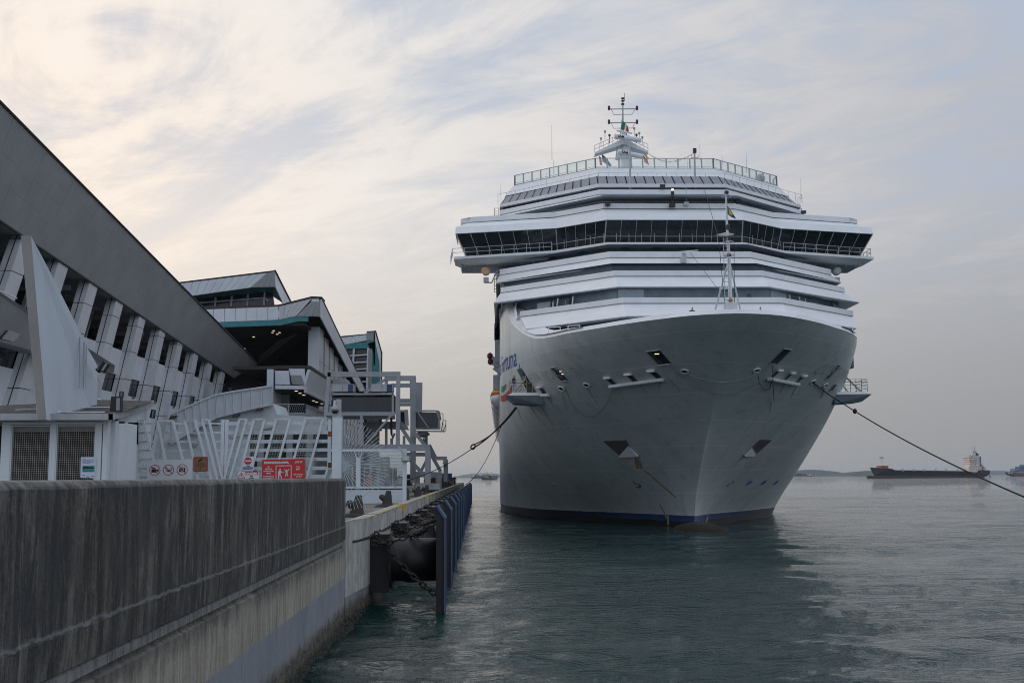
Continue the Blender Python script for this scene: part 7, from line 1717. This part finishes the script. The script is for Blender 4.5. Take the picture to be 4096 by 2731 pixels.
# ------------------------------------------------------------------ shipping in the roads
def cargo():
    Y = 1590.0; c = lambda x, y, d=0: at(3450+x/3.641, 1750+y/3.641, Y=Y+d)
    t_ = thing('cargo_ship', 'empty dark blue cargo ship with a tall cream deckhouse aft', 'cargo ship', (c(900, 585).x, Y, 0))
    zwl = 0.0; Bm = 12.0
    out_ = [(110,433),(360,448),(455,472),(900,478),(1400,485),(1500,488),(1610,515),(1650,472),(1813,474),(1813,520),(1790,550),(1745,572),(1700,590),(180,590),(172,548)]
    pts = [c(x, y) for x, y in out_]
    secs = []
    for f, wsc in ((-1,.0),(-.8,1)): pass
    g = G(); n = len(pts); near = [Vector((p.x, Y-Bm*(.15 if i in (0, 14, 13) else .75 if i in (8,9,10,11,12) else 1), max(p.z, -1))) for i, p in enumerate(pts)]; far = [Vector((p.x, Y+Bm*(.15 if i in (0,14,13) else .75 if i in (8,9,10,11,12) else 1), max(p.z, -1))) for i, p in enumerate(pts)]
    g.mesh(near+far, [tuple(range(n)), tuple(reversed(range(n, 2*n)))] + [(i, i+n, (i+1)%n+n, (i+1)%n) for i in range(n)]); g.build('hull', 'hull_navy', t_)
    q = [c(120,560), c(135,549), c(172,549), c(1660,560), c(1655,588), c(135,588)]
    G().prism([Vector((p.x, Y-Bm-.15, max(p.z,-1))) for p in q], (0, 2*Bm+.3, 0)).build('boot_top', 'hull_red', t_)
    b0 = c(150, 570); G().lathe((b0.x-9, Y, 1.0), [(.5,0),(2.2,1.2),(3,4),(3,14)], 14, 'x').build('bulbous_bow', 'hull_red', t_, smooth=True)
    for (x0, x1, y0_, y1_) in ((232,265,408,438),(292,348,408,442)): p, q_ = c(x0,y0_), c(x1,y1_); G().box(p.x, q_.x, Y-8, Y+8, q_.z-1, p.z).build('breakwater', 'red_paint', t_)
    a, b = c(284, 440), c(278, 292); m_ = G().tube([a, b], [1.1,.6], 8).build('foremast', 'cream', t_); G().box(b.x-3, b.x+3, Y-1, Y+1, b.z-1, b.z+1).build('mast_top', 'rail_grey', m_)
    for k, (x0, x1, y0_, y1_) in enumerate(((1505,1605,268,292),(1510,1608,294,323),(1511,1609,325,354),(1513,1611,356,385),(1516,1635,387,417),(1500,1636,419,448),(1500,1636,450,500))):
        p, q_ = c(x0, y0_), c(x1, y1_); h_ = G().box(p.x, q_.x, Y-10, Y+9, q_.z, p.z).build('deckhouse_tier', 'cream', t_)
        G().box(p.x-.2, q_.x+.2, Y-10.2, Y+9.2, q_.z-.5, q_.z).build('tier_edge', 'red_paint', h_)
        for j in range(5):
            w0 = p.x+(q_.x-p.x)*(.15+.17*j); G().box(w0, w0+.9, Y-10.15, Y-9.9, (p.z+q_.z)/2-.4, (p.z+q_.z)/2+.5).build('cabin_window', 'win', h_) if (k*2+j*j) % 3 else None
    for k, (x0, x1, y0_, y1_) in enumerate(((1606,1705,262,410),(1636,1730,410,472))):
        p, q_ = c(x0, y0_), c(x1, y1_); h_ = G().box(p.x, q_.x, Y-6, Y+9, q_.z, p.z).build('deckhouse_aft', 'column', t_)
        for j in range(5 if k == 0 else 2): z = q_.z+(p.z-q_.z)*(j+.4)/(5 if k == 0 else 2); G().box(p.x+8, q_.x+1, Y-8.5, Y-6, z, z+.5).build('balcony_deck', 'cream', h_); G().box(p.x+9, q_.x-2, Y-6.1, Y-6, z-2.5, z-.5).build('shadowed_door', 'win', h_)
    p, q_ = c(1535, 248), c(1620, 262); G().box(p.x, q_.x, Y-10, Y+8, q_.z, p.z-1).build('monkey_island', 'dark_metal', t_)
    G().tube([c(1634, 262), c(1632, 118)], [1.6,.5], 8).box(c(1585,150).x, c(1650,150).x, Y-.6, Y+.6, c(1585,152).z, c(1585,148).z).box(c(1600,195).x, c(1645,195).x, Y-1.5, Y+1.5, c(1600,192).z, c(1600,186).z).build('radar_mast', 'column', t_)
    G().prism([c(1638,200), c(1655,205), c(1672,232), c(1700,232), c(1685,262), c(1645,262)], (0, 6, 0)).build('funnel', 'hull_navy', t_)
    G().prism([c(1728,388), c(1748,390), c(1790,440), c(1775,448)], (0, 3, 0)).build('free_fall_lifeboat', 'orange_boat', t_); G().prism([c(1722,400), c(1780,460), c(1780,470), c(1722,412)], (0, 4, 0)).bar(c(1775,448), c(1775,474), 1.0).bar(c(1793,440), c(1790,474), .8).build('launch_ramp', 'column', t_)
    for k, x in enumerate((548, 706, 860, 1022, 1174, 1340)): p = c(x, 478); G().box(p.x-1.5, p.x+1.5, Y-11, Y-8, p.z-1, p.z+2.4).build('hatch_post', 'column', t_)
    G().bar(c(460, 471, -12.2), c(1480, 484, -12.2), .5, .6).build('bulwark_line', 'rail_grey', t_)
cargo()
def container_ship():
    Y = 2500.0; c = lambda x, y, d=0: at(3850+x/9.561, 1780+y/9.561, Y=Y+d)
    t_ = thing('container_ship', 'brown hulled container ship loaded with coloured boxes cut off by the right edge', 'container ship', (c(2300, 1190).x, Y, 0))
    q = [c(1735,1025), c(1900,1028), c(1930,1060), c(3300,1060), c(3300,1215), c(1990,1215), (c(1880,1160)), c(1780,1130), c(1745,1070)]
    G().prism([Vector((p.x, Y-14, max(p.z,-1))) for p in q], (0, 28, 0)).build('hull', 'hull_brown', t_)
    G().prism([c(1735,1025,-14.5), c(1900,1030,-14.5), c(2000,1130,-14.5), c(1880,1158,-14.5), c(1780,1130,-14.5)], (0, .4, 0)).build('stern_plating', 'hull_navy', t_)
    for x, y in ((1782,1062),(1878,1050)): p = c(x, y, -15.2); G().box(p.x-2, p.x+2, Y-15.3, Y-15, p.z-1.5, p.z+1.5).build('stern_opening', 'column', t_)
    cols_ = ['cont_blue','cont_brown','cont_teal','red_paint','cont_brown','cont_blue','panel_mid']
    k = 0
    for i, (x0, x1, tops) in enumerate(((1915,2095,2),(2095,2270,3),(2270,2450,4),(2450,2630,4),(2630,2810,4),(2810,3000,4),(3000,3200,4))):
        for lv_ in range(tops):
            y1_ = 1030-lv_*72; p, q_ = c(x0+3, y1_-68), c(x1-3, y1_)
            G().box(p.x, q_.x, Y-12, Y+12, q_.z, p.z).build('container', cols_[(i*3+lv_*2) % 7], t_)
container_ship()
def far_cargo():
    Y = 4200.0; c = lambda x, y, d=0: at(1750+x/7.84, 1800+y/7.84, Y=Y+d)
    t_ = thing('general_cargo_ship', 'faint blue grey cargo ship with deck cranes in the haze behind the tug', 'cargo ship', (c(1480, 880).x, Y, 0))
    q = [c(1050,840), c(1150,840), c(1160,805), c(1860,800), c(1915,820), c(1880,905), c(1075,905)]
    G().prism([Vector((p.x, Y-12, max(p.z,-1))) for p in q], (0, 24, 0)).build('hull', 'hull_navy', t_)
    p, q_ = c(1095, 745), c(1150, 830); G().box(p.x, q_.x, Y-10, Y+10, q_.z, p.z).build('deckhouse', 'column', t_); G().box(c(1110,700).x, c(1125,700).x, Y-2, Y+2, p.z, c(1110,700).z).build('funnel', 'column', t_)
    for x in (1340, 1665): a = c(x, 810); b = c(x, 715); G().box(a.x-5, a.x+5, Y-4, Y+4, a.z, b.z).build('deck_crane', 'column', t_); G().bar(c(x-160, 745), c(x, 765), 3).build('crane_jib', 'column', t_)
    for (x0, x1, y0_) in ((1245,1340,785),(1410,1500,780),(1160,1245,800)): G().box(c(x0,y0_).x, c(x1,y0_).x, Y-10, Y+10, c(x0,805).z, c(x0,y0_).z).build('deck_cargo', 'cont_brown', t_)
far_cargo()
def tug():
    Y = 1900.0; c = lambda x, y, d=0: at(1750+x/7.84, 1800+y/7.84, Y=Y+d)
    t_ = thing('tugboat', 'dark tug with a tan wheelhouse passing beyond the quay end', 'tugboat', (c(1630, 925).x, Y, 0))
    q = [c(1380,850), c(1500,865), c(1700,885), c(1780,895), c(1882,905), c(1870,935), c(1410,935), c(1382,905)]
    G().prism([Vector((p.x, Y-5, max(p.z,-.5))) for p in q], (0, 10, 0)).build('hull', 'hull_navy', t_)
    for (x0, x1, y0_, y1_, m_) in ((1490,1610,820,875,'tug_tan'),(1515,1595,775,822,'tug_tan'),(1520,1590,785,805,'win'),(1600,1640,770,880,'dark_metal'),(1645,1690,790,888,'hull_navy')):
        d_ = -3.3 if m_ == 'win' else -3; p, r_ = c(x0, y0_), c(x1, y1_); G().box(p.x, r_.x, Y+d_, Y+3, r_.z, p.z).build({'tug_tan':'wheelhouse','win':'wheelhouse_windows','dark_metal':'funnel','hull_navy':'funnel'}[m_], m_, t_)
    G().tube([c(1550,775), c(1552,680)], .3, 6).bar(c(1535,690), c(1572,690), .3).build('mast', 'dark_metal', t_)
tug()
def launch():
    Y = 1750.0; c = lambda x, y: at(3050+x/7.84, 1820+y/7.84, Y=Y)
    t_ = thing('launch', 'tiny white launch off the wooded island beside the bow', 'motor boat', (c(1500, 650).x, Y, 0))
    G().prism([c(1455,638), c(1552,648), c(1540,662), c(1470,660)], (0, 4, 0)).build('hull', 'hull_navy', t_); G().prism([c(1475,636), c(1490,615), c(1515,618), c(1540,648)], (0, 3, 0)).build('cabin', 'ship_white', t_)
launch()
Yb = 4000; c = lambda x, y: at(3050+x/7.84, 1820+y/7.84, Y=Yb)
t_ = thing('barge', 'long low dark barge hazy beside the ship bow', 'barge', (c(1230, 640).x, Yb, 0)); G().prism([c(1000,620), c(1080,600), c(1450,632), c(1450,655), c(1000,655)], (0, 12, 0)).build('hull', 'hull_navy', t_); G().box(c(1085,570).x, c(1235,570).x, Yb, Yb+10, c(1085,632).z, c(1085,572).z).build('deck_cargo', 'hull_navy', t_); G().box(c(1240,590).x, c(1375,590).x, Yb, Yb+10, c(1240,632).z, c(1240,590).z).build('deck_cargo', 'hull_navy', t_)
p = at(3850+1047/9.561, 1780+1185/9.561, Y=1900); t_ = thing('channel_buoy', 'small dark channel buoy right of the empty cargo ship', 'buoy', (p.x, 1900, 0)); G().lathe((p.x, 1900, -.3), [(1.6,0),(1.8,.8),(1.2,1.6),(.5,3.4),(.3,6.2)], 10).build('float', 'dark_metal', t_)
t_ = thing('pontoon_barge', 'dark quay side barge with low deckhouse seen below the gangway', 'barge', (at(1690, 1900, Y=230).x, 230, 0)) if False else None

# ------------------------------------------------------------------ haze
hz_ = G().box(-9000, 9000, -400, 12000, -3.0, 75.0).build('haze', 'deck'); hz_.data.materials.clear()
hm = bpy.data.materials.new('haze_air'); hm.use_nodes = True; T = NT(hm.node_tree); T.n.clear(); o_ = T.n.new('ShaderNodeOutputMaterial')
pv_ = T.n.new('ShaderNodeVolumePrincipled'); pv_.inputs['Color'].default_value = (.72, .80, .90, 1); pv_.inputs['Density'].default_value = 0.00006; pv_.inputs['Anisotropy'].default_value = 0.2
T.l.new(pv_.outputs[0], o_.inputs['Volume']); hz_.data.materials.append(hm); tag(hz_, kind='stuff')
for ob in scene.objects:
    if '_o' in ob.keys(): del ob['_o']
